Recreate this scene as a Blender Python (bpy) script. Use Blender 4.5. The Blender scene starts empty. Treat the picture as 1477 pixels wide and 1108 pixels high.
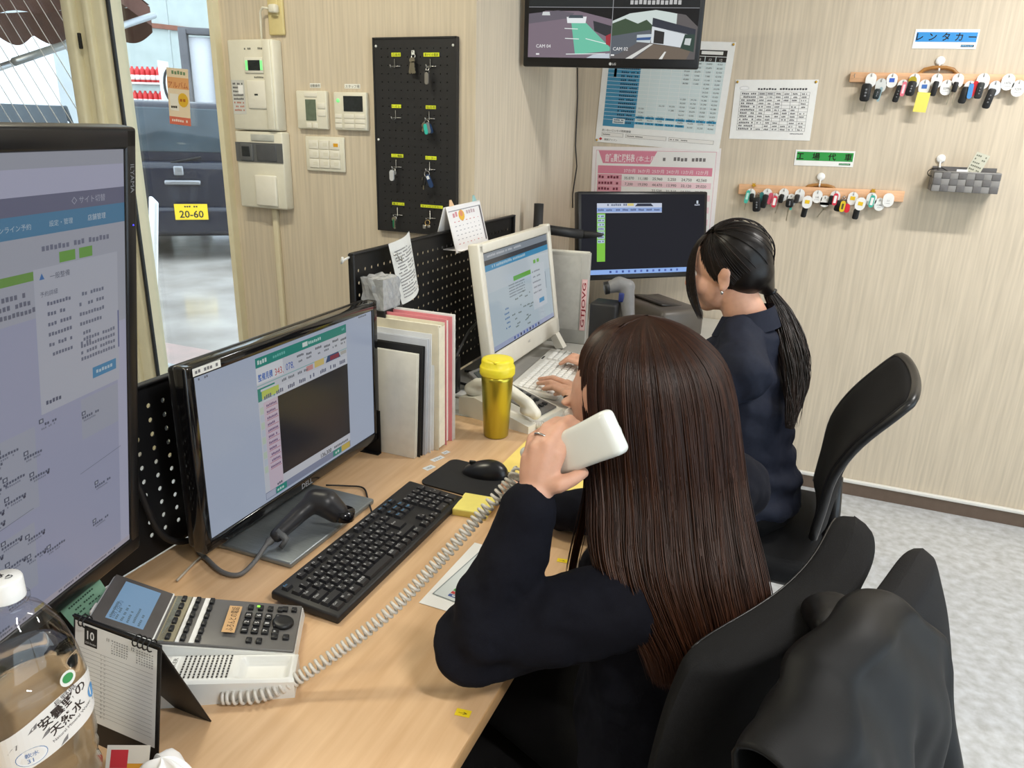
import bpy, bmesh, math, random
import numpy as np
from mathutils import Vector, Matrix, Euler

random.seed(7); np.random.seed(7)
SC = bpy.context.scene
COL = SC.collection
V = Vector

# ------------------------------------------------------------------ camera
IW, IH, FPX = 1477.0, 1108.0, 1066.4
CAM = V((0, 0, 1.45))
DESK = 0.70
_p, _y, _r = math.radians(19.08), math.radians(22.13), math.radians(1.737)
FWD = V((-math.sin(_y)*math.cos(_p), math.cos(_y)*math.cos(_p), -math.sin(_p)))
_r0 = V((math.cos(_y), math.sin(_y), 0)); _u0 = _r0.cross(FWD)
RGT = math.cos(_r)*_r0 + math.sin(_r)*_u0
UPV = RGT.cross(FWD)
cd = bpy.data.cameras.new('camera'); cam = bpy.data.objects.new('camera', cd); COL.objects.link(cam)
cam.matrix_world = Matrix(((RGT.x, UPV.x, -FWD.x, CAM.x), (RGT.y, UPV.y, -FWD.y, CAM.y), (RGT.z, UPV.z, -FWD.z, CAM.z), (0, 0, 0, 1)))
cd.sensor_fit = 'HORIZONTAL'; cd.sensor_width = 36.0; cd.lens = 36.0*FPX/IW; cd.clip_start = 0.02; cd.clip_end = 200
SC.camera = cam

# ------------------------------------------------------------------ world, exposure
SC.view_settings.view_transform = 'Standard'; SC.view_settings.look = 'None'
SC.view_settings.gamma = 1.0; SC.view_settings.exposure = 0.0; SC.view_settings.use_curve_mapping = False
WORLD_STRENGTH = 3.4
LAMP_W = 32.0
w = bpy.data.worlds.new('overcast_sky'); SC.world = w; w.use_nodes = True
_bg = w.node_tree.nodes['Background']; _bg.inputs['Color'].default_value = (0.76, 0.88, 1.0, 1); _bg.inputs['Strength'].default_value = WORLD_STRENGTH
SC.cycles.max_bounces = 10; SC.cycles.transparent_max_bounces = 16; SC.cycles.transmission_bounces = 10
SC.cycles.sample_clamp_indirect = 6.0; SC.cycles.caustics_refractive = False; SC.cycles.caustics_reflective = False

# ------------------------------------------------------------------ pixel -> place helpers (measured on the photograph)
def ray(x, y):
    return FWD*FPX + RGT*(x-IW/2) - UPV*(y-IH/2)
def pz(x, y, z):
    d = ray(x, y); return CAM + d*((z-CAM.z)/d.z)
def pyy(x, y, Y):
    d = ray(x, y); return CAM + d*(Y/d.y)
def pxx(x, y, X):
    d = ray(x, y); return CAM + d*(X/d.x)
def pd(x, y, dep):
    return CAM + ray(x, y)*(dep/FPX)

# ------------------------------------------------------------------ materials
def lin(c):
    return tuple(((v/255.0)/12.92 if v/255.0 <= 0.04045 else ((v/255.0+0.055)/1.055)**2.4) for v in c)
MATS = {}
def M(name, rgb=(128, 128, 128), rough=0.5, metal=0.0, var=0.08, scale=40.0, bump=0.0, bscale=None, stretch=(1, 1, 1), spec=0.5, coat=0.0, sheen=0.0, trans=0.0, ior=1.45, emit=0.0, alpha=1.0, rgb2=None, sss=0.0, detail=4.0):
    if name in MATS: return MATS[name]
    m = bpy.data.materials.new(name); MATS[name] = m; m.use_nodes = True
    nt = m.node_tree; b = nt.nodes['Principled BSDF']; N = nt.nodes; L = nt.links
    c = lin(rgb)
    tc = N.new('ShaderNodeTexCoord'); mp = N.new('ShaderNodeMapping'); mp.inputs['Scale'].default_value = stretch
    L.new(tc.outputs['Object'], mp.inputs['Vector'])
    no = N.new('ShaderNodeTexNoise'); no.inputs['Scale'].default_value = scale; no.inputs['Detail'].default_value = detail
    L.new(mp.outputs['Vector'], no.inputs['Vector'])
    cr = N.new('ShaderNodeValToRGB'); cr.color_ramp.elements[0].position = 0.3; cr.color_ramp.elements[1].position = 0.7
    if rgb2 is None:
        a = tuple(max(0, v*(1-var)) for v in c); d = tuple(min(1, v*(1+var)) for v in c)
    else:
        a = lin(rgb2); d = c
    cr.color_ramp.elements[0].color = (*a, 1); cr.color_ramp.elements[1].color = (*d, 1)
    L.new(no.outputs['Fac'], cr.inputs['Fac']); L.new(cr.outputs['Color'], b.inputs['Base Color'])
    b.inputs['Roughness'].default_value = rough; b.inputs['Metallic'].default_value = metal
    b.inputs['Specular IOR Level'].default_value = spec; b.inputs['IOR'].default_value = ior
    b.inputs['Coat Weight'].default_value = coat; b.inputs['Sheen Weight'].default_value = sheen
    b.inputs['Transmission Weight'].default_value = trans
    if sss:
        b.inputs['Subsurface Weight'].default_value = sss; b.inputs['Subsurface Radius'].default_value = (0.012, 0.005, 0.003); b.inputs['Subsurface Scale'].default_value = 1.0
    if emit:
        L.new(cr.outputs['Color'], b.inputs['Emission Color']); b.inputs['Emission Strength'].default_value = emit
    if bump:
        n2 = N.new('ShaderNodeTexNoise'); n2.inputs['Scale'].default_value = bscale or scale; n2.inputs['Detail'].default_value = 5
        L.new(mp.outputs['Vector'], n2.inputs['Vector'])
        bm = N.new('ShaderNodeBump'); bm.inputs['Strength'].default_value = bump; bm.inputs['Distance'].default_value = 0.004
        L.new(n2.outputs['Fac'], bm.inputs['Height']); L.new(bm.outputs['Normal'], b.inputs['Normal'])
    return m
def print_mat(name, rough=0.55, emit=0.0, spec=0.4, coat=0.0):
    if name in MATS: return MATS[name]
    m = bpy.data.materials.new(name); MATS[name] = m; m.use_nodes = True
    nt = m.node_tree; b = nt.nodes['Principled BSDF']
    at = nt.nodes.new('ShaderNodeVertexColor'); at.layer_name = 'Col'
    no = nt.nodes.new('ShaderNodeTexNoise'); no.inputs['Scale'].default_value = 300
    mx = nt.nodes.new('ShaderNodeMixRGB'); mx.blend_type = 'MULTIPLY'; mx.inputs['Fac'].default_value = 0.05
    nt.links.new(at.outputs['Color'], mx.inputs['Color1']); nt.links.new(no.outputs['Color'], mx.inputs['Color2'])
    b.inputs['Roughness'].default_value = rough; b.inputs['Specular IOR Level'].default_value = spec; b.inputs['Coat Weight'].default_value = coat
    if emit:
        b.inputs['Base Color'].default_value = (0.01, 0.01, 0.012, 1)
        nt.links.new(mx.outputs['Color'], b.inputs['Emission Color']); b.inputs['Emission Strength'].default_value = emit
    else:
        nt.links.new(mx.outputs['Color'], b.inputs['Base Color'])
    return m
def glass_mat(name, tint=(1, 1, 1), gloss=0.06, rough=0.02):
    if name in MATS: return MATS[name]
    m = bpy.data.materials.new(name); MATS[name] = m; m.use_nodes = True
    nt = m.node_tree; N = nt.nodes; L = nt.links
    N.remove(N['Principled BSDF'])
    tr = N.new('ShaderNodeBsdfTransparent'); tr.inputs['Color'].default_value = (*tint, 1)
    gl = N.new('ShaderNodeBsdfGlossy'); gl.inputs['Roughness'].default_value = rough
    fr = N.new('ShaderNodeLayerWeight'); fr.inputs['Blend'].default_value = 0.5
    pw = N.new('ShaderNodeMath'); pw.operation = 'POWER'; pw.inputs[1].default_value = 4.0; L.new(fr.outputs['Facing'], pw.inputs[0])
    ad = N.new('ShaderNodeMath'); ad.operation = 'MULTIPLY_ADD'; ad.inputs[1].default_value = 0.8; ad.inputs[2].default_value = gloss; L.new(pw.outputs[0], ad.inputs[0])
    mi = N.new('ShaderNodeMixShader'); L.new(ad.outputs[0], mi.inputs['Fac']); L.new(tr.outputs[0], mi.inputs[1]); L.new(gl.outputs[0], mi.inputs[2])
    L.new(mi.outputs[0], N['Material Output'].inputs['Surface'])
    return m

# ------------------------------------------------------------------ mesh builder
def frame(o, x, y):
    """matrix whose local X, Y run along x, y at origin o (Z = x cross y)"""
    x = V(x).normalized(); z = x.cross(V(y)).normalized(); y = z.cross(x)
    return Matrix(((x.x, y.x, z.x, o[0]), (x.y, y.y, z.y, o[1]), (x.z, y.z, z.z, o[2]), (0, 0, 0, 1)))
def T(x, y=None, z=None):
    return Matrix.Translation(V((x, y, z)) if y is not None else V(x))
def RZ(a): return Matrix.Rotation(math.radians(a), 4, 'Z')
def RX(a): return Matrix.Rotation(math.radians(a), 4, 'X')
def RY(a): return Matrix.Rotation(math.radians(a), 4, 'Y')
_BOX = {}
class MB:
    def __init__(s): s.v = []; s.f = []; s.sm = []
    def add(s, vs, fs, mat=None, smooth=False):
        o = len(s.v)
        s.v += [tuple(mat @ V(p)) if mat else tuple(p) for p in vs]
        s.f += [tuple(i+o for i in f) for f in fs]; s.sm += [smooth]*len(fs)
        return s
    def bm(s, b, mat=None, smooth=False):
        b.verts.index_update()
        s.add([v.co[:] for v in b.verts], [[v.index for v in f.verts] for f in b.faces], mat, smooth); b.free(); return s
    def box(s, c, d, mat=None):
        x, y, z = c; a, b, e = d[0]/2, d[1]/2, d[2]/2
        vs = [(x+i*a, y+j*b, z+k*e) for i in (-1, 1) for j in (-1, 1) for k in (-1, 1)]
        return s.add(vs, [(0, 1, 3, 2), (4, 6, 7, 5), (0, 4, 5, 1), (2, 3, 7, 6), (0, 2, 6, 4), (1, 5, 7, 3)], mat)
    def rbox(s, c, d, r=0.005, mat=None, seg=2):
        k = (round(d[0], 5), round(d[1], 5), round(d[2], 5), round(r, 5), seg)
        if k not in _BOX:
            b = bmesh.new(); bmesh.ops.create_cube(b, size=1.0)
            bmesh.ops.scale(b, vec=d, verts=b.verts)
            bmesh.ops.bevel(b, geom=list(b.edges), offset=min(r, min(d)*0.49), segments=seg, profile=0.5, affect='EDGES')
            b.verts.index_update()
            _BOX[k] = ([v.co[:] for v in b.verts], [[v.index for v in f.verts] for f in b.faces]); b.free()
        vs, fs = _BOX[k]
        return s.add([(p[0]+c[0], p[1]+c[1], p[2]+c[2]) for p in vs], fs, mat, True)
    def tube(s, pts, r, n=8, mat=None, cap=True, closed=False):
        pts = [V(p) for p in pts]; m = len(pts)
        rs = r if isinstance(r, (list, tuple)) else [r]*m
        t0 = (pts[1]-pts[0]).normalized(); up = V((0, 0, 1)) if abs(t0.z) < 0.9 else V((1, 0, 0))
        nrm = (up - t0*up.dot(t0)).normalized(); vs = []
        for i, p in enumerate(pts):
            if closed: t = (pts[(i+1) % m]-pts[i-1]).normalized()
            else: t = (pts[min(i+1, m-1)]-pts[max(i-1, 0)]).normalized()
            nrm = (nrm - t*nrm.dot(t)).normalized(); bn = t.cross(nrm)
            for k in range(n):
                a = 2*math.pi*k/n; vs.append(p + (nrm*math.cos(a)+bn*math.sin(a))*rs[i])
        fs = []
        for i in range(m if closed else m-1):
            j = (i+1) % m
            for k in range(n):
                fs.append((i*n+k, i*n+(k+1) % n, j*n+(k+1) % n, j*n+k))
        if cap and not closed:
            fs.append(tuple(reversed(range(n)))); fs.append(tuple((m-1)*n+k for k in range(n)))
        return s.add(vs, fs, mat, True)
    def lathe(s, prof, n=24, mat=None, smooth=True):
        """prof: (radius, z) from bottom to top; radius 0 closes"""
        vs = []; fs = []; idx = []
        for r, z in prof:
            if r <= 1e-6: idx.append([len(vs)]); vs.append((0, 0, z))
            else:
                idx.append(list(range(len(vs), len(vs)+n)))
                vs += [(r*math.cos(2*math.pi*k/n), r*math.sin(2*math.pi*k/n), z) for k in range(n)]
        for a, b in zip(idx[:-1], idx[1:]):
            for k in range(n):
                k2 = (k+1) % n
                if len(a) == 1 and len(b) == 1: continue
                if len(a) == 1: fs.append((a[0], b[k2], b[k]))
                elif len(b) == 1: fs.append((a[k], a[k2], b[0]))
                else: fs.append((a[k], a[k2], b[k2], b[k]))
        return s.add(vs, fs, mat, smooth)
    def prism(s, poly, z0, z1, mat=None, smooth=False):
        n = len(poly)
        vs = [(p[0], p[1], z0) for p in poly]+[(p[0], p[1], z1) for p in poly]
        fs = [tuple(reversed(range(n))), tuple(range(n, 2*n))]+[(i, (i+1) % n, n+(i+1) % n, n+i) for i in range(n)]
        return s.add(vs, fs, mat, smooth)
    def ell(s, c, r, mat=None, n=16, m=10):
        prof = [(math.sin(math.pi*i/m), -math.cos(math.pi*i/m)) for i in range(m+1)]; prof[0] = (0, -1); prof[-1] = (0, 1)
        mt = T(c) @ Matrix.Diagonal((r[0], r[1], r[2], 1))
        return s.lathe(prof, n, (mat @ mt) if mat else mt)
    def grid(s, fn, nu, nv, mat=None, smooth=True, thick=0.0):
        vs = [fn(i/nu, j/nv) for j in range(nv+1) for i in range(nu+1)]
        fs = [(j*(nu+1)+i, j*(nu+1)+i+1, (j+1)*(nu+1)+i+1, (j+1)*(nu+1)+i) for j in range(nv) for i in range(nu)]
        return s.add(vs, fs, mat, smooth)
    def xf(s, mat):
        s.v = [tuple(mat @ V(p)) for p in s.v]; return s
    def mesh(s, name):
        me = bpy.data.meshes.new(name); me.from_pydata(s.v, [], s.f); me.update()
        me.polygons.foreach_set('use_smooth', s.sm); me.validate()
        return me
    def build(s, name, mat, parent=None, world=False, **kw):
        if world and parent is not None:
            inv = WM[parent.name].inverted(); s.v = [tuple(inv @ V(p)) for p in s.v]
        me = s.mesh(name); me.materials.append(mat)
        o = link(bpy.data.objects.new(name, me), parent)
        tag(o, **kw)
        if any(s.sm) and not all(s.sm): pass
        return o
WM = {}
def link(o, parent=None):
    COL.objects.link(o)
    if parent is not None:
        o.parent = parent; WM[o.name] = WM[parent.name]
    else: WM[o.name] = Matrix.Identity(4)
    return o
def tag(o, label=None, cat=None, group=None, kind=None):
    if label: o['label'] = label
    if cat: o['category'] = cat
    if group: o['group'] = group
    if kind: o['kind'] = kind
    return o
def thing(name, label, cat, loc=(0, 0, 0), rz=0.0, group=None, mat=None, kind=None):
    o = bpy.data.objects.new(name, None); COL.objects.link(o); o.empty_display_size = 0.05
    o.matrix_world = mat if mat is not None else T(V(loc)) @ RZ(rz)
    WM[o.name] = (mat if mat is not None else T(V(loc)) @ RZ(rz)).copy()
    return tag(o, label, cat, group, kind)
def struct(name, mb, mat, parent=None):
    o = mb.build(name, mat, parent)
    if parent is None: o['kind'] = 'structure'
    return o
def placed(o, mat):
    """a one-mesh thing whose mesh is local: put it in place"""
    o.matrix_world = mat; WM[o.name] = mat.copy(); return o

# ------------------------------------------------------------------ print (flat colour + lettering on paper, labels and screens)
_TXT = {}
def text_geo(s, bold=False):
    k = (s, bold)
    if k not in _TXT:
        cu = bpy.data.curves.new('t', 'FONT'); cu.body = s; cu.size = 1.0; cu.resolution_u = 2
        if bold: cu.offset = 0.018
        o = bpy.data.objects.new('t', cu); COL.objects.link(o)
        dg = bpy.context.evaluated_depsgraph_get(); me = bpy.data.meshes.new_from_object(o.evaluated_get(dg))
        vs = [(v.co.x, v.co.y) for v in me.vertices]; fs = [tuple(p.vertices) for p in me.polygons]
        bpy.data.objects.remove(o); bpy.data.curves.remove(cu); bpy.data.meshes.remove(me)
        if vs:
            x0 = min(v[0] for v in vs); x1 = max(v[0] for v in vs)
        else: x0 = x1 = 0
        _TXT[k] = (vs, fs, x0, x1)
    return _TXT[k]
class Print:
    def __init__(s, w, h, bg=None, dz=0.0002):
        s.w, s.h, s.dz = w, h, dz; s.v = []; s.f = []; s.c = []; s.uv2 = None
        if bg: s.rect(0, 0, w, h, bg, 0)
    def poly(s, pts, col, l=1):
        o = len(s.v); s.v += [(p[0]-s.w/2, p[1]-s.h/2, l*s.dz) for p in pts]
        s.f.append(tuple(range(o, o+len(pts)))); s.c.append(col)
    def rect(s, x0, y0, x1, y1, col, l=1): s.poly([(x0, y0), (x1, y0), (x1, y1), (x0, y1)], col, l)
    def R(s, x, y, w, h, col, l=1): s.rect(x*s.w, (1-y-h)*s.h, (x+w)*s.w, (1-y)*s.h, col, l)     # fractions, y down
    def P(s, pts, col, l=1): s.poly([(x*s.w, (1-y)*s.h) for x, y in reversed(pts)], col, l)
    def disc(s, x, y, rx, ry, col, l=1, n=14):
        s.poly([(x+rx*math.cos(2*math.pi*k/n), y+ry*math.sin(2*math.pi*k/n)) for k in range(n)], col, l)
    def text(s, t, x, y, size, col, l=3, align='L', bold=False, fit=None, rot=0.0):
        vs, fs, x0, x1 = text_geo(t, bold)
        if not vs: return
        sx = size
        if fit: sx = fit/(x1-x0)
        dx = {'L': -x0, 'C': -(x0+x1)/2, 'R': -x1}[align]
        o = len(s.v); c, q = math.cos(rot), math.sin(rot)
        for a, b in vs:
            X, Y = (a+dx)*sx, b*size
            s.v.append((x+X*c-Y*q-s.w/2, y+X*q+Y*c-s.h/2, l*s.dz))
        s.f += [tuple(i+o for i in f) for f in fs]; s.c += [col]*len(fs)
    def Tx(s, t, x, y, size, col, l=3, align='L', **k): s.text(t, x*s.w, (1-y)*s.h, size*s.h, col, l, align, **k)
    def scrib(s, x, y, w, h, col, l=2, n=None, rnd=random):
        """a line of unreadable small print: short bars"""
        x0 = x; n = n or max(2, int(w/h/0.9)); st = w/n
        for i in range(n):
            if rnd.random() < 0.12: continue
            k = rnd.random()
            s.rect(x+i*st, y+h*0.1*k, x+i*st+st*0.72, y+h*(0.75+0.25*k), col, l)
    def S(s, x, y, w, h, col, l=2, n=None): s.scrib(x*s.w, (1-y-h)*s.h, w*s.w, h*s.h, col, l, n)
    def build(s, name, mat, parent=None, mtx=None, warp=None, world=False, **kw):
        vs = s.v
        if warp: vs = [warp(p) for p in vs]
        if mtx is not None: vs = [tuple(mtx @ V(p)) for p in vs]
        if world and parent is not None:
            inv = WM[parent.name].inverted(); vs = [tuple(inv @ V(p)) for p in vs]
        me = bpy.data.meshes.new(name); me.from_pydata(vs, [], s.f); me.update()
        ca = me.color_attributes.new('Col', 'BYTE_COLOR', 'CORNER')
        arr = []
        for f, c in zip(s.f, s.c):
            q = lin(c); arr += [q[0], q[1], q[2], 1.0]*len(f)
        ca.data.foreach_set('color', arr)
        me.materials.append(mat); o = link(bpy.data.objects.new(name, me), parent); tag(o, **kw)
        return o
PAPER = print_mat('printed_paper', 0.6)
GLOSSP = print_mat('laminated_print', 0.25, coat=0.4)
# ------------------------------------------------------------------ room shell
YB, YP, XC, ZC = 3.2206, 2.216, -1.052, 2.55
XR, YF, XL = 2.6, -2.4, -5.2
m_wall = M('wood_grain_wallpaper', (207, 194, 174), 0.75, var=0.10, scale=110, stretch=(1, 1, 0.035), bump=0.12, bscale=90, spec=0.25)
m_floor = M('mottled_vinyl_floor', (203, 206, 210), 0.26, rgb2=(172, 172, 172), scale=30, detail=9, bump=0.02, spec=0.5)
m_ceil = M('white_ceiling_board', (232, 230, 224), 0.9, var=0.03, scale=60)
m_white_al = M('cream_window_frame', (226, 218, 188), 0.45, var=0.03, scale=20)
m_trimw = M('white_skirting_cap', (228, 226, 220), 0.5, var=0.03)
m_skirt = M('brown_skirting_vinyl', (104, 88, 76), 0.55, var=0.06)
struct('floor', MB().box((-1.3, 0.41, -0.05), (7.8, 5.7, 0.1)), m_floor)
struct('wall_back', MB().box(((XC+XR)/2, YB+0.06, ZC/2), (XR-XC, 0.12, ZC)), m_wall)
struct('wall_column_side', MB().box((XC-0.05, (YP+0.1+YB+0.12)/2, ZC/2), (0.1, YB+0.02-YP, ZC)), m_wall)
struct('wall_left', MB().box(((-2.034+XC)/2, YP+0.05, ZC/2), (XC+2.034, 0.1, ZC)), m_wall)
struct('wall_window_header', MB().box(((XL-2.034)/2, YP+0.05, 2.375), (-2.034-XL, 0.1, 0.35)), m_wall)
struct('wall_far_left', MB().box((XL-0.05, (YF+YP)/2, ZC/2), (0.1, YP-YF+0.2, ZC)), m_wall)
# wall behind the photographer and the wall on the right with its shop window
wf = MB(); wf.box(((XL+XR)/2, YF-0.05, ZC/2), (XR-XL, 0.1, ZC)); struct('wall_front', wf, m_wall)
wr = MB()
wr.box((XR+0.05, (2.5+YB)/2, ZC/2), (0.1, YB-2.5+0.12, ZC)); wr.box((XR+0.05, (-1.6+YF)/2, ZC/2), (0.1, -1.6-YF+0.1, ZC))
wr.box((XR+0.05, 0.45, 0.1), (0.1, 4.1, 0.2)); wr.box((XR+0.05, 0.45, 2.4), (0.1, 4.1, 0.3)); struct('wall_right', wr, m_wall)
struct('ceiling', MB().box(((XL+XR)/2, (YF+YB)/2, ZC+0.05), (XR-XL+0.2, YB-YF+0.2, 0.1)), m_ceil)
bb = struct('baseboard_back', MB().box(((XC+XR)/2, YB-0.006, 0.028), (XR-XC, 0.012, 0.056)), m_skirt)
MB().rbox(((XC+XR)/2, YB-0.009, 0.0635), (XR-XC, 0.018, 0.015), 0.003).build('skirting_cap', m_trimw, bb)
struct('baseboard_left', MB().box(((-2.034+XC)/2, YP-0.006, 0.03), (XC+2.034, 0.012, 0.06)), m_skirt)
# slim cable trunking on the left wall
c0 = pyy(399, 300, YP)
struct('trim_1', MB().rbox((c0.x, YP-0.008, 0.6), (0.022, 0.016, 1.2), 0.003), M('cream_trunking', (214, 204, 176), 0.5, var=0.02))
# window reveals and frames
m_glass = glass_mat('window_glass', (0.97, 0.985, 0.98), 0.05)
wn = struct('window_1', MB().box((-2.045, YP+0.03, 1.1), (0.022, 0.12, 2.2)).box((-2.595, YP+0.06, 1.1), (0.03, 0.05, 2.2)).box((-2.31, YP+0.06, 0.03), (0.56, 0.06, 0.06)), m_white_al)
MB().box((-2.315, YP+0.07, 1.12), (0.54, 0.006, 2.12)).build('pane', m_glass, wn)
MB().rbox((-2.585, YP+0.03, 1.1), (0.012, 0.014, 2.1), 0.003).build('weather_strip', M('black_rubber', (38, 40, 42), 0.6), wn)
w2 = MB()
w2.rbox((-2.70, YP+0.045, 1.1), (0.20, 0.07, 2.2), 0.01).rbox((-2.665, YP+0.005, 1.1), (0.03, 0.03, 2.2), 0.006).rbox((-2.755, YP+0.0, 1.1), (0.05, 0.04, 2.2), 0.01)
w2.box((-3.9, YP+0.06, 0.03), (2.3, 0.06, 0.06))
w2o = struct('window_2', w2, m_white_al)
MB().box((-3.9, YP+0.07, 1.12), (2.22, 0.006, 2.12)).build('pane', m_glass, w2o)
lk = pyy(123, 60, YP); MB().rbox((lk.x, YP-0.022, lk.z), (0.012, 0.01, 0.055), 0.002).build('latch_slot', M('black_slot', (30, 30, 28), 0.6), w2o)
# wire lines inside the far pane
m_wire = M('pale_glass_wire', (236, 236, 236), 0.4, var=0.02)
wm = MB()
for k in range(70):
    a = -5.0+k*0.075; x0, z0, x1, z1 = a, 2.15, a+1.35, 0.2
    if x0 < -4.9 and x1 < -4.9: continue
    if x1 > -2.81: f = (-2.81-x0)/(x1-x0); x1 = -2.81; z1 = z0+(z1-z0)*f
    if x0 < -2.82: wm.tube([(x0, YP+0.066, z0), (x1, YP+0.066, z1)], 0.0022, 4)
wm.build('glass_wires', m_wire, w2o, kind='stuff')
# right hand shop window glass
w3 = struct('window_3', MB().box((XR+0.05, 0.45, 0.22), (0.1, 4.1, 0.04)).box((XR+0.05, 0.45, 2.23), (0.1, 4.1, 0.04)).box((XR+0.05, 0.45, 1.22), (0.06, 0.05, 2.0)), m_white_al)
MB().box((XR+0.05, 0.45, 1.22), (0.006, 4.08, 1.98)).build('pane', m_glass, w3)
# ------------------------------------------------------------------ ceiling lamps (tube fixtures along X)
m_fix = M('white_lamp_housing', (235, 235, 232), 0.4, var=0.02)
m_tube = M('lit_lamp_diffuser', (255, 250, 238), 0.4, var=0.01, emit=3.0)
LAMPS = [((0.95, 2.3), 'tube ceiling lamp above the key racks'), ((-1.45, 1.25), 'tube ceiling lamp above the dark desk dividers'), ((0.95, 0.15), 'tube ceiling lamp above the coat covered chair'), ((-1.45, -0.9), 'tube ceiling lamp far behind the water bottle')]
for (lx, ly), lb in LAMPS:
    t = thing('ceiling_lamp', 'white '+lb, 'lamp', (lx, ly, ZC), group='tube lamps on the ceiling')
    MB().rbox((0, 0, -0.025), (0.72, 0.16, 0.05), 0.01).build('housing', m_fix, t)
    MB().rbox((0, 0, -0.058), (0.68, 0.07, 0.02), 0.009).build('diffuser', m_tube, t)
    ld = bpy.data.lights.new('tube_light', 'AREA'); ld.shape = 'RECTANGLE'; ld.size = 0.62; ld.size_y = 0.06; ld.energy = LAMP_W*(0.52 if lx < 0 else 1.0); ld.color = (1.0, 0.93, 0.72) if lx < 0 else (1.0, 0.97, 0.93)
    lo = bpy.data.objects.new('tube_light', ld); COL.objects.link(lo); lo.parent = t; lo.location = (0, 0, -0.075)

# ------------------------------------------------------------------ outside
m_ground = M('wet_concrete', (206, 200, 192), 0.14, rgb2=(158, 150, 142), scale=1.6, detail=8, bump=0.03, bscale=30, spec=0.6)
struct('ground', MB().box((-11, 14.5, -0.06), (34, 24.1, 0.06)).box((-20, 0, -0.06), (29.4, 4.9, 0.06)), m_ground)
struct('paving_threshold', MB().box((-4.2, 3.0, -0.02), (4.4, 1.2, 0.03)), M('pink_paving', (196, 166, 158), 0.35, rgb2=(168, 150, 142), scale=5, detail=8))
def onray(px, dep, z):   # point above ground at horizontal place of pixel column
    p = pd(px, 200, dep); return V((p.x, p.y, z))
# awning: one long brown canopy just outside the glass
aw = thing('awning', 'brown scalloped fabric awning outside the window', 'awning', (-4.0, 3.2, 1.85))
Xe = pyy(222, 60, 3.2).x; m_awn = M('brown_awning_cloth', (112, 78, 70), 0.8, var=0.12, scale=14)
mb = MB(); X0 = -6.5
mb.grid(lambda u, v: (X0+(Xe-X0)*u, 3.2-0.86*v, 1.99+0.42*v+0.012*math.sin(u*40)), 40, 4)
mb.add([(Xe, 3.2, 1.99), (Xe, 2.34, 2.41), (Xe, 2.34, 2.3), (Xe, 3.2, 1.9)], [(0, 1, 2, 3)])
mb.build('canopy', m_awn, aw, world=True)
mb = MB(); n = 160; per = 0.30
mb.grid(lambda u, v: (X0+(Xe-X0)*u, 3.2+0.004*math.sin(u*60), 1.99-v*(0.12+0.05*abs(math.sin(math.pi*(Xe-(X0+(Xe-X0)*u))/per)))), n, 1)
mb.build('valance', m_awn, aw, world=True)
m_rod = M('silver_awning_rod', (176, 184, 190), 0.35, metal=0.6, var=0.04)
a0 = pyy(222, 22, 3.15); a1 = pyy(150, 46, 2.75); MB().tube([a0, a1, a1+(a1-a0)*1.4], 0.016, 8).build('arm', m_rod, aw, world=True)
a0 = pyy(97, 65, 3.1); a1 = pyy(0, 97, 2.7); MB().tube([a0, a1, a1+(a1-a0)*0.8], 0.016, 8).build('arm', m_rod, aw, world=True)
# workshop wall in pale sheet, with brown rails and columns
A = onray(118, 15.0, 0); d = V((math.sin(math.radians(22)), math.cos(math.radians(22)), 0)); nrm = V((d.y, -d.x, 0))
ws = thing('workshop_wall', 'pale sheet clad workshop wall with brown steel rails', 'building', A)
FW = frame(A, d, (0, 0, 1))
LW = 11.0
m_sheet = M('translucent_white_sheet', (176, 186, 182), 0.5, var=0.08, scale=3, stretch=(1, 1, 1))
for k in range(11):
    MB().box((0.5+k*1.0, 3.0, 0), (0.97, 6.0, 0.05), FW).build('panel', m_sheet, ws, world=True)
m_brn = M('brown_steel_rail', (132, 84, 66), 0.6, var=0.1, scale=8)
for zz in (1.05, 2.15, 3.25, 4.5):
    MB().box((LW/2, zz, 0.06), (LW, 0.09, 0.06), FW).build('rail', m_brn, ws, world=True)
for xx in (0.3, 5.8):
    MB().box((xx, 3.0, 0.1), (0.16, 6.0, 0.12), FW).build('column', m_brn, ws, world=True)
# back wall of the yard, bright
bw = onray(300, 21, 0)
struct('wall_yard', MB().box((bw.x-3, bw.y+1.2, 2.5), (26, 0.2, 5.0)), M('pale_yard_cladding', (170, 178, 180), 0.6, var=0.05, scale=2))
# vehicle lift
lp = onray(302, 12.5, 0); lf = thing('vehicle_lift', 'grey two post vehicle lift behind the dark van', 'lift', lp, 35)
m_lift = M('grey_lift_steel', (92, 92, 96), 0.5, var=0.1, scale=6)
for sx in (-0.24, 0.24): MB().rbox((sx, 0, 1.4), (0.12, 0.25, 2.8), 0.01).build('post', m_lift, lf)
MB().rbox((0, 0, 2.78), (0.6, 0.2, 0.10), 0.01).build('crossbar', m_lift, lf)
MB().rbox((0, 0.02, 1.9), (0.34, 0.06, 1.6), 0.01).build('cover_panel', M('white_lift_cover', (214, 216, 220), 0.5, var=0.03), lf)
MB().tube([(-0.5+0.1*math.cos(a/3), -0.05, 1.95+0.25*math.sin(a/3)) for a in range(20)], 0.02, 6, closed=True).build('hose', M('black_hose', (40, 40, 42), 0.6), lf)
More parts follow.
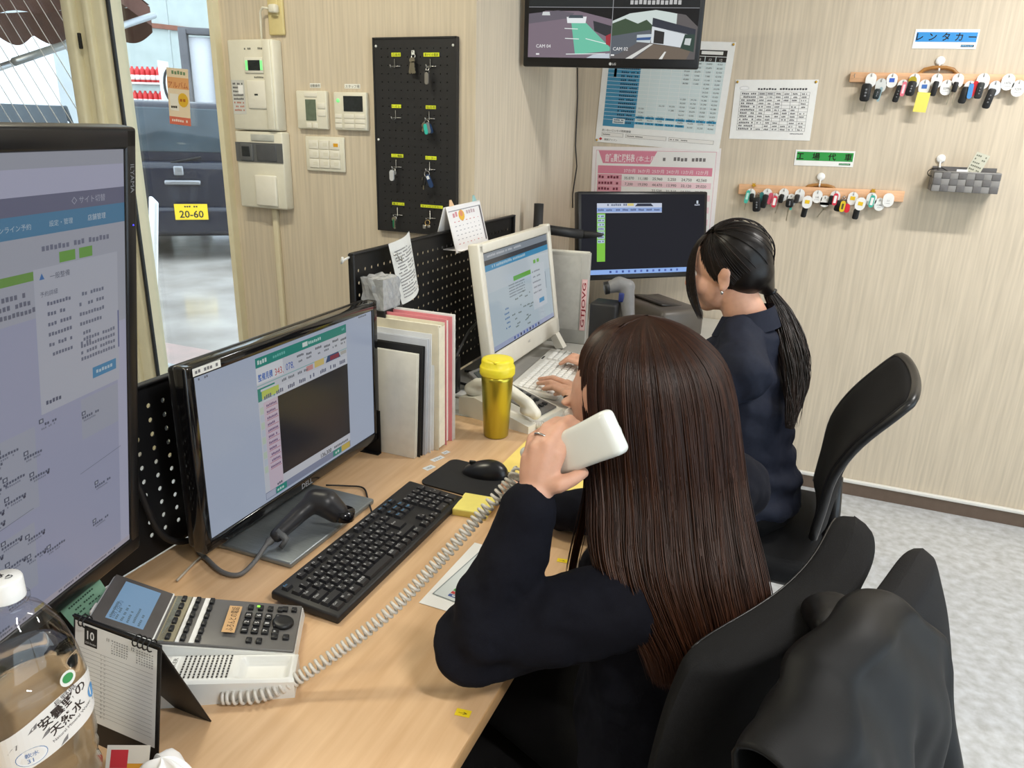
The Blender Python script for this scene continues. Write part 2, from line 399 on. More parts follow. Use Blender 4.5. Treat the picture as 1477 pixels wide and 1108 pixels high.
# steel rack with red and white oil cans
rp = onray(206, 13.6, 0); rk = thing('can_rack', 'white steel rack holding two rows of red oil cans', 'rack', rp, 18)
m_rk = M('white_rack_steel', (222, 222, 216), 0.5, var=0.03)
for zz in (1.62, 2.02): MB().box((0, 0, zz), (1.1, 0.3, 0.03)).build('shelf', m_rk, rk)
for sx in (-0.55, 0.55): MB().box((sx, 0, 1.2), (0.04, 0.3, 2.4)).build('upright', m_rk, rk)
canm = MB().lathe([(0, 0), (0.045, 0), (0.045, 0.2), (0.034, 0.225), (0.02, 0.235), (0.02, 0.26), (0, 0.26)], 10).mesh('oil_can'); canm.materials.append(M('red_can', (206, 44, 48), 0.4, var=0.1))
capm = MB().lathe([(0.0455, 0.04), (0.0465, 0.04), (0.0465, 0.12), (0.0455, 0.12)], 10).mesh('label_band'); capm.materials.append(M('white_can_label', (238, 232, 228), 0.5, var=0.05))
WM_rk = WM[rk.name]
for row, zz in enumerate((1.637, 2.037)):
    for k in range(11):
        o = bpy.data.objects.new('oil_can', canm); COL.objects.link(o); o.matrix_world = WM_rk @ T(-0.48+k*0.096, -0.06, zz)
        tag(o, 'small red oil can on the %s shelf of the yard rack' % ('lower', 'upper')[row], 'can', 'oil cans on the %s shelf outside' % ('lower', 'upper')[row])
        b = bpy.data.objects.new('label_band', capm); COL.objects.link(b); b.parent = o
# cars
m_tyre = M('black_tyre', (34, 34, 36), 0.7); m_hub = M('steel_hub', (150, 152, 156), 0.35, metal=0.8)
m_lampr = M('red_tail_lamp', (206, 30, 40), 0.2, coat=0.5); m_lampw = M('clear_tail_lamp', (230, 228, 228), 0.2, coat=0.5)
m_carglass = M('dark_car_glass', (62, 74, 82), 0.08, var=0.25, scale=3, spec=0.4)
def car(name, label, loc, rz, rgb, hgt=1.72, plate=None, length=3.39, stick=False):
    """rear face at local y = 0, nose towards +y"""
    t = thing(name, label, 'car', loc, rz)
    mp = M('paint_'+name, rgb, 0.25, var=0.04, scale=3, coat=0.3)
    wd = 1.475
    b = bmesh.new(); bmesh.ops.create_cube(b, size=1.0); bmesh.ops.scale(b, vec=(wd, length, 0.80), verts=b.verts)
    bmesh.ops.translate(b, vec=(0, length/2, 0.62), verts=b.verts)
    bmesh.ops.bevel(b, geom=list(b.edges), offset=0.09, segments=3, profile=0.5, affect='EDGES')
    MB().bm(b, None, True).build('body', mp, t)
    cs = [(0.04, 0.70), (0.5, 0.70), (2.2, 0.68), (2.65, 0.64)]
    # cabin as a loft from the belt line to the roof
    n = 5; vs = []; fs = []
    belt = [(-0.70, 0.06), (0.70, 0.06), (0.70, 2.9), (-0.70, 2.9)]
    roof = [(-0.60, 0.20), (0.60, 0.20), (0.60, 2.15), (-0.60, 2.15)]
    b = bmesh.new(); q = [b.verts.new((x, y, 0.96)) for x, y in belt]+[b.verts.new((x, y, hgt)) for x, y in roof]
    for f in ((3, 2, 1, 0), (4, 5, 6, 7), (0, 1, 5, 4), (1, 2, 6, 5), (2, 3, 7, 6), (3, 0, 4, 7)): b.faces.new([q[i] for i in f])
    bmesh.ops.bevel(b, geom=list(b.edges), offset=0.09, segments=3, profile=0.5, affect='EDGES')
    MB().bm(b, None, True).build('cabin', mp, t)
    sl = math.atan2(0.14, hgt-0.96)
    FR = T(0, 0.095, 0.96) @ Matrix.Rotation(-sl, 4, 'X')
    MB().rbox((0, -0.02, 0.37), (1.12, 0.05, 0.46), 0.02, FR).build('rear_window', m_carglass, t)
    for s in (-1, 1):
        FS = T(s*0.655, 1.1, 1.34) @ Matrix.Rotation(s*-math.atan2(0.10, hgt-0.96), 4, 'Y')
        MB().rbox((0, 0.2, 0.0), (0.05, 1.9, 0.42), 0.02, FS).build('side_window', m_carglass, t)
        MB().rbox((s*0.70, 0.02, 1.0), (0.07, 0.08, 0.34), 0.02).build('tail_lamp', m_lampr, t)
        MB().rbox((s*0.705, 0.018, 1.13), (0.066, 0.08, 0.1), 0.02).build('reversing_lamp', m_lampw, t)
    MB().rbox((0, 0.0, 0.40), (1.40, 0.14, 0.30), 0.05).build('rear_bumper', mp, t)
    MB().rbox((0, -0.015, 0.80), (0.36, 0.05, 0.05), 0.015).build('hatch_handle', m_hub, t)
    MB().tube([(-0.1, 0.045, 1.0), (0.2, 0.055, 1.06)], 0.012, 6).build('wiper', m_tyre, t)
    MB().rbox((-0.03, -0.006, 0.92), (0.10, 0.03, 0.10), 0.02).build('emblem', m_hub, t)
    for s in (-1, 1):
        for yy in (0.52, 2.85):
            MB().lathe([(0.1, -0.08), (0.25, -0.08), (0.265, -0.04), (0.265, 0.04), (0.25, 0.08), (0.1, 0.08)], 20, T(s*0.64, yy, 0.265) @ RY(90)).lathe([(0, -0.07), (0.16, -0.07), (0.16, 0.07), (0, 0.07)], 16, T(s*0.64, yy, 0.265) @ RY(90)).build('wheel', m_tyre, t)
    if plate:
        P = Print(0.33, 0.165, (244, 206, 40)); P.text(plate, 0.165, 0.022, 0.105, (30, 40, 34), 2, 'C', bold=True); P.S(0.3, 0.08, 0.42, 0.14, (60, 60, 40), 2)
        FP = frame((0.06, -0.085, 0.50), (1, 0, 0), (0, 0, 1))
        MB().rbox((0, 0, -0.006), (0.34, 0.175, 0.01), 0.002, FP).build('plate_holder', m_tyre, t)
        P.build('number_plate', PAPER, t, FP)
    if stick:
        P = Print(0.2, 0.2); 
        for k, cc in enumerate(((40, 178, 150), (238, 240, 238), (226, 120, 90), (90, 190, 170))):
            P.disc(0.06+0.08*(k % 2), 0.06+0.08*(k//2), 0.055, 0.06, cc, 1+k)
        P.build('clover_sticker', GLOSSP, t, frame((-0.52, -0.012, 0.93), (1, 0, 0), (0, 0, 1)))
        P = Print(0.1, 0.22); P.disc(0.05, 0.06, 0.04, 0.04, (80, 200, 220)); P.disc(0.05, 0.16, 0.04, 0.04, (120, 214, 200)); P.build('round_sticker', GLOSSP, t, frame((0.52, 0.03, 1.2), (1, 0, 0), (0, 0, 1)))
    return t
cp = pz(276, 371, 0)
cdir = math.degrees(math.atan2(-(cp.x), cp.y))
car('dark_minivan', 'dark navy minivan with a yellow plate parked outside', (cp.x, cp.y, 0), cdir-6, (24, 30, 46), 1.62, '20-60', stick=True)
c2 = pz(285, 296, 0); car('white_van', 'white van parked beyond the dark minivan', (c2.x+0.3, c2.y+1.0, 0), cdir-8, (222, 228, 234), 1.9)
c3 = onray(25, 7.6, 0); car('silver_car', 'silver car seen through the wired glass at the window', (c3.x, c3.y, 0), 70, (196, 202, 208), 1.42)
# tall white box truck body
tk = onray(4, 12.6, 0); tt = thing('box_truck', 'tall white box truck standing in the yard', 'truck', tk, 56)
m_tk = M('white_truck_panel', (240, 242, 242), 0.4, var=0.02)
MB().rbox((0, 1.8, 1.65), (1.9, 3.6, 2.1), 0.03).build('box_body', m_tk, tt)
MB().rbox((0, 4.2, 1.1), (1.8, 1.2, 1.7), 0.1).build('cab', m_tk, tt)
for s in (-1, 1):
    for yy in (0.9, 4.2): MB().lathe([(0, -0.1), (0.33, -0.1), (0.35, 0), (0.33, 0.1), (0, 0.1)], 18, T(s*0.75, yy, 0.35) @ RY(90)).build('wheel', m_tyre, tt)
# white sign board leaning just outside the door
sp = onray(132, 5.6, 0); sg = thing('sign_board', 'white folding sign board standing outside the door', 'sign', sp, -38)
MB().rbox((0, 0.0, 0.52), (0.5, 0.03, 0.86), 0.01, T(0, 0, -0.08) @ RX(7)).build('front_board', m_tk, sg)
MB().rbox((0, 0.26, 0.52), (0.5, 0.03, 0.86), 0.01, T(0, 0, -0.08) @ RX(-7)).build('rear_board', m_tk, sg)
# poster taped to the inside of the glass
FG = frame(pyy(259, 140, YP+0.06), (1, 0, 0), (0, 0, 1)); q0, q1 = pyy(241, 110, YP+0.06), pyy(277, 172, YP+0.06)
W_, H_ = 0.105, 0.20
P = Print(W_, H_, (246, 226, 196)); P.R(0.0, 0.16, 1, 0.2, (240, 178, 120)); P.R(0, 0.86, 1, 0.14, (226, 120, 96)); P.Tx('アルバム', 0.5, 0.34, 0.13, (190, 92, 60), 3, 'C', fit=W_*0.9)
P.disc(W_*0.7, H_*0.45, W_*0.24, W_*0.24, (238, 190, 60), 2); P.S(0.1, 0.04, 0.8, 0.07, (120, 150, 110)); P.R(0.08, 0.45, 0.4, 0.3, (250, 244, 232), 2); P.S(0.12, 0.9, 0.76, 0.05, (250, 230, 220)); P.S(0.12, 0.66, 0.3, 0.05, (150, 110, 80)); P.S(0.55, 0.52, 0.3, 0.06, (190, 110, 40), 3)
pp = P.build('window_poster', PAPER, None, FG @ T(0, 0, 0.004) @ RZ(-4)); tag(pp, 'small orange and white poster taped to the glass door', 'poster')
P = Print(0.04, 0.05, (206, 60, 44)); P.R(0.2, 0.12, 0.6, 0.35, (250, 240, 230)); P.R(0.2, 0.55, 0.6, 0.35, (250, 240, 230))
pp = P.build('door_sticker', PAPER, None, frame(pyy(180, 178, YP+0.06), (1, 0, 0), (0, 0, 1)) @ T(0, 0, 0.004)); tag(pp, 'small red and white sticker on the glass beside the tall monitor', 'sticker')
# ------------------------------------------------------------------ things on the left wall (plane Y = YP)
def WP(x, y): return pyy(x, y, YP)
def WB(x, y): return pyy(x, y, YB)
def rect_on(fn, x0, y0, x1, y1):
    a = fn(x0, y0); b = fn(x1, y1); c = (a+b)/2
    return c, abs(b.x-a.x), abs(b.z-a.z)
m_dev = M('ivory_device_plastic', (226, 222, 206), 0.4, var=0.02); m_devg = M('grey_device_plastic', (96, 98, 100), 0.45, var=0.04)
m_lcd = M('green_grey_lcd', (104, 116, 100), 0.2, var=0.1, scale=60); m_ledg = M('green_status_light', (120, 220, 130), 0.4, emit=0.8)
m_btn = M('ivory_button', (232, 228, 216), 0.45, var=0.02); m_dark = M('dark_screen_glass', (46, 50, 52), 0.15, var=0.2, scale=80)
m_yel = (226, 236, 52)
# security panel: upper unit
c, w_, h_ = rect_on(WP, 345, 59, 414, 189)
w_ = 0.19; cx = WP(378, 120).x; zt = WP(375, 59).z; zb = WP(380, 188).z
t = thing('security_panel', 'ivory wall mounted security panel with a small lit display', 'control panel', (cx, YP, zb)); h_ = zt-zb
F = frame((cx, YP, (zt+zb)/2), (1, 0, 0), (0, 0, 1))
MB().rbox((0, 0, 0.025), (w_, h_, 0.05), 0.006, F).build('body', m_dev, t, world=True)
MB().rbox((w_/2-0.022, 0, 0.053), (0.03, h_*0.98, 0.008), 0.003, F).build('side_cover', m_dev, t, world=True)
MB().rbox((0.015, h_*0.22, 0.052), (0.078, 0.05, 0.006), 0.003, F).build('display_frame', m_btn, t, world=True)
MB().box((0.018, h_*0.22, 0.0555), (0.05, 0.032, 0.002), F).build('display', m_dark, t, world=True)
for s in (-1, 1): MB().box((0.018+s*0.031, h_*0.22, 0.056), (0.008, 0.03, 0.002), F).build('status_light', m_ledg, t, world=True)
MB().rbox((0.022, -h_*0.1, 0.052), (0.085, 0.09, 0.006), 0.003, F).build('flap', m_btn, t, world=True)
MB().box((0.018, -h_*0.1, 0.0555), (0.014, 0.005, 0.002), F).build('slot', m_dark, t, world=True)
P = Print(0.055, 0.11, (206, 206, 202)); 
for k in range(8): P.S(0.1, 0.08+k*0.11, 0.8, 0.06, (70, 70, 74) if k < 5 else (190, 120, 100))
P.R(0.5, 0.15, 0.4, 0.25, (246, 246, 246), 3)
P.build('notice_label', PAPER, t, F @ T(-0.062, -h_*0.13, 0.0505), world=True)
P = Print(0.085, 0.1); P.S(0, 0.0, 0.35, 0.07, (110, 110, 104)); P.S(0.6, 0.0, 0.4, 0.07, (110, 110, 104)); P.S(0.4, 0.9, 0.6, 0.06, (120, 120, 112)); P.build('lettering', PAPER, t, F @ T(0.02, h_*0.24, 0.0506), world=True)
# lower unit
zt2 = zb-0.003; zb2 = WP(393, 299).z; cx2 = WP(388, 245).x; w2_ = 0.205; h2 = zt2-zb2
t = thing('card_reader_panel', 'ivory wall unit with a dark card reader band under the security panel', 'control panel', (cx2, YP, zb2))
F = frame((cx2, YP, (zt2+zb2)/2), (1, 0, 0), (0, 0, 1))
MB().rbox((0, 0, 0.022), (w2_, h2, 0.044), 0.006, F).build('body', m_dev, t, world=True)
MB().box((0, h2*0.23, 0.045), (w2_*0.99, h2*0.25, 0.004), F).build('dark_band', m_devg, t, world=True)
MB().rbox((-0.05, h2*0.23, 0.048), (0.055, h2*0.22, 0.012), 0.004, F).build('reader_bay', m_devg, t, world=True)
MB().rbox((-0.05, h2*0.24, 0.053), (0.035, h2*0.13, 0.006), 0.002, F).build('reader_window', m_dark, t, world=True)
MB().rbox((0.035, h2*0.23, 0.047), (0.085, h2*0.21, 0.006), 0.002, F).build('reader_cover', M('slate_cover', (82, 84, 88), 0.4), t, world=True)
MB().rbox((0.02, h2*0.42, 0.046), (0.1, 0.022, 0.004), 0.002, F).build('button_strip', M('grey_strip', (188, 190, 184), 0.4), t, world=True)
MB().rbox((0.025, -h2*0.26, 0.05), (0.09, h2*0.4, 0.014), 0.004, F).build('lower_flap', m_btn, t, world=True)
# outlet with a plug
oc = WP(400, 18); t = thing('wall_outlet', 'yellowed cream wall outlet with a plug pushed in', 'outlet', (oc.x, YP, oc.z-0.06))
F = frame((oc.x, YP, oc.z), (1, 0, 0), (0, 0, 1)); m_out = M('yellowed_plastic', (216, 200, 146), 0.45, var=0.04)
MB().rbox((0, 0, 0.006), (0.062, 0.14, 0.012), 0.004, F).build('plate', m_out, t, world=True)
MB().rbox((0, 0.015, 0.014), (0.03, 0.06, 0.006), 0.003, F).build('socket_face', m_out, t, world=True)
MB().rbox((0.006, 0.008, 0.026), (0.03, 0.026, 0.024), 0.006, F).build('plug', m_dev, t, world=True)
MB().tube([F @ V(p) for p in ((-0.01, 0.008, 0.03), (-0.035, 0.012, 0.03), (-0.05, 0.0, 0.025), (-0.056, -0.04, 0.02), (-0.057, -0.09, 0.02))], 0.004, 6).build('cord', m_dev, t, world=True)
# controllers
def controller(x0, y0, x1, y1, label, kind):
    c, w_, h_ = rect_on(WP, x0, y0, x1, y1)
    t = thing('wall_controller', label, 'controller', (c.x, YP, c.z-h_/2)); F = frame((c.x, YP, c.z), (1, 0, 0), (0, 0, 1))
    MB().rbox((0, 0, 0.009), (w_, h_, 0.018), 0.004, F).build('body', m_dev, t, world=True)
    if kind == 0:
        MB().box((-0.002, 0.0, 0.0186), (0.042, h_*0.55, 0.002), F).build('display', m_lcd, t, world=True)
        for i in range(2):
            MB().rbox((w_*0.34, h_*(0.12-0.2*i), 0.019), (0.03, h_*0.15, 0.003), 0.001, F).build('button', m_btn, t, world=True)
        for i in range(2):
            MB().rbox((-0.012+0.024*i, -h_*0.4, 0.019), (0.02, h_*0.14, 0.003), 0.001, F).build('button', m_btn, t, world=True)
        MB().rbox((-0.0, h_*0.4, 0.019), (0.05, h_*0.12, 0.003), 0.001, F).build('button', m_btn, t, world=True)
    else:
        MB().box((0.013, h_*0.2, 0.0186), (w_*0.58, h_*0.4, 0.002), F).build('display', m_dark, t, world=True)
        MB().lathe([(0, 0.0), (0.0065, 0), (0.006, 0.002), (0, 0.002)], 14, F @ T(-w_*0.36, h_*0.28, 0.018)).build('power_light', m_ledg, t, world=True)
        for i in range(3):
            for j in range(3):
                MB().rbox((-w_*0.36+i*w_*0.33, -h_*(0.13+0.13*j), 0.019), (w_*(0.2 if i == 0 else 0.3), h_*0.11, 0.002), 0.0008, F).build('button', m_btn, t, world=True)
    return t
controller(431, 131, 477, 187, 'ivory wall controller with a narrow grey display above the light switches', 0)
controller(485, 133, 534, 189, 'ivory wall controller with a wide dark display and a green light', 1)
for (x0, y0, x1, y1), tx, lb in (((447, 120, 463, 127), '自動換気', 'tiny white name strip above the narrow display controller'), ((497, 121, 520, 128), 'スタッフ用', 'tiny white name strip above the wide display controller')):
    c, w_, h_ = rect_on(WP, x0, y0, x1, y1); P = Print(w_, h_, (240, 240, 234)); P.Tx(tx, 0.5, 0.82, 0.75, (50, 50, 50), 2, 'C', fit=w_*0.88)
    o = P.build('name_strip', PAPER, None, frame(c-V((0, 0.001, 0)), (1, 0, 0), (0, 0, 1))); tag(o, lb, 'label')
c, w_, h_ = rect_on(WP, 442, 196, 500, 249); t = thing('switch_plate', 'ivory light switch plate with nine square buttons', 'light switch', (c.x, YP, c.z-h_/2)); F = frame((c.x, YP, c.z), (1, 0, 0), (0, 0, 1))
MB().rbox((0, 0, 0.005), (w_, h_, 0.01), 0.004, F).build('plate', m_dev, t, world=True)
for i in range(3):
    for j in range(3):
        b = MB().rbox(((i-1)*w_*0.27, (1-j)*h_*0.27, 0.011), (w_*0.25, h_*0.25, 0.005), 0.001, F).build('switch_button', m_btn, t, world=True)
        yy = (i == 2 and j == 0)
        MB().box(((i-1)*w_*0.27+0.006, (1-j)*h_*0.27, 0.0138), (0.018, 0.011, 0.0008), F).build('name_window', M('amber_window', (228, 168, 44), 0.5) if yy else m_dev, b, world=True)
# ------------------------------------------------------------------ perforated boards
def perforated(w, h, nx, ny, r, thick, margin=(0.02, 0.02), stagger=False):
    """panel centred on the origin in XY, thickness along -Z, real holes (6-gon)"""
    mb = MB(); hx = (w-2*margin[0])/nx; hy = (h-2*margin[1])/ny; x0 = -w/2+margin[0]; y0 = -h/2+margin[1]
    K = 8
    vs = []; fs = []
    def quad(a, b, c, d): 
        o = len(vs); vs.extend([a, b, c, d]); fs.append((o, o+1, o+2, o+3))
    for z, fl in ((0, False), (-thick, True)):
        for i in range(nx):
            for j in range(ny):
                cx, cy = x0+(i+0.5)*hx, y0+(j+0.5)*hy; o = len(vs)
                for k in range(K):
                    a = math.pi/4+2*math.pi*k/K; ca, sa = math.cos(a), math.sin(a)
                    m_ = max(abs(ca), abs(sa)); vs.append((cx+ca/m_*hx/2, cy+sa/m_*hy/2, z)); vs.append((cx+r*ca, cy+r*sa, z))
                for k in range(K):
                    q = (o+2*k, o+2*((k+1) % K), o+2*((k+1) % K)+1, o+2*k+1); fs.append(q if not fl else tuple(reversed(q)))
        for (a, b, c, d) in ((-w/2, -h/2, w/2, y0), (-w/2, h/2-margin[1], w/2, h/2), (-w/2, y0, x0, h/2-margin[1]), (w/2-margin[0], y0, w/2, h/2-margin[1])):
            if c-a > 1e-6 and d-b > 1e-6:
                q = [(a, b, z), (c, b, z), (c, d, z), (a, d, z)]; quad(*(q if not fl else q[::-1]))
    for i in range(nx):
        for j in range(ny):
            cx, cy = x0+(i+0.5)*hx, y0+(j+0.5)*hy; o = len(vs)
            for k in range(K):
                a = math.pi/4+2*math.pi*k/K; vs.append((cx+r*math.cos(a), cy+r*math.sin(a), 0)); vs.append((cx+r*math.cos(a), cy+r*math.sin(a), -thick))
            for k in range(K):
                k2 = (k+1) % K; fs.append((o+2*k, o+2*k2, o+2*k2+1, o+2*k+1))
    e = [(-w/2, -h/2), (w/2, -h/2), (w/2, h/2), (-w/2, h/2)]
    for i in range(4):
        a, b = e[i], e[(i+1) % 4]; quad((a[0], a[1], 0), (a[0], a[1], -thick), (b[0], b[1], -thick), (b[0], b[1], 0))
    return mb.add(vs, fs)
m_blk = M('matte_black_steel', (37, 37, 39), 0.5, var=0.06); m_blk2 = M('black_backing', (16, 16, 17), 0.8)
a = WP(541.5, 55); b = WP(664, 53.5); c_ = WP(659, 338); d_ = WP(549, 333)
pw = (b.x-a.x+c_.x-d_.x)/2; phh = (a.z+b.z-c_.z-d_.z)/2; pc = (a+b+c_+d_)/4
t = thing('key_pegboard', 'black pegboard on the wall with hooks and yellow name strips', 'pegboard', (pc.x, YP, pc.z-phh/2))
F = frame((pc.x, YP, pc.z), (1, 0, 0), (0, 0, 1))
perforated(pw, phh, 11, 23, 0.0021, 0.004).xf(F @ T(0, 0, 0.016)).build('board', m_blk, t, world=True)
MB().box((0, 0, 0.005), (pw-0.004, phh-0.004, 0.01), F).build('backing', m_blk2, t, world=True)
fr = MB()
for s in (-1, 1): fr.box((s*(pw/2-0.002), 0, 0.009), (0.005, phh, 0.018), F).box((0, s*(phh/2-0.002), 0.009), (pw, 0.005, 0.018), F)
fr.build('frame', m_blk, t, world=True)
m_scr = M('white_screw_cap', (226, 226, 222), 0.4)
for sx, sy in ((-1, 0.93), (1, 0.93), (-1, -0.02)): MB().lathe([(0, 0), (0.0045, 0), (0.003, 0.002), (0, 0.0025)], 10, F @ T(sx*(pw/2-0.012), sy*(phh/2-0.004)*1.0, 0.0165)).build('screw_cap', m_scr, t, world=True)
m_steel = M('bright_steel', (190, 190, 188), 0.25, metal=0.9, var=0.05); m_brass = M('nickel_key', (176, 170, 152), 0.3, metal=0.9, var=0.1)
def Z4(x, y): return WP(530+x/3.575, 40+y/3.575)
STR = [((138, 131, 186, 152), '応接用', ), ((303, 131, 384, 152), '車ナビの電源'), ((139, 396, 188, 416), 'トイレ'), ((314, 401, 366, 421), '役店用'), ((137, 649, 199, 670), '二輪'), ((312, 660, 369, 682), 'ローター'), ((141, 896, 204, 916), '裏きーA'), ((287, 908, 401, 932), 'キャンピングカー')]
for (x0, y0, x1, y1), tx in STR:
    A_, B_ = Z4(x0, y0), Z4(x1, y1); c = (A_+B_)/2; w_ = B_.x-A_.x; h_ = A_.z-B_.z
    P = Print(w_, h_*0.95, m_yel); P.Tx(tx, 0.5, 0.84, 0.8, (60, 66, 30), 2, 'C', fit=w_*0.86)
    P.build('name_strip', PAPER, t, frame((c.x, YP-0.0172, c.z), (1, 0, 0), (0, 0, 1)), world=True)
HK = [(158, 165), (341, 165), (163, 428), (335, 433), (165, 680), (337, 692), (172, 925), (339, 942)]
hookpos = []
for x, y in HK:
    p = Z4(x, y); q = Z4(x, y+42)
    hk = MB().tube([(p.x, YP-0.018, p.z), (p.x, YP-0.022, p.z), (p.x, YP-0.022, q.z), (p.x, YP-0.03, q.z-0.004), (p.x, YP-0.045, q.z-0.002), (p.x, YP-0.05, q.z+0.006)], 0.0016, 6)
    hk.tube([(p.x-0.012, YP-0.021, q.z+0.003), (p.x+0.02, YP-0.021, q.z+0.003)], 0.0014, 6)
    hk.build('peg_hook', m_blk if 0 else m_steel, t, world=True); hookpos.append(V((p.x, YP-0.04, q.z-0.001)))
# ------------------------------------------------------------------ keys
def pill(w, h, n=8):
    r = w/2; pts = []
    for k in range(n+1): a = math.pi*k/n; pts.append((r*math.cos(a), h/2-r+r*math.sin(a)))
    for k in range(n+1): a = math.pi+math.pi*k/n; pts.append((r*math.cos(a), -h/2+r+r*math.sin(a)))
    return pts
def mcol(rgb, rough=0.35):
    return M('key_%d_%d_%d' % rgb, rgb, rough, var=0.04)
BLKF = (26, 27, 29); WHT = (236, 236, 232)
def ring(t, p, R=0.013, m=None):
    MB().tube([(p.x+R*math.sin(a*math.pi/8), p.y+0.002*math.cos(a*math.pi/8), p.z-R+R*math.cos(a*math.pi/8)) for a in range(16)], 0.0012, 5, closed=True).build('ring', m or m_steel, t, world=True)
def tagpart(t, p, w, h, rgb, dy=0.0, tilt=0.0, name='tag', print_=None, th=0.0018, top=0.006):
    F = frame((p.x, p.y-dy, p.z), (math.cos(math.radians(tilt)), 0, math.sin(math.radians(tilt))), (-math.sin(math.radians(tilt)), 0, math.cos(math.radians(tilt))))
    o = MB().prism(pill(w, h), 0, th, F @ T(0, -h/2+top, 0)).build(name, mcol(rgb), t, world=True)
    if print_: 
        P = Print(w, h); print_(P); P.build('tag_print', PAPER, o, F @ T(0, -h/2+top, th+0.0002), world=True)
    return F
def fobpart(t, p, w, h, rgb=BLKF, dy=0.008, tilt=0.0, drop=0.02, th=0.011, btn=True):
    F = frame((p.x, p.y-dy, p.z-drop), (math.cos(math.radians(tilt)), 0, math.sin(math.radians(tilt))), (-math.sin(math.radians(tilt)), 0, math.cos(math.radians(tilt))))
    b = bmesh.new(); bmesh.ops.create_cube(b, size=1.0); bmesh.ops.scale(b, vec=(w, h, th), verts=b.verts)
    bmesh.ops.bevel(b, geom=[e for e in b.edges if abs(e.verts[0].co.z-e.verts[1].co.z) > th*0.5], offset=w*0.3, segments=3, profile=0.5, affect='EDGES')
    bmesh.ops.bevel(b, geom=[e for e in b.edges if abs(e.verts[0].co.z-e.verts[1].co.z) < th*0.5], offset=th*0.22, segments=2, profile=0.5, affect='EDGES')
    o = MB().bm(b, F @ T(0, -h/2, 0), True).build('fob', mcol(rgb), t, world=True)
    if btn:
        for k in range(3): MB().lathe([(0, 0), (w*0.12, 0), (w*0.1, 0.001), (0, 0.001)], 8, F @ T(0, -h*(0.35+0.17*k), th/2)).build('fob_button', M('fob_button_grey', (120, 122, 126), 0.5), o, world=True)
    return F
def blade(t, p, L=0.045, tilt=0.0, drop=0.02, dy=0.004, w=0.007):
    F = frame((p.x, p.y-dy, p.z-drop), (math.cos(math.radians(tilt)), 0, math.sin(math.radians(tilt))), (-math.sin(math.radians(tilt)), 0, math.cos(math.radians(tilt))))
    pts = [(-w/2, 0), (-w/2, -L*0.9), (0, -L), (w/2, -L*0.93)]
    for k in range(5): pts += [(w/2*(0.6 if k % 2 else 1.0), -L*(0.85-0.13*k))]
    pts += [(w/2, 0)]
    MB().prism(pts[::-1], 0, 0.002, F).prism(pill(0.016, 0.016), 0, 0.002, F @ T(0, 0.004, 0)).build('key_blade', m_brass, t, world=True)
def keyset(p, label, group):
    return thing('key_set', label, 'keys', p, group=group)
G = 'keys on the black pegboard'
wtp = Z4(256, 125); k0 = keyset(wtp-V((0, 0.025, 0)), 'bunch of steel keys under a white square tag on the pegboard', G); p = V((wtp.x, YP-0.024, wtp.z))
P = Print(0.011*1.0, 0.012, (238, 240, 236)); P.build('square_tag', PAPER, k0, frame(p-V((0, 0.002, 0.004)), (1, 0, 0), (0, 0, 1)), world=True)
ring(k0, p-V((0, 0, 0.008)), 0.0065); 
for j, tl in enumerate((-10, 3, 10)): blade(k0, p-V((0.004-0.004*j, 0.003*j, 0)), 0.036, tl, 0.03, 0.004, 0.009)
MB().tube([(p.x, YP-0.016, p.z+0.004), (p.x, YP-0.03, p.z-0.003), (p.x, YP-0.032, p.z)], 0.0014, 5).build('hook', m_steel, k0, world=True)
p = hookpos[1]; k = keyset(p, 'silver leather strap key holder on the upper pegboard hook', G); ring(k, p, 0.005); tagpart(k, p-V((0, 0, 0.014)), 0.016, 0.010, (176, 178, 176), 0.004); tagpart(k, p-V((0, 0, 0.02)), 0.012, 0.036, (128, 124, 118), 0.003, th=0.005)
MB().lathe([(0, 0), (0.002, 0), (0, 0.001)], 8, frame(p-V((0, 0.009, 0.05)), (1, 0, 0), (0, 0, 1))).build('stud', m_steel, k, world=True)
p = hookpos[3]; k = keyset(p, 'turquoise tag, grey fob and keys on a large ring', G); ring(k, p, 0.0085); tagpart(k, p-V((0.0, 0, 0.018)), 0.011, 0.032, (60, 190, 176), 0.006, 12, th=0.004); tagpart(k, p-V((-0.007, 0, 0.013)), 0.012, 0.034, (120, 124, 128), 0.003, 16, th=0.004); tagpart(k, p-V((-0.013, 0, 0.017)), 0.011, 0.030, (30, 58, 96), 0.001, 22, th=0.004); blade(k, p-V((0.007, 0, 0)), 0.016, -14, 0.02)
p = hookpos[4]; k = keyset(p, 'silver padlock shaped tag with two small rings', G); ring(k, p+V((0.002, 0, 0)), 0.005); tagpart(k, p-V((0.001, 0, 0.011)), 0.015, 0.034, (196, 198, 202), 0.006, 0, th=0.005); tagpart(k, p-V((0.006, 0, 0.01)), 0.012, 0.016, (120, 124, 126), 0.002, -25); tagpart(k, p-V((-0.005, 0, 0.01)), 0.012, 0.016, (130, 132, 132), 0.002, 25)
p = hookpos[5]; k = keyset(p, 'black car fob and dark blue tag on a steel ring', G); ring(k, p, 0.009); fobpart(k, p-V((0.005, 0, 0)), 0.012, 0.028, BLKF, 0.006, -8, 0.018, 0.008, False); tagpart(k, p-V((-0.006, 0, 0.016)), 0.014, 0.044, (40, 66, 110), 0.004, 24, th=0.004, print_=lambda P: P.R(0.15, 0.12, 0.7, 0.25, (226, 230, 236))); blade(k, p-V((0.009, 0, 0)), 0.03, -5, 0.03, 0.002, 0.004)
p = hookpos[6]; k = keyset(p, 'small key with a green sleeve on the lowest pegboard hook', G); ring(k, p, 0.006); blade(k, p, 0.028, 4, 0.012); tagpart(k, p-V((0.002, 0, 0.014)), 0.005, 0.028, (30, 120, 84), 0.005)
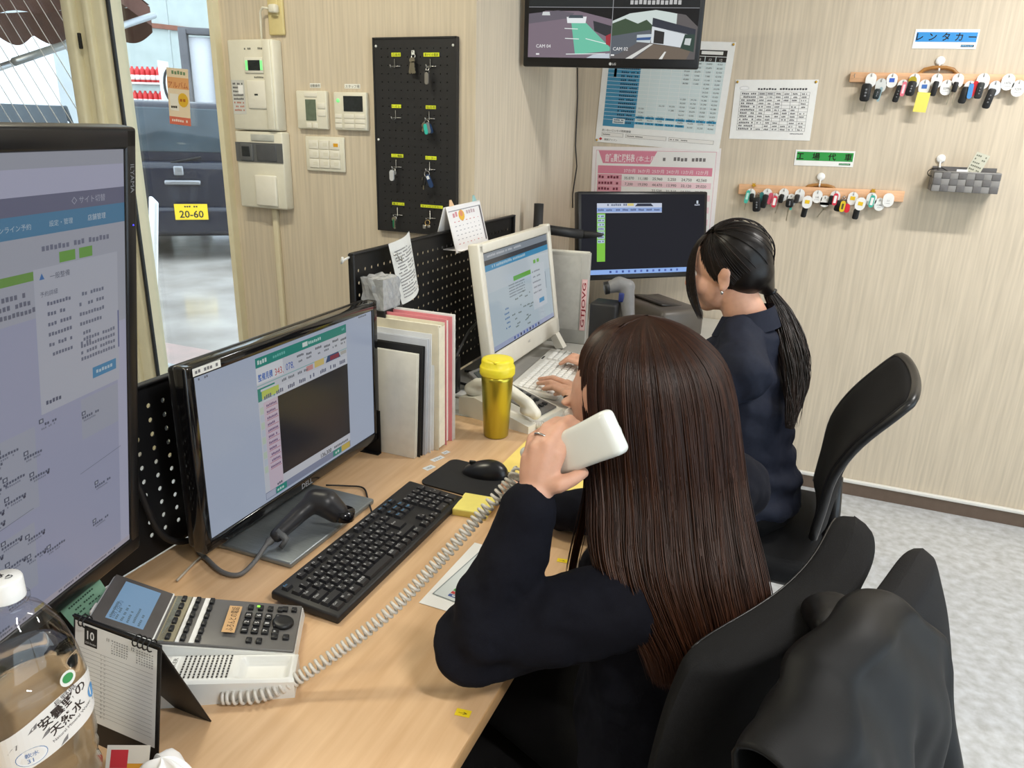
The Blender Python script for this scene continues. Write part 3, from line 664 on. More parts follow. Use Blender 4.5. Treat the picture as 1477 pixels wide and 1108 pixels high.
p = hookpos[7]; k = keyset(p, 'brass ring with a small padlock above the desk calendar', G); ring(k, p, 0.0085, M('brass_ring', (206, 176, 110), 0.3, metal=0.9)); MB().rbox((p.x-0.008, p.y-0.004, p.z-0.022), (0.012, 0.008, 0.012), 0.002).build('padlock', m_steel, k, world=True); MB().rbox((p.x+0.007, p.y-0.003, p.z-0.02), (0.012, 0.006, 0.008), 0.002).build('clasp', m_steel, k, world=True)

# ------------------------------------------------------------------ things on the back wall
def hookdisc(x, y, label):
    p = WB(x, y); t = thing('adhesive_hook', label, 'hook', (p.x, YB, p.z), group=None); m_ = M('white_hook_plastic', (240, 240, 238), 0.35)
    MB().lathe([(0, 0), (0.015, 0), (0.0155, 0.004), (0.012, 0.007), (0, 0.008)], 18, frame((p.x, YB, p.z), (1, 0, 0), (0, 0, 1))).build('disc', m_, t, world=True)
    MB().tube([(p.x, YB-0.006, p.z-0.01), (p.x, YB-0.009, p.z-0.028), (p.x, YB-0.018, p.z-0.036), (p.x, YB-0.024, p.z-0.026)], 0.003, 6).build('hook_arm', m_, t, world=True)
hookdisc(1356, 88, 'white round adhesive hook carrying the rental key rack')
hookdisc(1184, 255, 'white round adhesive hook carrying the loan car key rack')
hookdisc(1357, 229, 'white round adhesive hook carrying the grey woven basket')
def board(x0, y0, x1, y1, x2, y2, x3, y3): 
    q = [WB(x0, y0), WB(x1, y1), WB(x2, y2), WB(x3, y3)]
    c = (q[0]+q[1]+q[2]+q[3])/4; w_ = (q[1].x-q[0].x+q[2].x-q[3].x)/2; h_ = (q[0].z+q[1].z-q[2].z-q[3].z)/2
    ang = math.degrees(math.atan2(q[1].z-q[0].z+q[2].z-q[3].z, q[1].x-q[0].x+q[2].x-q[3].x))
    return c, w_, h_, ang
def sheet(name, label, cat, q, draw, th=0.0012, mat=PAPER, off=0.0006, slab=(240, 240, 238)):
    c, w_, h_, ang = board(*q)
    t = thing(name, label, cat, (c.x, YB, c.z-h_/2)); F = frame((c.x, YB-off, c.z), (1, 0, 0), (0, 0, 1)) @ RZ(ang)
    MB().box((0, 0, th/2), (w_, h_, th), F).build('sheet', M('sheet_%d_%d_%d' % slab, slab, 0.6, var=0.02), t, world=True)
    P = Print(w_, h_); draw(P); P.build('printing', mat, t, F @ T(0, 0, th+0.0002), world=True)
    return t, F, w_, h_
def d_rent(P):
    P.R(0.03, 0.15, 0.95, 0.5, (58, 150, 222))
    for k, ch in enumerate('レンタカー'): P.Tx(ch, 0.09+0.205*k, 0.56, 0.46, (22, 22, 24), 3, 'C', bold=True)
    P.R(0.76, 0.78, 0.2, 0.12, (20, 50, 80)); P.S(0.77, 0.8, 0.18, 0.08, (120, 180, 220), 3)
sheet('rental_sign', 'white sign with a blue band and large black katakana', 'sign', (1321, 42, 1413, 42.5, 1408, 71, 1315, 70), d_rent, mat=GLOSSP)
def d_loan(P):
    P.R(0.03, 0.12, 0.95, 0.55, (52, 158, 78))
    for k, ch in enumerate('工場代車'): P.Tx(ch, 0.09+0.27*k, 0.58, 0.48, (22, 22, 24), 3, 'C', bold=True)
    P.R(0.76, 0.78, 0.19, 0.12, (24, 70, 40)); P.S(0.77, 0.8, 0.17, 0.08, (150, 210, 170), 3)
sheet('loan_car_sign', 'white sign with a green band and large black kanji', 'sign', (1149, 216, 1234, 218, 1230, 241.5, 1144, 238), d_loan, mat=GLOSSP)
def d_a4(P):
    P.disc(0.2*P.w*0.6, P.h*0.86, 0.018, 0.008, (200, 200, 200), 1); P.disc(0.2*P.w*0.6, P.h*0.86, 0.0165, 0.0065, (244, 244, 244), 2)
    P.S(0.29, 0.135, 0.6, 0.035, (80, 80, 84), 2, 18)
    rows = 12
    for k in range(rows+1): P.R(0.08, 0.2+k*0.054, 0.84, 0.004, (120, 120, 122), 1)
    for x in (0.08, 0.3, 0.4, 0.5, 0.6, 0.7, 0.81, 0.918): P.R(x, 0.2, 0.003, 0.648, (120, 120, 122), 1)
    P.R(0.3, 0.205, 0.2, 0.05, (214, 214, 214), 1)
    for k in range(rows):
        P.S(0.1, 0.215+k*0.054, 0.18, 0.03, (100, 100, 104), 2, 8)
        for x in (0.32, 0.42, 0.52, 0.62, 0.72, 0.83):
            if k < 2 or random.random() < 0.75: P.S(x, 0.218+k*0.054, 0.06, 0.026, (110, 110, 114), 2, 5)
    P.S(0.75, 0.88, 0.16, 0.02, (130, 130, 134), 2)
m_pin = M('brass_push_pin', (208, 168, 70), 0.3, metal=0.7)
def pins(t, F, w_, h_, pts):
    for sx, sy in pts: MB().lathe([(0, 0.001), (0.004, 0.001), (0.005, 0.004), (0.002, 0.006), (0, 0.006)], 8, F @ T(sx*(w_/2-0.008), sy*(h_/2-0.008), 0)).build('push_pin', m_pin, t, world=True)
t, F, w_, h_ = sheet('price_notice', 'white paper with a printed table pinned between poster and key racks', 'paper', (1062, 115, 1181, 115, 1168, 203, 1051, 200), d_a4)
pins(t, F, w_, h_, ((-1, 1), (1, 1)))
def num(): return '%d,%03d' % (random.randint(5, 45), random.randint(0, 99)*10)
def d_blue(P):
    B1, B2, LB = (70, 146, 184), (46, 118, 160), (214, 228, 230)
    P.R(0.05, 0.075, 0.9, 0.055, (46, 42, 40)); P.R(0.76, 0.085, 0.16, 0.03, (236, 236, 232), 2)
    P.R(0.05, 0.135, 0.26, 0.70, B1); P.R(0.31, 0.135, 0.64, 0.70, LB)
    for k in range(8): P.R(0.315+k*0.08, 0.135, 0.075, 0.045, (46, 42, 40), 2); P.Tx(str(13-k if k > 5 else 60-6*k) if k < 6 else str((13, 12)[k-6]), 0.352+k*0.08, 0.172, 0.03, (240, 240, 236), 3, 'C')
    for k in range(1, 17): P.R(0.05, 0.175+k*0.037, 0.9, 0.003, (236, 240, 240), 2)
    for k in range(1, 8): P.R(0.31+k*0.08, 0.18, 0.003, 0.655, (236, 240, 240), 2)
    for k in range(17):
        P.S(0.16, 0.19+k*0.037, 0.14, 0.018, (28, 66, 92), 3, 9); P.R(0.1, 0.22, 0.02, 0.14, (24, 60, 84), 3)
        for j in range(8):
            if j >= 6 or (k < 6 and j >= 4) or (k > 8 and j > 3) or (k > 10 and random.random() < 0.6): P.Tx(num(), 0.35+j*0.08, 0.207+k*0.037, 0.021, (50, 52, 56), 3, 'C')
    for k, n_ in ((0.72, 8), (0.775, 5)):
        for j in range(n_): P.R(0.312+j*0.08, k, 0.074, 0.022, (60, 150, 190), 4); P.S(0.325+j*0.08, k+0.004, 0.05, 0.013, (20, 70, 100), 5, 5)
    P.R(0.13, 0.755, 0.1, 0.05, (226, 236, 240), 4); P.S(0.14, 0.762, 0.08, 0.014, (30, 80, 110), 5); P.S(0.14, 0.783, 0.08, 0.014, (30, 80, 110), 5)
    P.Tx('あいおいニッセイ同和損保', 0.05, 0.885, 0.026, (60, 58, 56), 3)
    for x, w_ in ((0.05, 0.18), (0.25, 0.33), (0.6, 0.35)):
        P.R(x, 0.898, w_, 0.038, (110, 108, 106), 1); P.R(x+0.002, 0.9, w_-0.004, 0.034, (238, 236, 232), 2); P.S(x+0.01, 0.912, w_*0.4, 0.012, (90, 88, 86), 3)
    P.P([(0.03, 0.965), (0.045, 0.95), (0.06, 0.965), (0.045, 0.98)], (190, 46, 56), 3); P.Tx('損保ジャパン', 0.075, 0.977, 0.024, (60, 58, 56), 3)
q = (868+10, 62, 1057, 64, 1040, 217.5, 860, 203)
t, F, w_, h_ = sheet('rate_poster', 'white poster with a blue rate table half hidden under the wall screen', 'poster', (872, 52, 1057.5, 64, 1041, 217, 860, 207), d_blue, off=0.001)
pins(t, F, w_, h_, ((1, 1), (-1, -1)))
def d_pink(P):
    PK, PL = (222, 138, 160), (240, 206, 214)
    P.R(0.03, 0.03, 0.94, 0.95, (226, 170, 184), 1); P.R(0.033, 0.034, 0.934, 0.942, (240, 238, 236), 2)
    P.P([(0.05, 0.035), (0.52, 0.035), (0.47, 0.145), (0.09, 0.145)], PK, 3); P.Tx('自賠責保険料表', 0.11, 0.125, 0.075, (248, 236, 238), 4, fit=w_p*0.24, bold=True); P.Tx('(本土用)', 0.36, 0.12, 0.055, (248, 236, 238), 4)
    P.S(0.54, 0.08, 0.36, 0.035, (120, 116, 116), 3)
    P.R(0.05, 0.165, 0.9, 0.07, PK, 3)
    for k in range(6): P.Tx('%dか月' % (37, 36, 25, 24, 13, 12)[k], 0.31+k*0.113, 0.22, 0.038, (250, 236, 240), 5, 'C')
    for k in range(14):
        y = 0.24+k*0.052
        P.R(0.05, y, 0.2, 0.05, (226, 160, 176), 3)
        if k % 2: P.R(0.25, y, 0.7, 0.052, PL, 3)
        P.S(0.06, y+0.012, 0.17, 0.026, (120, 50, 66), 5, 7)
        for j in range(6):
            if k < 2 or j > 1: P.Tx(num(), 0.31+j*0.113, y+0.042, 0.034, (60, 56, 58), 5, 'C')
w_p = 0.53
sheet('insurance_poster', 'white poster with a pink insurance rate table below the blue one', 'poster', (859, 207.5, 1041, 218, 1024, 378, 845, 372), d_pink, off=0.0004, slab=(240, 234, 234))
# key racks
m_pine = M('pine_rack_wood', (226, 178, 138), 0.5, var=0.12, scale=14, stretch=(1, 8, 8)); m_hand = M('varnished_brown_handle', (166, 116, 60), 0.35, var=0.15, scale=30)
def keyrack(label, x0, y0, x1, y1, hh, hx, hy):
    a, b = WB(x0, y0), WB(x1, y1); L = b.x-a.x; c = V(((a.x+b.x)/2, YB-0.011, (a.z+b.z)/2-hh/2))
    t = thing('key_rack', label, 'key rack', (c.x, YB, c.z-hh/2)); ang = math.degrees(math.atan2(b.z-a.z, L))
    F = frame(c, (1, 0, 0), (0, 0, 1)) @ RZ(ang)
    MB().rbox((0, 0, 0), (L, hh, 0.016), 0.002, F).build('bar', m_pine, t, world=True)
    h = WB(hx, hy); pts = [(-0.08, -0.006), (-0.062, 0.0), (-0.045, 0.016), (-0.02, 0.022), (0.02, 0.022), (0.045, 0.016), (0.062, 0.0), (0.08, -0.006)]
    MB().tube([(h.x+u, YB-0.012, h.z-0.022+v) for u, v in pts], 0.0065, 8).build('handle', m_hand, t, world=True)
    return t, F, L, YB-0.02
K1 = (lambda x, y: WB(1210+x/5.532, 30+y/5.532)); K2 = (lambda x, y: WB(1060+x/5.68, 200+y/5.68))
xe = 1500
r1, F1, L1, yh = keyrack('long pine key rack under the blue banded sign', 1227, 104.5, xe, 108.6, 0.034, 1354, 98)
r2, F2, L2, yh = keyrack('pine key rack hung below the green banded sign', 1067, 265, 1305, 275.5, 0.04, 1184, 267)
def rackhook(t, p):
    MB().tube([(p.x, YB-0.018, p.z+0.006), (p.x, YB-0.028, p.z+0.005), (p.x, YB-0.033, p.z-0.002), (p.x, YB-0.028, p.z-0.007), (p.x, YB-0.024, p.z-0.004)], 0.0013, 5).build('cup_hook', m_steel, t, world=True)
def white_tag(t, p, txt=None, sq=None, dy=0.0, tilt=0.0, s=1.0, tint=(238, 238, 236)):
    def pr(P):
        if sq: P.R(0.26, 0.34, 0.48, 0.28, sq, 2)
        if txt: P.Tx(txt, 0.5, 0.62, 0.19, (96, 96, 100), 2, 'C'); P.S(0.25, 0.72, 0.5, 0.04, (170, 170, 172), 2)
    tagpart(t, p, 0.036*s, 0.049*s, tint, dy, tilt, 'oval_tag', pr if (sq or txt) else None, 0.002)
rackhook(r1, K1(125, 440))
S1 = [  # zoom x, y of hook, label, builder
 (262, 428, 'large black keyless fob, nearest the empty hook on the upper rack', lambda t, p: (white_tag(t, p, dy=0), fobpart(t, p-V((0.01, 0, 0)), 0.034, 0.062, BLKF, 0.012, -2, 0.03, 0.014), blade(t, p, 0.05, -8, 0.075, 0.004, 0.004))),
 (340, 470, 'small dark fob with a pale blue strip beside the large fob', lambda t, p: (white_tag(t, p, tint=(214, 216, 214)), fobpart(t, p-V((0.006, 0, 0)), 0.022, 0.036, (34, 44, 46), 0.012, -8, 0.03), tagpart(t, p-V((-0.003, 0, 0.03)), 0.010, 0.05, (150, 176, 182), 0.008, -6))),
 (428, 430, 'white oval tag with a blue square on the upper rack', lambda t, p: white_tag(t, p, sq=(60, 100, 200))),
 (513, 480, 'curved black fob with a slim pink tag', lambda t, p: (white_tag(t, p), fobpart(t, p-V((0.008, 0, 0)), 0.02, 0.058, BLKF, 0.012, -10, 0.014), tagpart(t, p-V((-0.004, 0, 0.008)), 0.014, 0.05, (222, 116, 134), 0.022, -4, print_=lambda P: P.R(0.25, 0.2, 0.5, 0.6, (240, 214, 220))))),
 (605, 432, 'black fob with a yellow edge under a white oval tag', lambda t, p: (white_tag(t, p), tagpart(t, p-V((0.006, 0, 0.01)), 0.026, 0.036, (176, 158, 40), 0.006, 4), fobpart(t, p-V((0.004, 0, 0)), 0.029, 0.05, BLKF, 0.014, -6, 0.02))),
 (685, 480, 'white oval tag with a small blue square and a yellow sticky note', lambda t, p: (white_tag(t, p, sq=(70, 116, 190)),)),
 (783, 432, 'slim black fob hung above a white oval tag on the upper rack', lambda t, p: (white_tag(t, p), fobpart(t, p, 0.018, 0.05, BLKF, 0.012, -6, 0.02, btn=False))),
 (860, 482, 'white numbered oval tag between the slim fob and the short fob', lambda t, p: white_tag(t, p, '2299', s=1.05)),
 (950, 432, 'short black fob with two long steel keys', lambda t, p: (white_tag(t, p), fobpart(t, p-V((0.004, 0, 0)), 0.016, 0.034, BLKF, 0.012, -5, 0.022, btn=False), blade(t, p-V((0.012, 0, 0)), 0.055, -10, 0.045, 0.006, 0.004), blade(t, p-V((0.0, 0, 0)), 0.05, -5, 0.045, 0.006, 0.004))),
 (1043, 490, 'black fob with a bright blue tag on the upper rack', lambda t, p: (white_tag(t, p), fobpart(t, p-V((0.01, 0, 0)), 0.024, 0.056, BLKF, 0.012, -8, 0.014, btn=False), tagpart(t, p-V((-0.002, 0, 0.01)), 0.015, 0.05, (74, 142, 206), 0.02, 0, th=0.003))),
 (1150, 430, 'black fob with a red tag on the upper rack', lambda t, p: (white_tag(t, p, s=1.1), tagpart(t, p-V((0.02, 0, 0.026)), 0.016, 0.052, (206, 36, 46), 0.010, -10, th=0.003), fobpart(t, p-V((0.004, 0, 0)), 0.022, 0.054, (40, 42, 44), 0.014, -4, 0.024))),
 (1243, 490, 'long black flip key fob near the numbered tags', lambda t, p: (white_tag(t, p, tint=(214, 218, 228)), fobpart(t, p-V((0.006, 0, 0)), 0.024, 0.066, BLKF, 0.012, -10, 0.02))),
 (1350, 434, 'white numbered oval tag right beside the flip key fob', lambda t, p: white_tag(t, p, '1476', s=1.1)),
 (1430, 484, 'lowest white numbered oval tag at the far right end of the upper rack', lambda t, p: white_tag(t, p, '3259', s=1.1)),
]
for x, y, lb, fn in S1:
    p = K1(x, y); p = V((p.x, YB-0.027, p.z-0.003)); rackhook(r1, p); k = keyset(p, lb, 'keys on the upper key rack'); ring(k, p+V((0, 0.002, 0.004)), 0.007); fn(k, p)
# sticky note hanging from one tag
c = K1(652, 652); P = Print(0.042, 0.066, (246, 232, 110)); P.S(0.2, 0.06, 0.7, 0.06, (150, 136, 60)); P.S(0.3, 0.16, 0.6, 0.07, (140, 126, 50))
o = P.build('sticky_note', PAPER, None, frame((c.x, YB-0.036, c.z), (1, 0, -0.06), (0.02, -0.25, 1)), warp=lambda p: (p[0], p[1], p[2]+2.0*(p[1]-0.03)**2)); tag(o, 'yellow sticky note hanging on the upper key rack', 'sticky note')
def two(t, p, rgb, d=0.0): tagpart(t, p-V((-0.003, 0, 0.008)), 0.017, 0.046, rgb, 0.018, -4, print_=lambda P: P.R(0.22, 0.2, 0.56, 0.6, (244, 240, 238)), th=0.003)
TEAL, RED = (70, 178, 160), (214, 62, 82)
S2 = [
 (140, 412, 'teal tag with a dark fob at the start of the lower rack', lambda t, p: (white_tag(t, p), fobpart(t, p-V((-0.006, 0, 0)), 0.016, 0.034, BLKF, 0.008, 4, 0.012, btn=False), tagpart(t, p-V((0.008, 0, 0.006)), 0.015, 0.052, TEAL, 0.016, -8, print_=lambda P: P.R(0.22, 0.2, 0.56, 0.5, (190, 226, 216))), blade(t, p-V((0.012, 0, 0)), 0.04, -6, 0.04, 0.004, 0.004))),
 (200, 445, 'large black keyless fob on the lower rack', lambda t, p: fobpart(t, p-V((0.004, 0, 0)), 0.031, 0.056, BLKF, 0.012, 6, 0.012, 0.014)),
 (275, 412, 'black fob and teal tag beside the large lower fob', lambda t, p: (white_tag(t, p), tagpart(t, p-V((0.020, 0, 0.014)), 0.016, 0.05, (50, 120, 120), 0.01, 8), fobpart(t, p-V((0.002, 0, 0)), 0.021, 0.054, BLKF, 0.014, -8, 0.016, btn=False))),
 (335, 450, 'pair of red tags on the lower rack', lambda t, p: (white_tag(t, p), tagpart(t, p-V((0.014, 0, -0.002)), 0.017, 0.046, (206, 90, 110), 0.01, -6, th=0.003), two(t, p, RED))),
 (410, 410, 'small black fob with two thin keys left of the round fob', lambda t, p: (white_tag(t, p), fobpart(t, p-V((0.004, 0, 0)), 0.018, 0.034, BLKF, 0.012, -8, 0.016, btn=False), blade(t, p-V((0.012, 0, 0)), 0.05, -12, 0.045, 0.004, 0.004))),
 (470, 455, 'round black fob with one long key', lambda t, p: (white_tag(t, p), fobpart(t, p-V((0.003, 0, 0)), 0.029, 0.034, BLKF, 0.012, 0, 0.012), blade(t, p-V((0.004, 0, 0)), 0.06, -3, 0.04, 0.004, 0.004), tagpart(t, p-V((-0.004, 0, 0.04)), 0.009, 0.022, TEAL, 0.006, -4))),
 (540, 415, 'dark grey fob behind a white oval tag on the lower rack', lambda t, p: (white_tag(t, p), fobpart(t, p-V((0.006, 0, 0)), 0.018, 0.034, (52, 50, 50), 0.012, -6, 0.014, btn=False))),
 (605, 468, 'white oval tag with a yellow square and a black fob below', lambda t, p: (fobpart(t, p-V((0.004, 0, 0)), 0.021, 0.045, BLKF, 0.0, -6, 0.034, btn=False), white_tag(t, p, sq=(236, 196, 40), dy=0.014, tilt=-3))),
 (685, 425, 'white numbered oval tag in the middle of the lower rack', lambda t, p: white_tag(t, p, '145')),
 (745, 468, 'plain white tag with a pale lower half', lambda t, p: (white_tag(t, p, s=0.9), tagpart(t, p-V((0, 0, 0.018)), 0.036, 0.026, (230, 230, 228), 0.006), blade(t, p-V((0.0, 0, 0)), 0.04, -30, 0.045, 0.002, 0.004))),
 (828, 430, 'red tag over a black fob on the lower rack', lambda t, p: (white_tag(t, p), fobpart(t, p-V((0.01, 0, 0)), 0.02, 0.034, BLKF, 0.01, -6, 0.012, btn=False), two(t, p, RED))),
 (897, 470, 'yellow tag with black rubber strap and red tag', lambda t, p: (fobpart(t, p-V((0.012, 0, 0)), 0.026, 0.042, BLKF, 0.008, -10, 0.012, btn=False), tagpart(t, p-V((0, 0, 0.018)), 0.018, 0.042, (226, 196, 50), 0.02, -4, print_=lambda P: P.R(0.3, 0.25, 0.4, 0.5, (90, 80, 40))), tagpart(t, p-V((-0.014, 0, 0.028)), 0.022, 0.034, (214, 48, 62), 0.01, 4))),
 (975, 440, 'upper of two white oval tags with yellow squares', lambda t, p: white_tag(t, p, sq=(236, 196, 40), tilt=-4)),
 (1040, 482, 'lower of two white oval tags with yellow squares', lambda t, p: (fobpart(t, p-V((0.01, 0, 0)), 0.022, 0.04, BLKF, 0.0, -4, 0.038, btn=False), white_tag(t, p, sq=(236, 196, 40), dy=0.014, tilt=-8))),
 (1125, 445, 'teal tag under the second gold star', lambda t, p: (white_tag(t, p), two(t, p, TEAL))),
 (1190, 488, 'white oval tag beside the teal tag on the lower rack', lambda t, p: white_tag(t, p, '1286', s=0.98)),
 (1262, 448, 'white oval tag at the far end of the lower rack', lambda t, p: white_tag(t, p, '11', dy=0.006, s=1.05)),
]
for x, y, lb, fn in S2:
    p = K2(x, y); p = V((p.x, YB-0.027, p.z-0.003)); rackhook(r2, p); k = keyset(p, lb, 'keys on the lower key rack'); ring(k, p+V((0, 0.002, 0.004)), 0.007); fn(k, p)
m_gold = M('gold_star_foil', (226, 176, 60), 0.3, metal=0.5)
for x, y, s in ((160, 378, 'first'), (1132, 425, 'second')):
    p = K2(x, y); pts = [((0.011 if k % 2 else 0.0055)*math.cos(math.pi/2+k*math.pi/5), (0.011 if k % 2 else 0.0055)*math.sin(math.pi/2+k*math.pi/5)) for k in range(10)]
    MB().prism(pts, 0, 0.003, frame((p.x, YB-0.0195, p.z), (1, 0, 0), (0, 0, 1))).build('gold_star', m_gold, r2, world=True)
# woven basket
bc, bw_, bh_ = rect_on(WB, 1342, 239, 1434, 274); bz0 = WB(1383, 275).z; bz1 = WB(1388, 240).z
bt = thing('woven_basket', 'grey woven wall basket hung on a white hook', 'basket', (bc.x, YB-0.055, bz0)); m_wv1 = M('grey_weave', (138, 136, 134), 0.6, var=0.06); m_wv2 = M('dark_grey_weave', (104, 102, 102), 0.6, var=0.06)
bz1 = bz0+(bz1-bz0)*0.78; bwid, bdep, bh = 0.205, 0.10, bz1-bz0
for i in range(8):
    for j in range(3):
        m_ = (m_wv1, m_wv2)[(i+j) % 2]; xx = bc.x-bwid/2+(i+0.5)*bwid/8; zz = bz0+(j+0.5)*bh/3
        MB().rbox((xx, YB-0.005-bdep-(0.0015 if (i+j) % 2 else 0), zz), (bwid/8*1.02, 0.004, bh/3*1.02), 0.0015).build('strap', m_, bt, world=True)
for s in (-1, 1):
    for i in range(4):
        for j in range(3):
            MB().rbox((bc.x+s*bwid/2, YB-0.005-(i+0.5)*bdep/4, bz0+(j+0.5)*bh/3), (0.004, bdep/4*1.02, bh/3*1.02), 0.0015).build('strap', (m_wv1, m_wv2)[(i+j) % 2], bt, world=True)
MB().box((bc.x, YB-0.007, bz0+bh*0.62), (bwid, 0.004, bh*1.25)).build('back_panel', m_wv2, bt, world=True); MB().box((bc.x, YB-0.005-bdep/2, bz0+0.002), (bwid, bdep, 0.004)).build('base', m_wv2, bt, world=True)
MB().tube([(bc.x+sx*bwid/2, YB-0.005-(0 if sy < 0 else bdep), bz1) for sx, sy in ((-1, -1), (-1, 1), (1, 1), (1, -1))], 0.0035, 6, closed=True).build('rim', m_wv1, bt, world=True)
pc_ = WB(1410, 245); P = Print(0.045, 0.12, (214, 214, 198)); 
for k in range(9): P.S(0.1, 0.06+k*0.1, 0.8, 0.05, (120, 124, 110))
o = P.build('receipt', PAPER, None, frame((pc_.x-0.02, YB-0.06, bz0+0.075), (0.9, -0.3, -0.3), (0.35, 0, 0.94))); tag(o, 'folded receipt standing in the woven basket', 'receipt')
pc_ = WB(1381, 250); tg = thing('folded_glasses', 'black glasses lying in the woven basket', 'glasses', (pc_.x-0.04, YB-0.06, bz0+0.06)); MB().tube([(pc_.x-0.09, YB-0.05, bz1+0.008), (pc_.x-0.06, YB-0.07, bz1+0.012), (pc_.x-0.02, YB-0.08, bz1-0.008)], 0.002, 5).build('temple', mcol(BLKF), tg, world=True); MB().tube([(pc_.x-0.09+0.012*math.cos(a*.5), YB-0.05, bz1-0.006+0.012*math.sin(a*.5)) for a in range(12)], 0.0016, 5, closed=True).build('lens_rim', mcol(BLKF), tg, world=True)
P = Print(0.035, 0.03, (238, 238, 240)); P.disc(0.0175, 0.015, 0.004, 0.004, (40, 40, 44)); o = P.build('white_tag', PAPER, None, frame((pc_.x, YB-0.1, bz1-0.004), (1, 0, 0), (0, -0.1, 1))); tag(o, 'small white card tag at the front of the woven basket', 'tag')
# ------------------------------------------------------------------ wall screen with camera pictures
SCR = print_mat('lit_screen', 0.3, emit=0.95, spec=0.2); m_bez = M('black_monitor_plastic', (22, 22, 24), 0.3, var=0.05)
TS = 0.92; tvc = V((-0.81*TS, 2.84*TS, CAM.z+0.409*TS)); ty = -76.8
tv = thing('wall_screen', 'black wall screen showing two camera pictures of a parking yard', 'monitor', tvc)
def panel_frame(c, yaw, tilt, roll=0):   # local X = width, Y = up, Z = out of the screen
    return T(c) @ RZ(yaw) @ RY(-tilt) @ RX(roll) @ Matrix(((0, 0, 1, 0), (1, 0, 0, 0), (0, 1, 0, 0), (0, 0, 0, 1)))
F = panel_frame(tvc, ty, -2.5) @ Matrix.Scale(TS, 4)
MB().rbox((0, 0, -0.022), (0.64, 0.38, 0.04), 0.006, F).build('casing', m_bez, tv, world=True)
P = Print(0.605, 0.335, (10, 10, 12))
P.R(0.0, 0, 0.497, 0.49, (36, 40, 40)); P.R(0.503, 0, 0.497, 0.49, (30, 32, 32)); P.S(0.6, 0.42, 0.3, 0.05, (190, 190, 190), 3)
X0_, Y0_ = 0.0, 0.5
def q4(x, y): return (x*0.497, 0.505+y*0.49)
def Q(pts, col, l=2): P.P([q4(*p) for p in pts], col, l)
Q([(0, 0), (1, 0), (1, 1), (0, 1)], (126, 112, 124), 1)
Q([(0, 0), (1, 0), (1, 0.22), (0.6, 0.06), (0.2, 0.06), (0, 0.2)], (22, 22, 22), 2); Q([(0, 0.12), (0.35, 0.05), (0.55, 0.1), (0.5, 0.2), (0, 0.32)], (104, 98, 108), 3)
Q([(0.52, 0.3), (0.68, 0.27), (1.0, 0.78), (1.0, 0.85), (0.58, 0.93)], (112, 196, 168), 3)
Q([(0.46, 0.18), (0.7, 0.17), (0.69, 0.3), (0.47, 0.3)], (232, 236, 238), 4); Q([(0.5, 0.14), (0.65, 0.14), (0.66, 0.2), (0.48, 0.2)], (70, 80, 88), 5)
Q([(0.17, 0.08), (0.25, 0.08), (0.26, 0.15), (0.16, 0.15)], (210, 214, 214), 4)
Q([(0.78, 0.25), (1, 0.35), (1, 0.6), (0.8, 0.45)], (52, 54, 58), 4); Q([(0.94, 0.55), (1, 0.5), (1, 0.75), (0.95, 0.72)], (160, 50, 60), 5)
for a_, b_ in (((0.45, 0.6), (0.62, 0.61)), ((0.47, 0.92), (0.95, 0.9)), ((0.44, 0.4), (0.6, 0.41)), ((0.7, 0.6), (0.95, 0.7))): Q([a_, b_, (b_[0], b_[1]+0.015), (a_[0], a_[1]+0.015)], (232, 240, 238), 5)
Q([(0.72, 1.0), (0.8, 0.93), (1, 0.9), (1, 1)], (196, 204, 214), 6)
P.text('CAM 04', 0.03, 0.335*0.5*0.18+0.004, 0.016, (240, 240, 240), 7); P.R(0.05, 0.955, 0.02, 0.015, (235, 235, 235), 7)
def q4(x, y): return (0.503+x*0.497, 0.505+y*0.49)
Q([(0, 0), (1, 0), (1, 1), (0, 1)], (96, 92, 92), 1); Q([(0, 0), (1, 0), (1, 0.35), (0.85, 0.12), (0.5, 0.03), (0.2, 0.1), (0, 0.25)], (16, 16, 16), 3)
Q([(0, 0.22), (0.2, 0.08), (0.5, 0.02), (0.75, 0.1), (0.75, 0.3), (0, 0.4)], (206, 218, 214), 2); Q([(0, 0.3), (0.15, 0.2), (0.3, 0.3), (0.4, 0.22), (0.48, 0.34), (0.45, 0.45), (0, 0.58)], (64, 82, 62), 3)
Q([(0, 0.55), (0.45, 0.42), (0.48, 0.5), (0.1, 0.9), (0, 0.95)], (92, 98, 106), 4)
Q([(0.3, 0.52), (0.48, 0.5), (0.46, 0.68), (0.3, 0.66)], (196, 206, 210), 5); Q([(0.3, 0.58), (0.47, 0.56), (0.46, 0.62), (0.3, 0.63)], (60, 90, 140), 6)
Q([(0.47, 0.18), (0.98, 0.4), (0.98, 0.55), (0.47, 0.35)], (52, 56, 66), 5); Q([(0.47, 0.35), (0.95, 0.52), (0.9, 0.78), (0.47, 0.68)], (214, 220, 224), 5)
Q([(0.5, 0.42), (0.62, 0.46), (0.62, 0.7), (0.5, 0.68)], (46, 44, 44), 6); Q([(0.86, 0.5), (0.98, 0.5), (0.98, 0.85), (0.82, 0.78)], (50, 70, 62), 6); Q([(0.87, 0.58), (0.94, 0.58), (0.93, 0.72), (0.86, 0.7)], (200, 206, 206), 7)
Q([(0.5, 0.7), (0.95, 0.8), (0.9, 1), (0.3, 1)], (112, 100, 88), 5); Q([(0.46, 0.7), (0.5, 0.7), (0.26, 1), (0.18, 1)], (214, 214, 210), 6); Q([(0.64, 0.85), (0.66, 0.85), (0.62, 1), (0.58, 1)], (226, 226, 222), 6)
P.text('CAM 02', 0.312, 0.335*0.5*0.18-0.002, 0.016, (240, 240, 240), 7); P.R(0.505, 0.955, 0.02, 0.015, (235, 235, 235), 7)
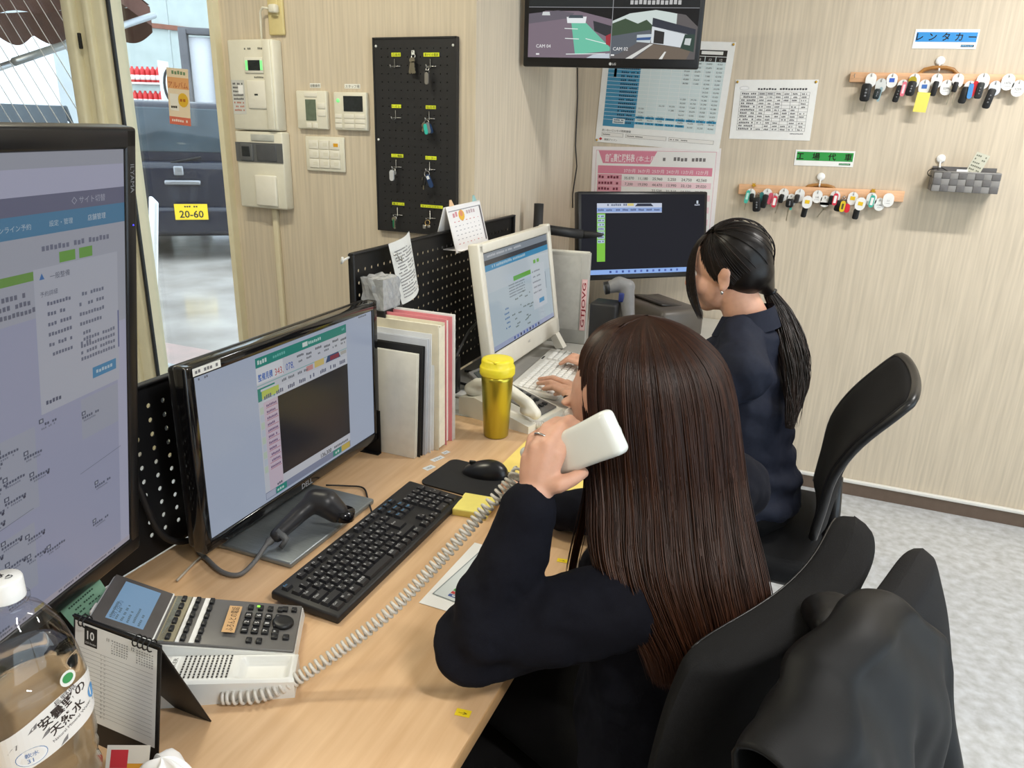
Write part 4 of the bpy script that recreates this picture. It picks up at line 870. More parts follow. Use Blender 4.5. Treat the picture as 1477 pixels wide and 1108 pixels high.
P.R(0, 0.4955, 1, 0.006, (150, 152, 156), 8); P.R(0.4985, 0, 0.004, 1, (150, 152, 156), 8)
P.build('picture', SCR, tv, F @ T(0, 0.008, -0.0015), world=True)
P = Print(0.05, 0.012); P.disc(0.008, 0.006, 0.005, 0.005, (190, 190, 192), 1); P.text('LG', 0.016, 0.002, 0.011, (190, 190, 192), 1, bold=True); P.build('maker_mark', PAPER, tv, F @ T(0.02, -0.1765, -0.001), world=True)
MB().rbox((0, 0.05, -0.10), (0.2, 0.2, 0.06), 0.02, F).build('mount_plate', m_blk, tv, world=True)
MB().tube([F @ V((0, 0.05, -0.1)), V((-0.85, YB, 1.93))], 0.02, 8).build('wall_arm', m_blk, tv, world=True)
m_cable = M('black_cable', (30, 30, 32), 0.5)
pts = [pyy(833, 90, YB-0.03), pyy(833, 140, YB-0.01), pyy(830, 210, YB-0.01), pyy(832, 240, YB-0.01), pyy(826, 280, YB-0.012), pyy(826, 300, YB-0.02)]
cb = MB().tube(pts, 0.0028, 6).build('screen_cable', m_cable); tag(cb, 'thin black cable hanging down the corner below the wall screen', 'cable')
# ------------------------------------------------------------------ desks
XD0, XD1, YD1 = -1.020, -0.324, 1.697
m_desk = M('light_beech_laminate', (222, 186, 146), 0.4, rgb2=(207, 168, 127), scale=7, stretch=(9, 0.7, 1), detail=6, bump=0.015, bscale=60)
m_dedge = M('beech_edge_band', (206, 164, 116), 0.4, var=0.06)
m_grey = M('grey_desk_laminate', (186, 184, 178), 0.4, var=0.03); m_legs = M('desk_frame_black', (34, 34, 36), 0.5)
YD0 = -0.35
t = thing('desk', 'light beech desk with computer monitor and telephone', 'desk', (XD0, YD0, 0))
MB().box(((XD0+XD1)/2, (YD0+YD1)/2, DESK-0.0125), (XD1-XD0, YD1-YD0, 0.025)).build('desktop', m_desk, t, world=True)
MB().rbox((XD1-0.001, (YD0+YD1)/2, DESK-0.0135), (0.004, YD1-YD0, 0.025), 0.0015).build('edge_band', m_dedge, t, world=True)
for yy in (YD0+0.05, YD1-0.05):
    MB().box(((XD0+XD1)/2, yy, (DESK-0.025)/2), (XD1-XD0-0.1, 0.03, DESK-0.025)).build('side_panel', m_legs, t, world=True)
MB().box((XD0+0.06, (YD0+YD1)/2, 0.45), (0.02, YD1-YD0-0.12, 0.4)).build('modesty_panel', m_legs, t, world=True)
t = thing('second_desk', 'pale grey desk beyond the beech desk', 'desk', (XD0, YD1, 0))
MB().box(((XD0+XD1)/2, (YD1+0.003+YB-0.02)/2, DESK-0.0125), (XD1-XD0, YB-0.02-YD1-0.003, 0.025)).build('desktop', m_grey, t, world=True)
for yy in (YD1+0.05, YB-0.08): MB().box(((XD0+XD1)/2, yy, (DESK-0.025)/2), (XD1-XD0-0.1, 0.03, DESK-0.025)).build('side_panel', m_legs, t, world=True)
# ------------------------------------------------------------------ dividers
m_div = M('black_perforated_steel', (20, 20, 22), 0.5, var=0.05)
def divider(label, y0, y1, ztop, x, nx, ny, r):
    t = thing('desk_divider', label, 'divider', (x, (y0+y1)/2, DESK)); h = ztop-DESK
    F = frame((x, (y0+y1)/2, DESK+h/2), (0, 1, 0), (0, 0, 1))
    perforated(y1-y0, h, nx, ny, r, 0.0022, (0.025, 0.03)).xf(F).build('panel', m_div, t, world=True)
    for yy in (y0+0.004, y1-0.004): MB().rbox((x+0.006, yy, DESK+h/2), (0.014, 0.008, h), 0.003).build('end_flange', m_div, t, world=True)
    MB().rbox((x+0.006, (y0+y1)/2, ztop), (0.014, y1-y0, 0.006), 0.002).build('top_flange', m_div, t, world=True)
    return t
divider('black perforated divider behind the tall monitor and the telephone', 0.18, 1.452, 1.024, -1.024, 40, 10, 0.0046)
dv = divider('tall black perforated divider behind the white computer', 1.478, 2.49, 1.156, -1.030, 33, 13, 0.0046)
m_wirec = M('white_wire_hook', (222, 222, 218), 0.35)
p = pxx(497, 375, -1.03); MB().tube([(-1.03, p.y+0.03, p.z+0.005), (-1.03, p.y-0.005, p.z), (-1.025, p.y-0.02, p.z-0.004), (-1.02, p.y-0.022, p.z+0.01)], 0.003, 6).build('end_hook', m_wirec, dv, world=True)
# ------------------------------------------------------------------ monitors
CH = 'アイウエオカキクケコサシスセソタチツテト車両登録店舗管理予約確認入庫'
def jtxt(n): return ''.join(random.choice(CH) for _ in range(n))
t = thing('tall_monitor', 'large black portrait monitor showing a map page, nearest the camera', 'monitor', (-0.88, 0.56, DESK))
F = panel_frame(V((-0.859, 0.565, 1.114)), 13, -8)
SW, SH = 0.336, 0.597
b = MB(); 
for s in (-1, 1): b.rbox((s*(SW/2+0.011), 0, -0.012), (0.022, SH+0.055, 0.03), 0.004, F).rbox((0, s*(SH/2+0.014), -0.012), (SW+0.044, 0.028, 0.03), 0.004, F)
b.build('bezel', m_bez, t, world=True)
MB().rbox((0, 0, -0.036), (SW+0.04, SH+0.05, 0.028), 0.01, F).build('rear_shell', m_bez, t, world=True)
P = Print(SW, SH, (204, 206, 232), 0.00012)
G1 = (184, 188, 216)
P.R(0, 0, 1, 0.03, (186, 190, 204)); P.R(0, 0.08, 1, 0.035, (122, 124, 152)); P.R(0, 0.115, 1, 0.042, (92, 150, 190)); P.Tx('店舗管理', 0.84, 0.142, 0.014, (226, 236, 246), 4, 'C'); P.Tx('◇ サイト切替', 0.8, 0.104, 0.016, (200, 204, 220), 4, 'C')
for k, tx in enumerate(('予約状況', 'オンライン予約', '設定・管理')): P.Tx(tx, 0.12+k*0.24, 0.142, 0.013, (214, 230, 242), 4)
P.R(0, 0.157, 1, 0.23, (192, 196, 210)); P.S(0.56, 0.178, 0.35, 0.012, (130, 134, 156), 3); P.R(0, 0.225, 0.55, 0.018, (126, 176, 84), 3); P.R(0.64, 0.197, 0.08, 0.022, (126, 186, 84), 3); P.R(0.74, 0.197, 0.07, 0.022, (126, 186, 84), 3)
for k in range(3): P.S(0.02+0.02*k, 0.262+0.017*k, 0.46, 0.011, (120, 124, 144), 3)
P.R(0.02, 0.215, 0.06, 0.012, (110, 114, 134), 3)
P.R(0, 0.32, 0.52, 0.68, G1, 2); P.R(0.52, 0.45, 0.42, 0.55, G1, 2)
P.R(0.515, 0.222, 0.435, 0.31, (206, 210, 224), 5)     # pop-up window
P.P([(0.54, 0.245), (0.552, 0.232), (0.564, 0.245)], (70, 130, 200), 6); P.Tx('一般整備', 0.59, 0.248, 0.014, (90, 96, 120), 6); P.Tx('予約詳細', 0.54, 0.28, 0.012, (90, 96, 120), 6)
for k in range(6): P.S(0.57, 0.293+0.022*k, 0.12, 0.009, (120, 126, 150), 6); P.S(0.73, 0.293+0.022*k, 0.14 if k < 4 else 0.06, 0.009, (128, 134, 156), 6)
for k in range(4): P.S(0.73, 0.395+0.015*k, 0.2, 0.009, (128, 134, 156), 6)
P.R(0.945, 0.36, 0.008, 0.09, (120, 128, 176), 6); P.R(0.79, 0.475, 0.14, 0.026, (84, 158, 206), 6); P.S(0.81, 0.483, 0.1, 0.009, (210, 230, 244), 7); P.S(0.54, 0.505, 0.08, 0.01, (100, 106, 130), 6)
for x, y, w_, h_ in ((0.2, 0.55, 0.28, 0.19), (0.18, 0.77, 0.27, 0.16), (0.0, 0.58, 0.07, 0.25), (0.72, 0.54, 0.22, 0.1), (0.0, 0.88, 0.06, 0.09)): P.R(x, y, w_, h_, (188, 193, 210), 3)
ic = [(0.5, 0.545), (0.72, 0.575), (0.24, 0.585), (0.3, 0.57), (0.42, 0.6), (0.22, 0.615), (0.24, 0.64), (0.32, 0.635), (0.44, 0.655), (0.22, 0.69), (0.32, 0.68), (0.22, 0.715), (0.78, 0.77), (0.2, 0.79), (0.29, 0.775), (0.4, 0.795), (0.2, 0.84), (0.3, 0.83), (0.4, 0.845), (0.5, 0.855), (0.76, 0.87), (0.3, 0.93), (0.2, 0.97)]
for x, y in ic:
    P.R(x, y-0.005, 0.022, 0.010, (84, 90, 112), 6); P.R(x+0.005, y-0.003, 0.012, 0.006, (196, 202, 218), 7); P.S(x+0.002, y+0.007, 0.1, 0.007, (100, 106, 128), 6); P.S(x+0.01, y+0.016, 0.07, 0.005, (140, 146, 166), 6)
    if random.random() < 0.3: P.disc((x+0.09)*SW, (1-y-0.016)*SH, 0.0022, 0.0022, (70, 74, 96), 7)
P.P([(0, 0.752), (0.45, 0.735), (0.45, 0.7365), (0, 0.7535)], (130, 136, 158), 5); P.P([(0.7, 0.722), (0.95, 0.71), (0.95, 0.7115), (0.7, 0.7235)], (130, 136, 158), 5)
P.R(0.0, 0.985, 1, 0.015, (206, 200, 214), 4); P.S(0.1, 0.988, 0.28, 0.006, (110, 110, 130), 6); P.R(0.42, 0.986, 0.05, 0.011, (196, 182, 120), 6); P.S(0.55, 0.988, 0.35, 0.006, (120, 120, 140), 6)
P.build('screen_picture', print_mat('tall_screen_light', 0.35, emit=0.42), t, F @ T(0, 0, -0.0008), world=True)
P = Print(0.08, 0.012); P.text('ILYAMA', 0.004, 0.001, 0.011, (120, 122, 126), 1); P.build('maker_mark', PAPER, t, F @ T(SW/2+0.0125, SH/2-0.055, 0.0035) @ RZ(-90), world=True)
MB().lathe([(0, 0), (0.0012, 0), (0.0008, 0.0008), (0, 0.001)], 8, F @ T(SW/2+0.013, SH/2-0.10, 0.003)).build('power_light', M('blue_power_light', (60, 60, 250), 0.4, emit=3.0), t, world=True)
MB().tube([F @ V((0, -0.05, -0.04)), F @ V((0, -0.1, -0.12)), V((-0.96, 0.60, 0.9)), V((-0.96, 0.60, DESK))], 0.02, 10).build('arm', m_blk, t, world=True)
MB().rbox((-0.96, 0.60, DESK+0.008), (0.09, 0.12, 0.016), 0.005).build('arm_base', m_blk, t, world=True)
# dell-size monitor on the beech desk
t = thing('desk_monitor', 'black desktop monitor on a grey stand showing a green estimate form', 'monitor', (-0.90, 1.115, DESK))
DW, DH = 0.5313, 0.2988
F = panel_frame(V((-0.904, 1.113, CAM.z-0.544)), 0.65, -0.5, 0)
b = MB()
for s in (-1, 1): b.rbox((s*(DW/2+0.0085), 0, -0.01), (0.0195, DH+0.04, 0.026), 0.003, F)
b.rbox((0, DH/2+0.0085, -0.01), (DW+0.034, 0.0195, 0.026), 0.003, F).rbox((0, -DH/2-0.010, -0.01), (DW+0.034, 0.022, 0.026), 0.003, F)
b.build('bezel', M('glossy_black_bezel', (16, 16, 18), 0.14, var=0.05, coat=0.5), t, world=True)
MB().rbox((0, 0, -0.03), (DW+0.03, DH+0.036, 0.022), 0.008, F).build('rear_shell', m_bez, t, world=True)
P = Print(DW, DH, (192, 204, 226), 0.00012)
TE = (44, 150, 136)
x0 = 0.275; x1 = 0.81
P.R(x0, 0.03, x1-x0, 0.93, (216, 220, 230)); P.R(x0, 0.03, x1-x0, 0.062, TE, 2); P.S(x0+0.01, 0.045, 0.05, 0.03, (220, 240, 236), 3, 4); P.S(x0+0.09, 0.05, 0.08, 0.02, (120, 200, 190), 3); P.R(0.53, 0.045, 0.03, 0.03, (230, 244, 240), 3); P.S(0.565, 0.05, 0.08, 0.022, (200, 234, 228), 3); P.S(x1-0.03, 0.05, 0.02, 0.018, (120, 200, 190), 3)
P.R(x0, 0.095, 0.14, 0.10, (236, 240, 246), 2); P.Tx('整備見積', x0+0.008, 0.178, 0.05, (50, 110, 200), 3, fit=DW*0.075, bold=True); P.Tx('343,', x0+0.095, 0.185, 0.065, (200, 50, 60), 3, fit=DW*0.045); P.Tx('078,', x0+0.155, 0.183, 0.065, (40, 90, 190), 3, fit=DW*0.045)
for k in range(6): P.S(x0+0.22+0.055*k, 0.11+0.012*(k % 2), 0.04, 0.018, (90, 94, 104), 3, 5); P.S(x0+0.22+0.055*k, 0.15, 0.03, 0.016, (120, 124, 132), 3, 4)
P.R(x0+0.0, 0.205, x1-x0, 0.006, (150, 196, 196), 2)
P.R(x0, 0.225, 0.09, 0.085, TE, 2); P.R(x0+0.02, 0.25, 0.09, 0.05, (206, 222, 110), 3); P.R(x0+0.015, 0.235, 0.08, 0.014, (220, 230, 234), 4)
for k in range(4): P.S(x0+0.12+0.045*k, 0.225, 0.035, 0.02, (120, 124, 134), 3, 4)
P.R(x0+0.27, 0.215, 0.04, 0.035, (220, 160, 160), 3); P.R(x0+0.32, 0.205, 0.06, 0.045, (230, 208, 130), 3)
P.P([(x0+0.39, 0.25), (x0+0.405, 0.205), (x1-0.06, 0.205), (x1-0.045, 0.25)], (66, 88, 130), 3); P.R(x0+0.42, 0.215, 0.06, 0.03, (150, 60, 80), 4); P.R(x0+0.49, 0.215, 0.04, 0.025, (190, 190, 184), 4)
for k in range(8): P.R(x0+0.02+0.0645*k, 0.262, 0.06, 0.062, (222, 226, 236), 2); P.S(x0+0.03+0.0645*k, 0.28, 0.04, 0.03, (110, 116, 140), 4, 4)
P.R(x0+0.1, 0.325, x1-x0-0.1, 0.545, (30, 32, 40), 4)
P.R(x0+0.025, 0.325, 0.075, 0.62, (222, 206, 222), 3)
for k in range(11): P.S(x0+0.038, 0.345+k*0.042, 0.055, 0.017, (130, 96, 140), 5, 7); P.R(x0+0.036, 0.366+k*0.042, 0.06, 0.004, (200, 120, 140), 5)
for k in range(9): P.R(x0+0.005, 0.35+k*0.05, 0.018, 0.045, ((206, 222, 206), (206, 216, 230))[k % 2], 4)
P.R(x0, 0.93, x1-x0, 0.05, (140, 150, 178), 3); P.R(x0+0.002, 0.935, 0.05, 0.04, (190, 198, 220), 4); P.R(x0+0.056, 0.932, 0.06, 0.046, TE, 5); P.S(x0+0.062, 0.945, 0.04, 0.02, (210, 236, 230), 6); P.R(x1-0.125, 0.932, 0.055, 0.046, TE, 5); P.R(x1-0.065, 0.932, 0.06, 0.046, (214, 190, 90), 5); P.S(x1-0.11, 0.945, 0.03, 0.02, (210, 236, 230), 6)
P.Tx('136,300', x1-0.17, 0.925, 0.042, (60, 62, 70), 4, 'C', bold=True); P.S(x1-0.115, 0.9, 0.1, 0.02, (110, 114, 124), 4); P.S(x0+0.065, 0.905, 0.03, 0.018, (90, 94, 110), 4)
P.S(0.02, 0.012, 0.06, 0.016, (120, 124, 134), 3); P.S(0.9, 0.012, 0.06, 0.014, (120, 124, 134), 3)
P.build('screen_picture', print_mat('desk_screen_light', 0.22, emit=0.5, spec=0.3), t, F @ T(0, 0, -0.0008), world=True)
P = Print(0.05, 0.016); P.text('DELL', 0.025, 0.002, 0.016, (150, 152, 156), 1, 'C', bold=True); P.build('maker_mark', PAPER, t, F @ T(0.0, -DH/2-0.0105, 0.0035), world=True)
P = Print(0.062, 0.013, (222, 222, 218)); P.S(0.08, 0.25, 0.84, 0.5, (110, 110, 114), 2); P.build('asset_label', PAPER, t, F @ T(-DW/2+0.028, DH/2+0.009, 0.0035), world=True)
m_stand = M('brushed_grey_stand', (138, 144, 146), 0.35, metal=0.5, var=0.1, scale=50, stretch=(1, 12, 1))
MB().rbox((-0.878, 1.035, DESK+0.006), (0.20, 0.27, 0.012), 0.004).build('stand_base', m_stand, t, world=True)
MB().rbox((-0.958, 1.07, 0.86), (0.03, 0.09, 0.30), 0.012).build('stand_neck', m_bez, t, world=True)
MB().rbox((-0.952, 1.07, DESK+0.06), (0.05, 0.13, 0.10), 0.015).build('stand_hinge', m_bez, t, world=True)
for s in range(4): MB().rbox((0.17+s*0.016, -DH/2-0.0215, -0.006), (0.010, 0.003, 0.006), 0.001, F).build('menu_button', m_bez, t, world=True)
# white all-in-one computer
t = thing('white_computer', 'white all-in-one computer with a map page on the second desk', 'computer', (-0.865, 2.19, DESK))
AW, AH = 0.527, 0.2965
F = panel_frame(V((-0.865, 2.19, 0.962)), -0.4, 8.4)
m_aio = M('ivory_computer_plastic', (228, 224, 212), 0.35, var=0.02)
b = MB()
for s in (-1, 1): b.rbox((s*(AW/2+0.014), -0.015, -0.012), (0.03, AH+0.09, 0.035), 0.005, F)
b.rbox((0, AH/2+0.013, -0.012), (AW+0.05, 0.028, 0.035), 0.005, F).rbox((0, -AH/2-0.032, -0.012), (AW+0.05, 0.062, 0.035), 0.006, F)
b.build('casing', m_aio, t, world=True)
MB().rbox((0, -0.01, -0.034), (AW+0.0, AH+0.03, 0.02), 0.008, F).build('rear_shell', m_aio, t, world=True)
MB().box((0, 0.0, -0.004), (AW+0.002, AH+0.002, 0.006), F).build('black_border', m_bez, t, world=True)
P = Print(AW*0.985, AH*0.98, (196, 212, 222), 0.00012)
P.R(0, 0, 1, 0.07, (150, 160, 170)); P.R(0, 0.07, 1, 0.05, (70, 74, 80), 2); P.R(0, 0.12, 1, 0.06, (76, 160, 206), 2); P.S(0.1, 0.13, 0.5, 0.03, (190, 220, 236), 3); P.S(0.05, 0.02, 0.5, 0.025, (210, 216, 222), 3)
P.R(0.0, 0.18, 1, 0.22, (206, 218, 226), 2); P.R(0.38, 0.33, 0.28, 0.05, (112, 186, 62), 3); P.R(0.72, 0.24, 0.04, 0.04, (112, 186, 62), 3); P.R(0.78, 0.24, 0.04, 0.04, (112, 186, 62), 3)
P.R(0.66, 0.3, 0.24, 0.5, (212, 222, 230), 4); P.R(0.76, 0.7, 0.09, 0.05, (76, 160, 206), 5); P.R(0.905, 0.42, 0.006, 0.2, (120, 130, 150), 5)
for k in range(5): P.S(0.3, 0.4+k*0.03, 0.25, 0.015, (130, 138, 148), 3); P.S(0.68, 0.36+k*0.06, 0.14, 0.02, (130, 138, 150), 5)
for k in range(20): P.S(random.uniform(0.3, 0.62), random.uniform(0.5, 0.9), 0.05, 0.018, (110, 124, 118), 3, 3)
for k in range(5): P.S(0.2, 0.62+k*0.05, 0.07, 0.02, (90, 130, 180), 3, 4)
P.R(0, 0.95, 1, 0.05, (176, 186, 216), 4); 
for k in range(9): P.R(0.3+k*0.05, 0.96, 0.02, 0.03, ((70, 90, 160), (90, 120, 200), (60, 60, 80))[k % 3], 5)
P.build('screen_picture', print_mat('aio_screen_light', 0.12, emit=0.6), t, F @ T(0, 0, 0.0), world=True)
P = Print(0.04, 0.012); P.text('NEC', 0.02, 0.002, 0.011, (150, 150, 150), 1, 'C'); P.build('maker_mark', PAPER, t, F @ T(0, -AH/2-0.025, 0.0062), world=True)
for s in (-1, 1): MB().add([tuple(F @ V((s*(AW/2+0.0)+dx, yy, zz))) for dx in (-0.018, 0.018) for yy, zz in ((-AH/2-0.06, -0.02), (-AH/2-0.06, 0.006), (-0.262, 0.03), (-0.262, -0.0))], [(0, 1, 2, 3), (7, 6, 5, 4), (0, 4, 5, 1), (1, 5, 6, 2), (2, 6, 7, 3), (3, 7, 4, 0)]).build('foot', m_aio, t, world=True)
# monitor at the far end
t = thing('far_monitor', 'black monitor with a dark screen and blue task bar beside the back wall', 'monitor', (-0.632, 2.868, DESK))
F = panel_frame(V((-0.632, 2.868, CAM.z-0.377)), -48.3, 8.5)
MB().rbox((0, 0, -0.02), (0.56, 0.33, 0.036), 0.006, F).build('casing', m_bez, t, world=True)
P = Print(0.532, 0.299, (20, 20, 28), 0.00012)
P.R(0.12, 0.11, 0.52, 0.12, (206, 214, 232)); P.R(0.12, 0.165, 0.52, 0.055, (150, 176, 226), 2); P.S(0.2, 0.115, 0.16, 0.03, (110, 120, 140), 3); P.R(0.36, 0.113, 0.05, 0.03, (226, 210, 130), 3); P.P([(0.42, 0.15), (0.44, 0.115), (0.55, 0.115), (0.57, 0.15)], (50, 54, 70), 3)
for k in range(8): P.S(0.13+k*0.064, 0.18, 0.045, 0.025, (80, 90, 130), 4, 4)
P.R(0.12, 0.235, 0.065, 0.60, (134, 206, 70), 2)
for k in range(7): P.R(0.125, 0.25+k*0.052, 0.055, 0.04, (186, 206, 226), 3); P.S(0.13, 0.26+k*0.052, 0.045, 0.02, (80, 90, 120), 4, 4)
P.R(0, 0.94, 1, 0.06, (150, 186, 246), 2)
for k in range(12): P.R(0.22+k*0.05, 0.955, 0.016, 0.028, ((60, 80, 150), (90, 110, 190))[k % 2], 3)
P.R(0.93, 0.08, 0.015, 0.04, (210, 220, 230), 3); P.S(0.915, 0.125, 0.045, 0.02, (200, 206, 220), 3, 4)
P.build('screen_picture', print_mat('far_screen_light', 0.4, emit=0.85, spec=0.04), t, F @ T(0, 0.005, -0.0015), world=True)
pol = pz(800, 345, DESK); MB().tube([(-0.98, 2.62, DESK), (-0.98, 2.62, 1.19)], 0.018, 12).build('arm_pole', m_blk, t, world=True)
MB().tube([(-0.98, 2.62, 1.10), (-0.83, 2.70, 1.08)], 0.018, 10).tube([(-0.83, 2.70, 1.08), F @ V((0, 0, -0.04))], 0.016, 10).build('arm', m_blk, t, world=True)
MB().rbox((-0.98, 2.62, DESK+0.01), (0.08, 0.1, 0.02), 0.004).build('arm_clamp', m_blk, t, world=True)
# ------------------------------------------------------------------ rounded shapes by voxel union
_ICO = {}
def ico(n):
    if n not in _ICO:
        b = bmesh.new(); bmesh.ops.create_icosphere(b, subdivisions=n, radius=1.0); b.verts.index_update()
        _ICO[n] = (np.array([v.co[:] for v in b.verts]), np.array([[v.index for v in f.verts] for f in b.faces])); b.free()
    return _ICO[n]
class Blob:
    def __init__(s): s.v = []; s.f = []; s.n = 0
    def ell(s, c, r, R=None, n=None):
        r = (r, r, r) if not isinstance(r, (tuple, list)) else r
        vs, fs = ico(n or (3 if max(r) > 0.02 else 2))
        q = vs*np.array(r)
        if R is not None: q = q @ np.array(R).T
        s.v.append(q+np.array(c)); s.f.append(fs+s.n); s.n += len(vs); return s
    def chain(s, pts, rs, step=0.35):
        pts = [np.array(p) for p in pts]
        rs = rs if isinstance(rs, (list, tuple)) else [rs]*len(pts)
        for i in range(len(pts)-1):
            L = np.linalg.norm(pts[i+1]-pts[i]); k = max(1, int(L/(step*min(rs[i], rs[i+1])))+1)
            for j in range(k): 
                u = j/k; s.ell(pts[i]*(1-u)+pts[i+1]*u, float(rs[i]*(1-u)+rs[i+1]*u))
        s.ell(pts[-1], float(rs[-1])); return s
    def ellchain(s, st, k=8):
        """stations (centre, (rx, ry, rz), R): interpolated ellipsoids"""
        for (c0, r0, R0), (c1, r1, R1) in zip(st[:-1], st[1:]):
            for j in range(k+1):
                u = j/k; c = np.array(c0)*(1-u)+np.array(c1)*u; r = tuple(np.array(r0)*(1-u)+np.array(r1)*u)
                s.ell(c, r, R0 if u < 0.5 else R1)
        return s
    def build(s, name, mat, parent=None, voxel=0.006, smooth=4, disp=None, world=False, dec=None, post=None, **kw):
        me = bpy.data.meshes.new(name); v = np.concatenate(s.v); f = np.concatenate(s.f)
        me.from_pydata(v.tolist(), [], f.tolist()); me.update()
        o = bpy.data.objects.new(name, me); COL.objects.link(o)
        md = o.modifiers.new('r', 'REMESH'); md.mode = 'VOXEL'; md.voxel_size = voxel
        if smooth: ms = o.modifiers.new('s', 'SMOOTH'); ms.factor = 0.5; ms.iterations = smooth
        for (sc, st) in (disp or []):
            tx = bpy.data.textures.new('n', 'CLOUDS'); tx.noise_scale = sc; tx.noise_depth = 1
            dm = o.modifiers.new('d', 'DISPLACE'); dm.texture = tx; dm.strength = st; dm.mid_level = 0.5; dm.texture_coords = 'GLOBAL'
        dg = bpy.context.evaluated_depsgraph_get(); m2 = bpy.data.meshes.new_from_object(o.evaluated_get(dg))
        bpy.data.objects.remove(o); bpy.data.meshes.remove(me)
        m2.name = name
        if post:
            n = len(m2.vertices); co = np.empty(n*3); m2.vertices.foreach_get('co', co); co = co.reshape(-1, 3); no = np.empty(n*3); m2.vertices.foreach_get('normal', no)
            co = post(co, no.reshape(-1, 3)); m2.vertices.foreach_set('co', co.ravel()); m2.update()
        if world and parent is not None: m2.transform(WM[parent.name].inverted())
        m2.polygons.foreach_set('use_smooth', [True]*len(m2.polygons)); m2.materials.clear(); m2.materials.append(mat)
        o = link(bpy.data.objects.new(name, m2), parent); tag(o, **kw); return o
def np3(p): return (p[0], p[1], p[2])
# ------------------------------------------------------------------ black keyboard
m_kb = M('black_keyboard_plastic', (30, 30, 32), 0.5, var=0.05); m_key = M('black_key_plastic', (38, 38, 41), 0.45, var=0.06)
KF = frame((-0.677, 1.03, DESK+0.012), (0, 1, 0), (-1, 0, 0)) @ RX(4)
kb = thing('keyboard', 'black full size computer keyboard in front of the desk monitor', 'keyboard', mat=KF)
MB().rbox((0, 0, 0.0), (0.448, 0.132, 0.016), 0.004).build('case', m_kb, kb)
for s in (-1, 1): MB().rbox((s*0.17, 0.055, -0.0085), (0.03, 0.012, 0.008), 0.002).build('foot', m_kb, kb)
U = 0.0188; _km = {}
def keymesh(w, h=1.0):
    k = (w, h)
    if k not in _km:
        W_, H_ = w*U-0.003, h*U-0.003; mb = MB(); z = 0.0055
        vs = [(-W_/2, -H_/2, 0), (W_/2, -H_/2, 0), (W_/2, H_/2, 0), (-W_/2, H_/2, 0), (-W_/2+0.0018, -H_/2+0.002, z), (W_/2-0.0018, -H_/2+0.002, z), (W_/2-0.0018, H_/2-0.001, z), (-W_/2+0.0018, H_/2-0.001, z)]
        mb.add(vs, [(4, 5, 6, 7), (0, 1, 5, 4), (1, 2, 6, 5), (2, 3, 7, 6), (3, 0, 4, 7)]); me = mb.mesh('key'); me.materials.append(m_key); _km[k] = me
    return _km[k]
LEG = Print(0.448, 0.132)
def key(x, y, w, h=1.0, t1='', col=(206, 208, 210)):
    o = bpy.data.objects.new('key', keymesh(w, h)); COL.objects.link(o); o.parent = kb; cx, cy = x+w*U/2, y-h*U/2; o.location = (cx, cy, 0.008)
    if t1: LEG.text(t1, cx-w*U/2+0.0045+0.224, cy+0.0012+0.066, 0.006, col, 1)
    if t1 and len(t1) == 1: LEG.text(random.choice('アイウエオカキクケコサシスセソタチツテトナニヌネノ'), cx+0.001+0.224, cy-0.0052+0.066, 0.0052, col, 1)
xl = -0.214; yt = 0.055
x = xl; key(x, yt, 1, 0.8, 'Esc', (90, 150, 200))
for g in range(3):
    for k in range(4): key(xl+U*(2+g*4.45+k), yt, 1, 0.8, 'F%d' % (g*4+k+1))
y = yt-U*1.05
for k, ch in enumerate('`1234567890-^\\<'): key(xl+k*U, y, 1, 1, ch)
def row(y, ws, chs):
    x = xl
    for w_, ch in zip(ws, chs): key(x, y, w_, 1, ch); x += w_*U
row(y-U, [1.5]+[1]*12, ['Tab']+list('QWERTYUIOP@[')); key(xl+13.5*U, y-U, 1.5, 2, 'Enter')
row(y-2*U, [1.75]+[1]*11, ['Caps']+list('ASDFGHJKL;:')); row(y-3*U, [2.25]+[1]*10+[2.75], ['Shift']+list('ZXCVBNM,./')+['Shift'])
row(y-4*U, [1.25, 1.25, 1.25, 1.25, 4, 1.25, 1.25, 1.0, 1.25, 1.25], ['Ctrl', '⊞', 'Alt', '無変換', '', '変換', 'かな', 'Alt', '≡', 'Ctrl'])
nx = xl+15.3*U
for k, tx in enumerate(('Prt', 'Scr', 'Pau')): key(nx+k*U, yt, 1, 0.8, tx, (90, 150, 200))
for k, tx in enumerate(('Ins', 'Hom', 'PgU', 'Del', 'End', 'PgD')): key(nx+(k % 3)*U, y-(k//3)*U, 1, 1, tx, (90, 150, 200))
key(nx+U, y-3*U, 1, 1, '↑'); key(nx, y-4*U, 1, 1, '←'); key(nx+U, y-4*U, 1, 1, '↓'); key(nx+2*U, y-4*U, 1, 1, '→')
px_ = nx+3.3*U
for r in range(4):
    for c in range(4 if r == 0 else 3): key(px_+c*U, y-r*U, 1, 1, ('N/*-', '789', '456', '123')[r][c])
key(px_, y-4*U, 2, 1, '0'); key(px_+2*U, y-4*U, 1, 1, '.'); key(px_+3*U, y-U, 1, 2, '+'); key(px_+3*U, y-3*U, 1, 2, 'Ent')
LEG.build('key_legends', PAPER, kb, T(0, 0, 0.0138))
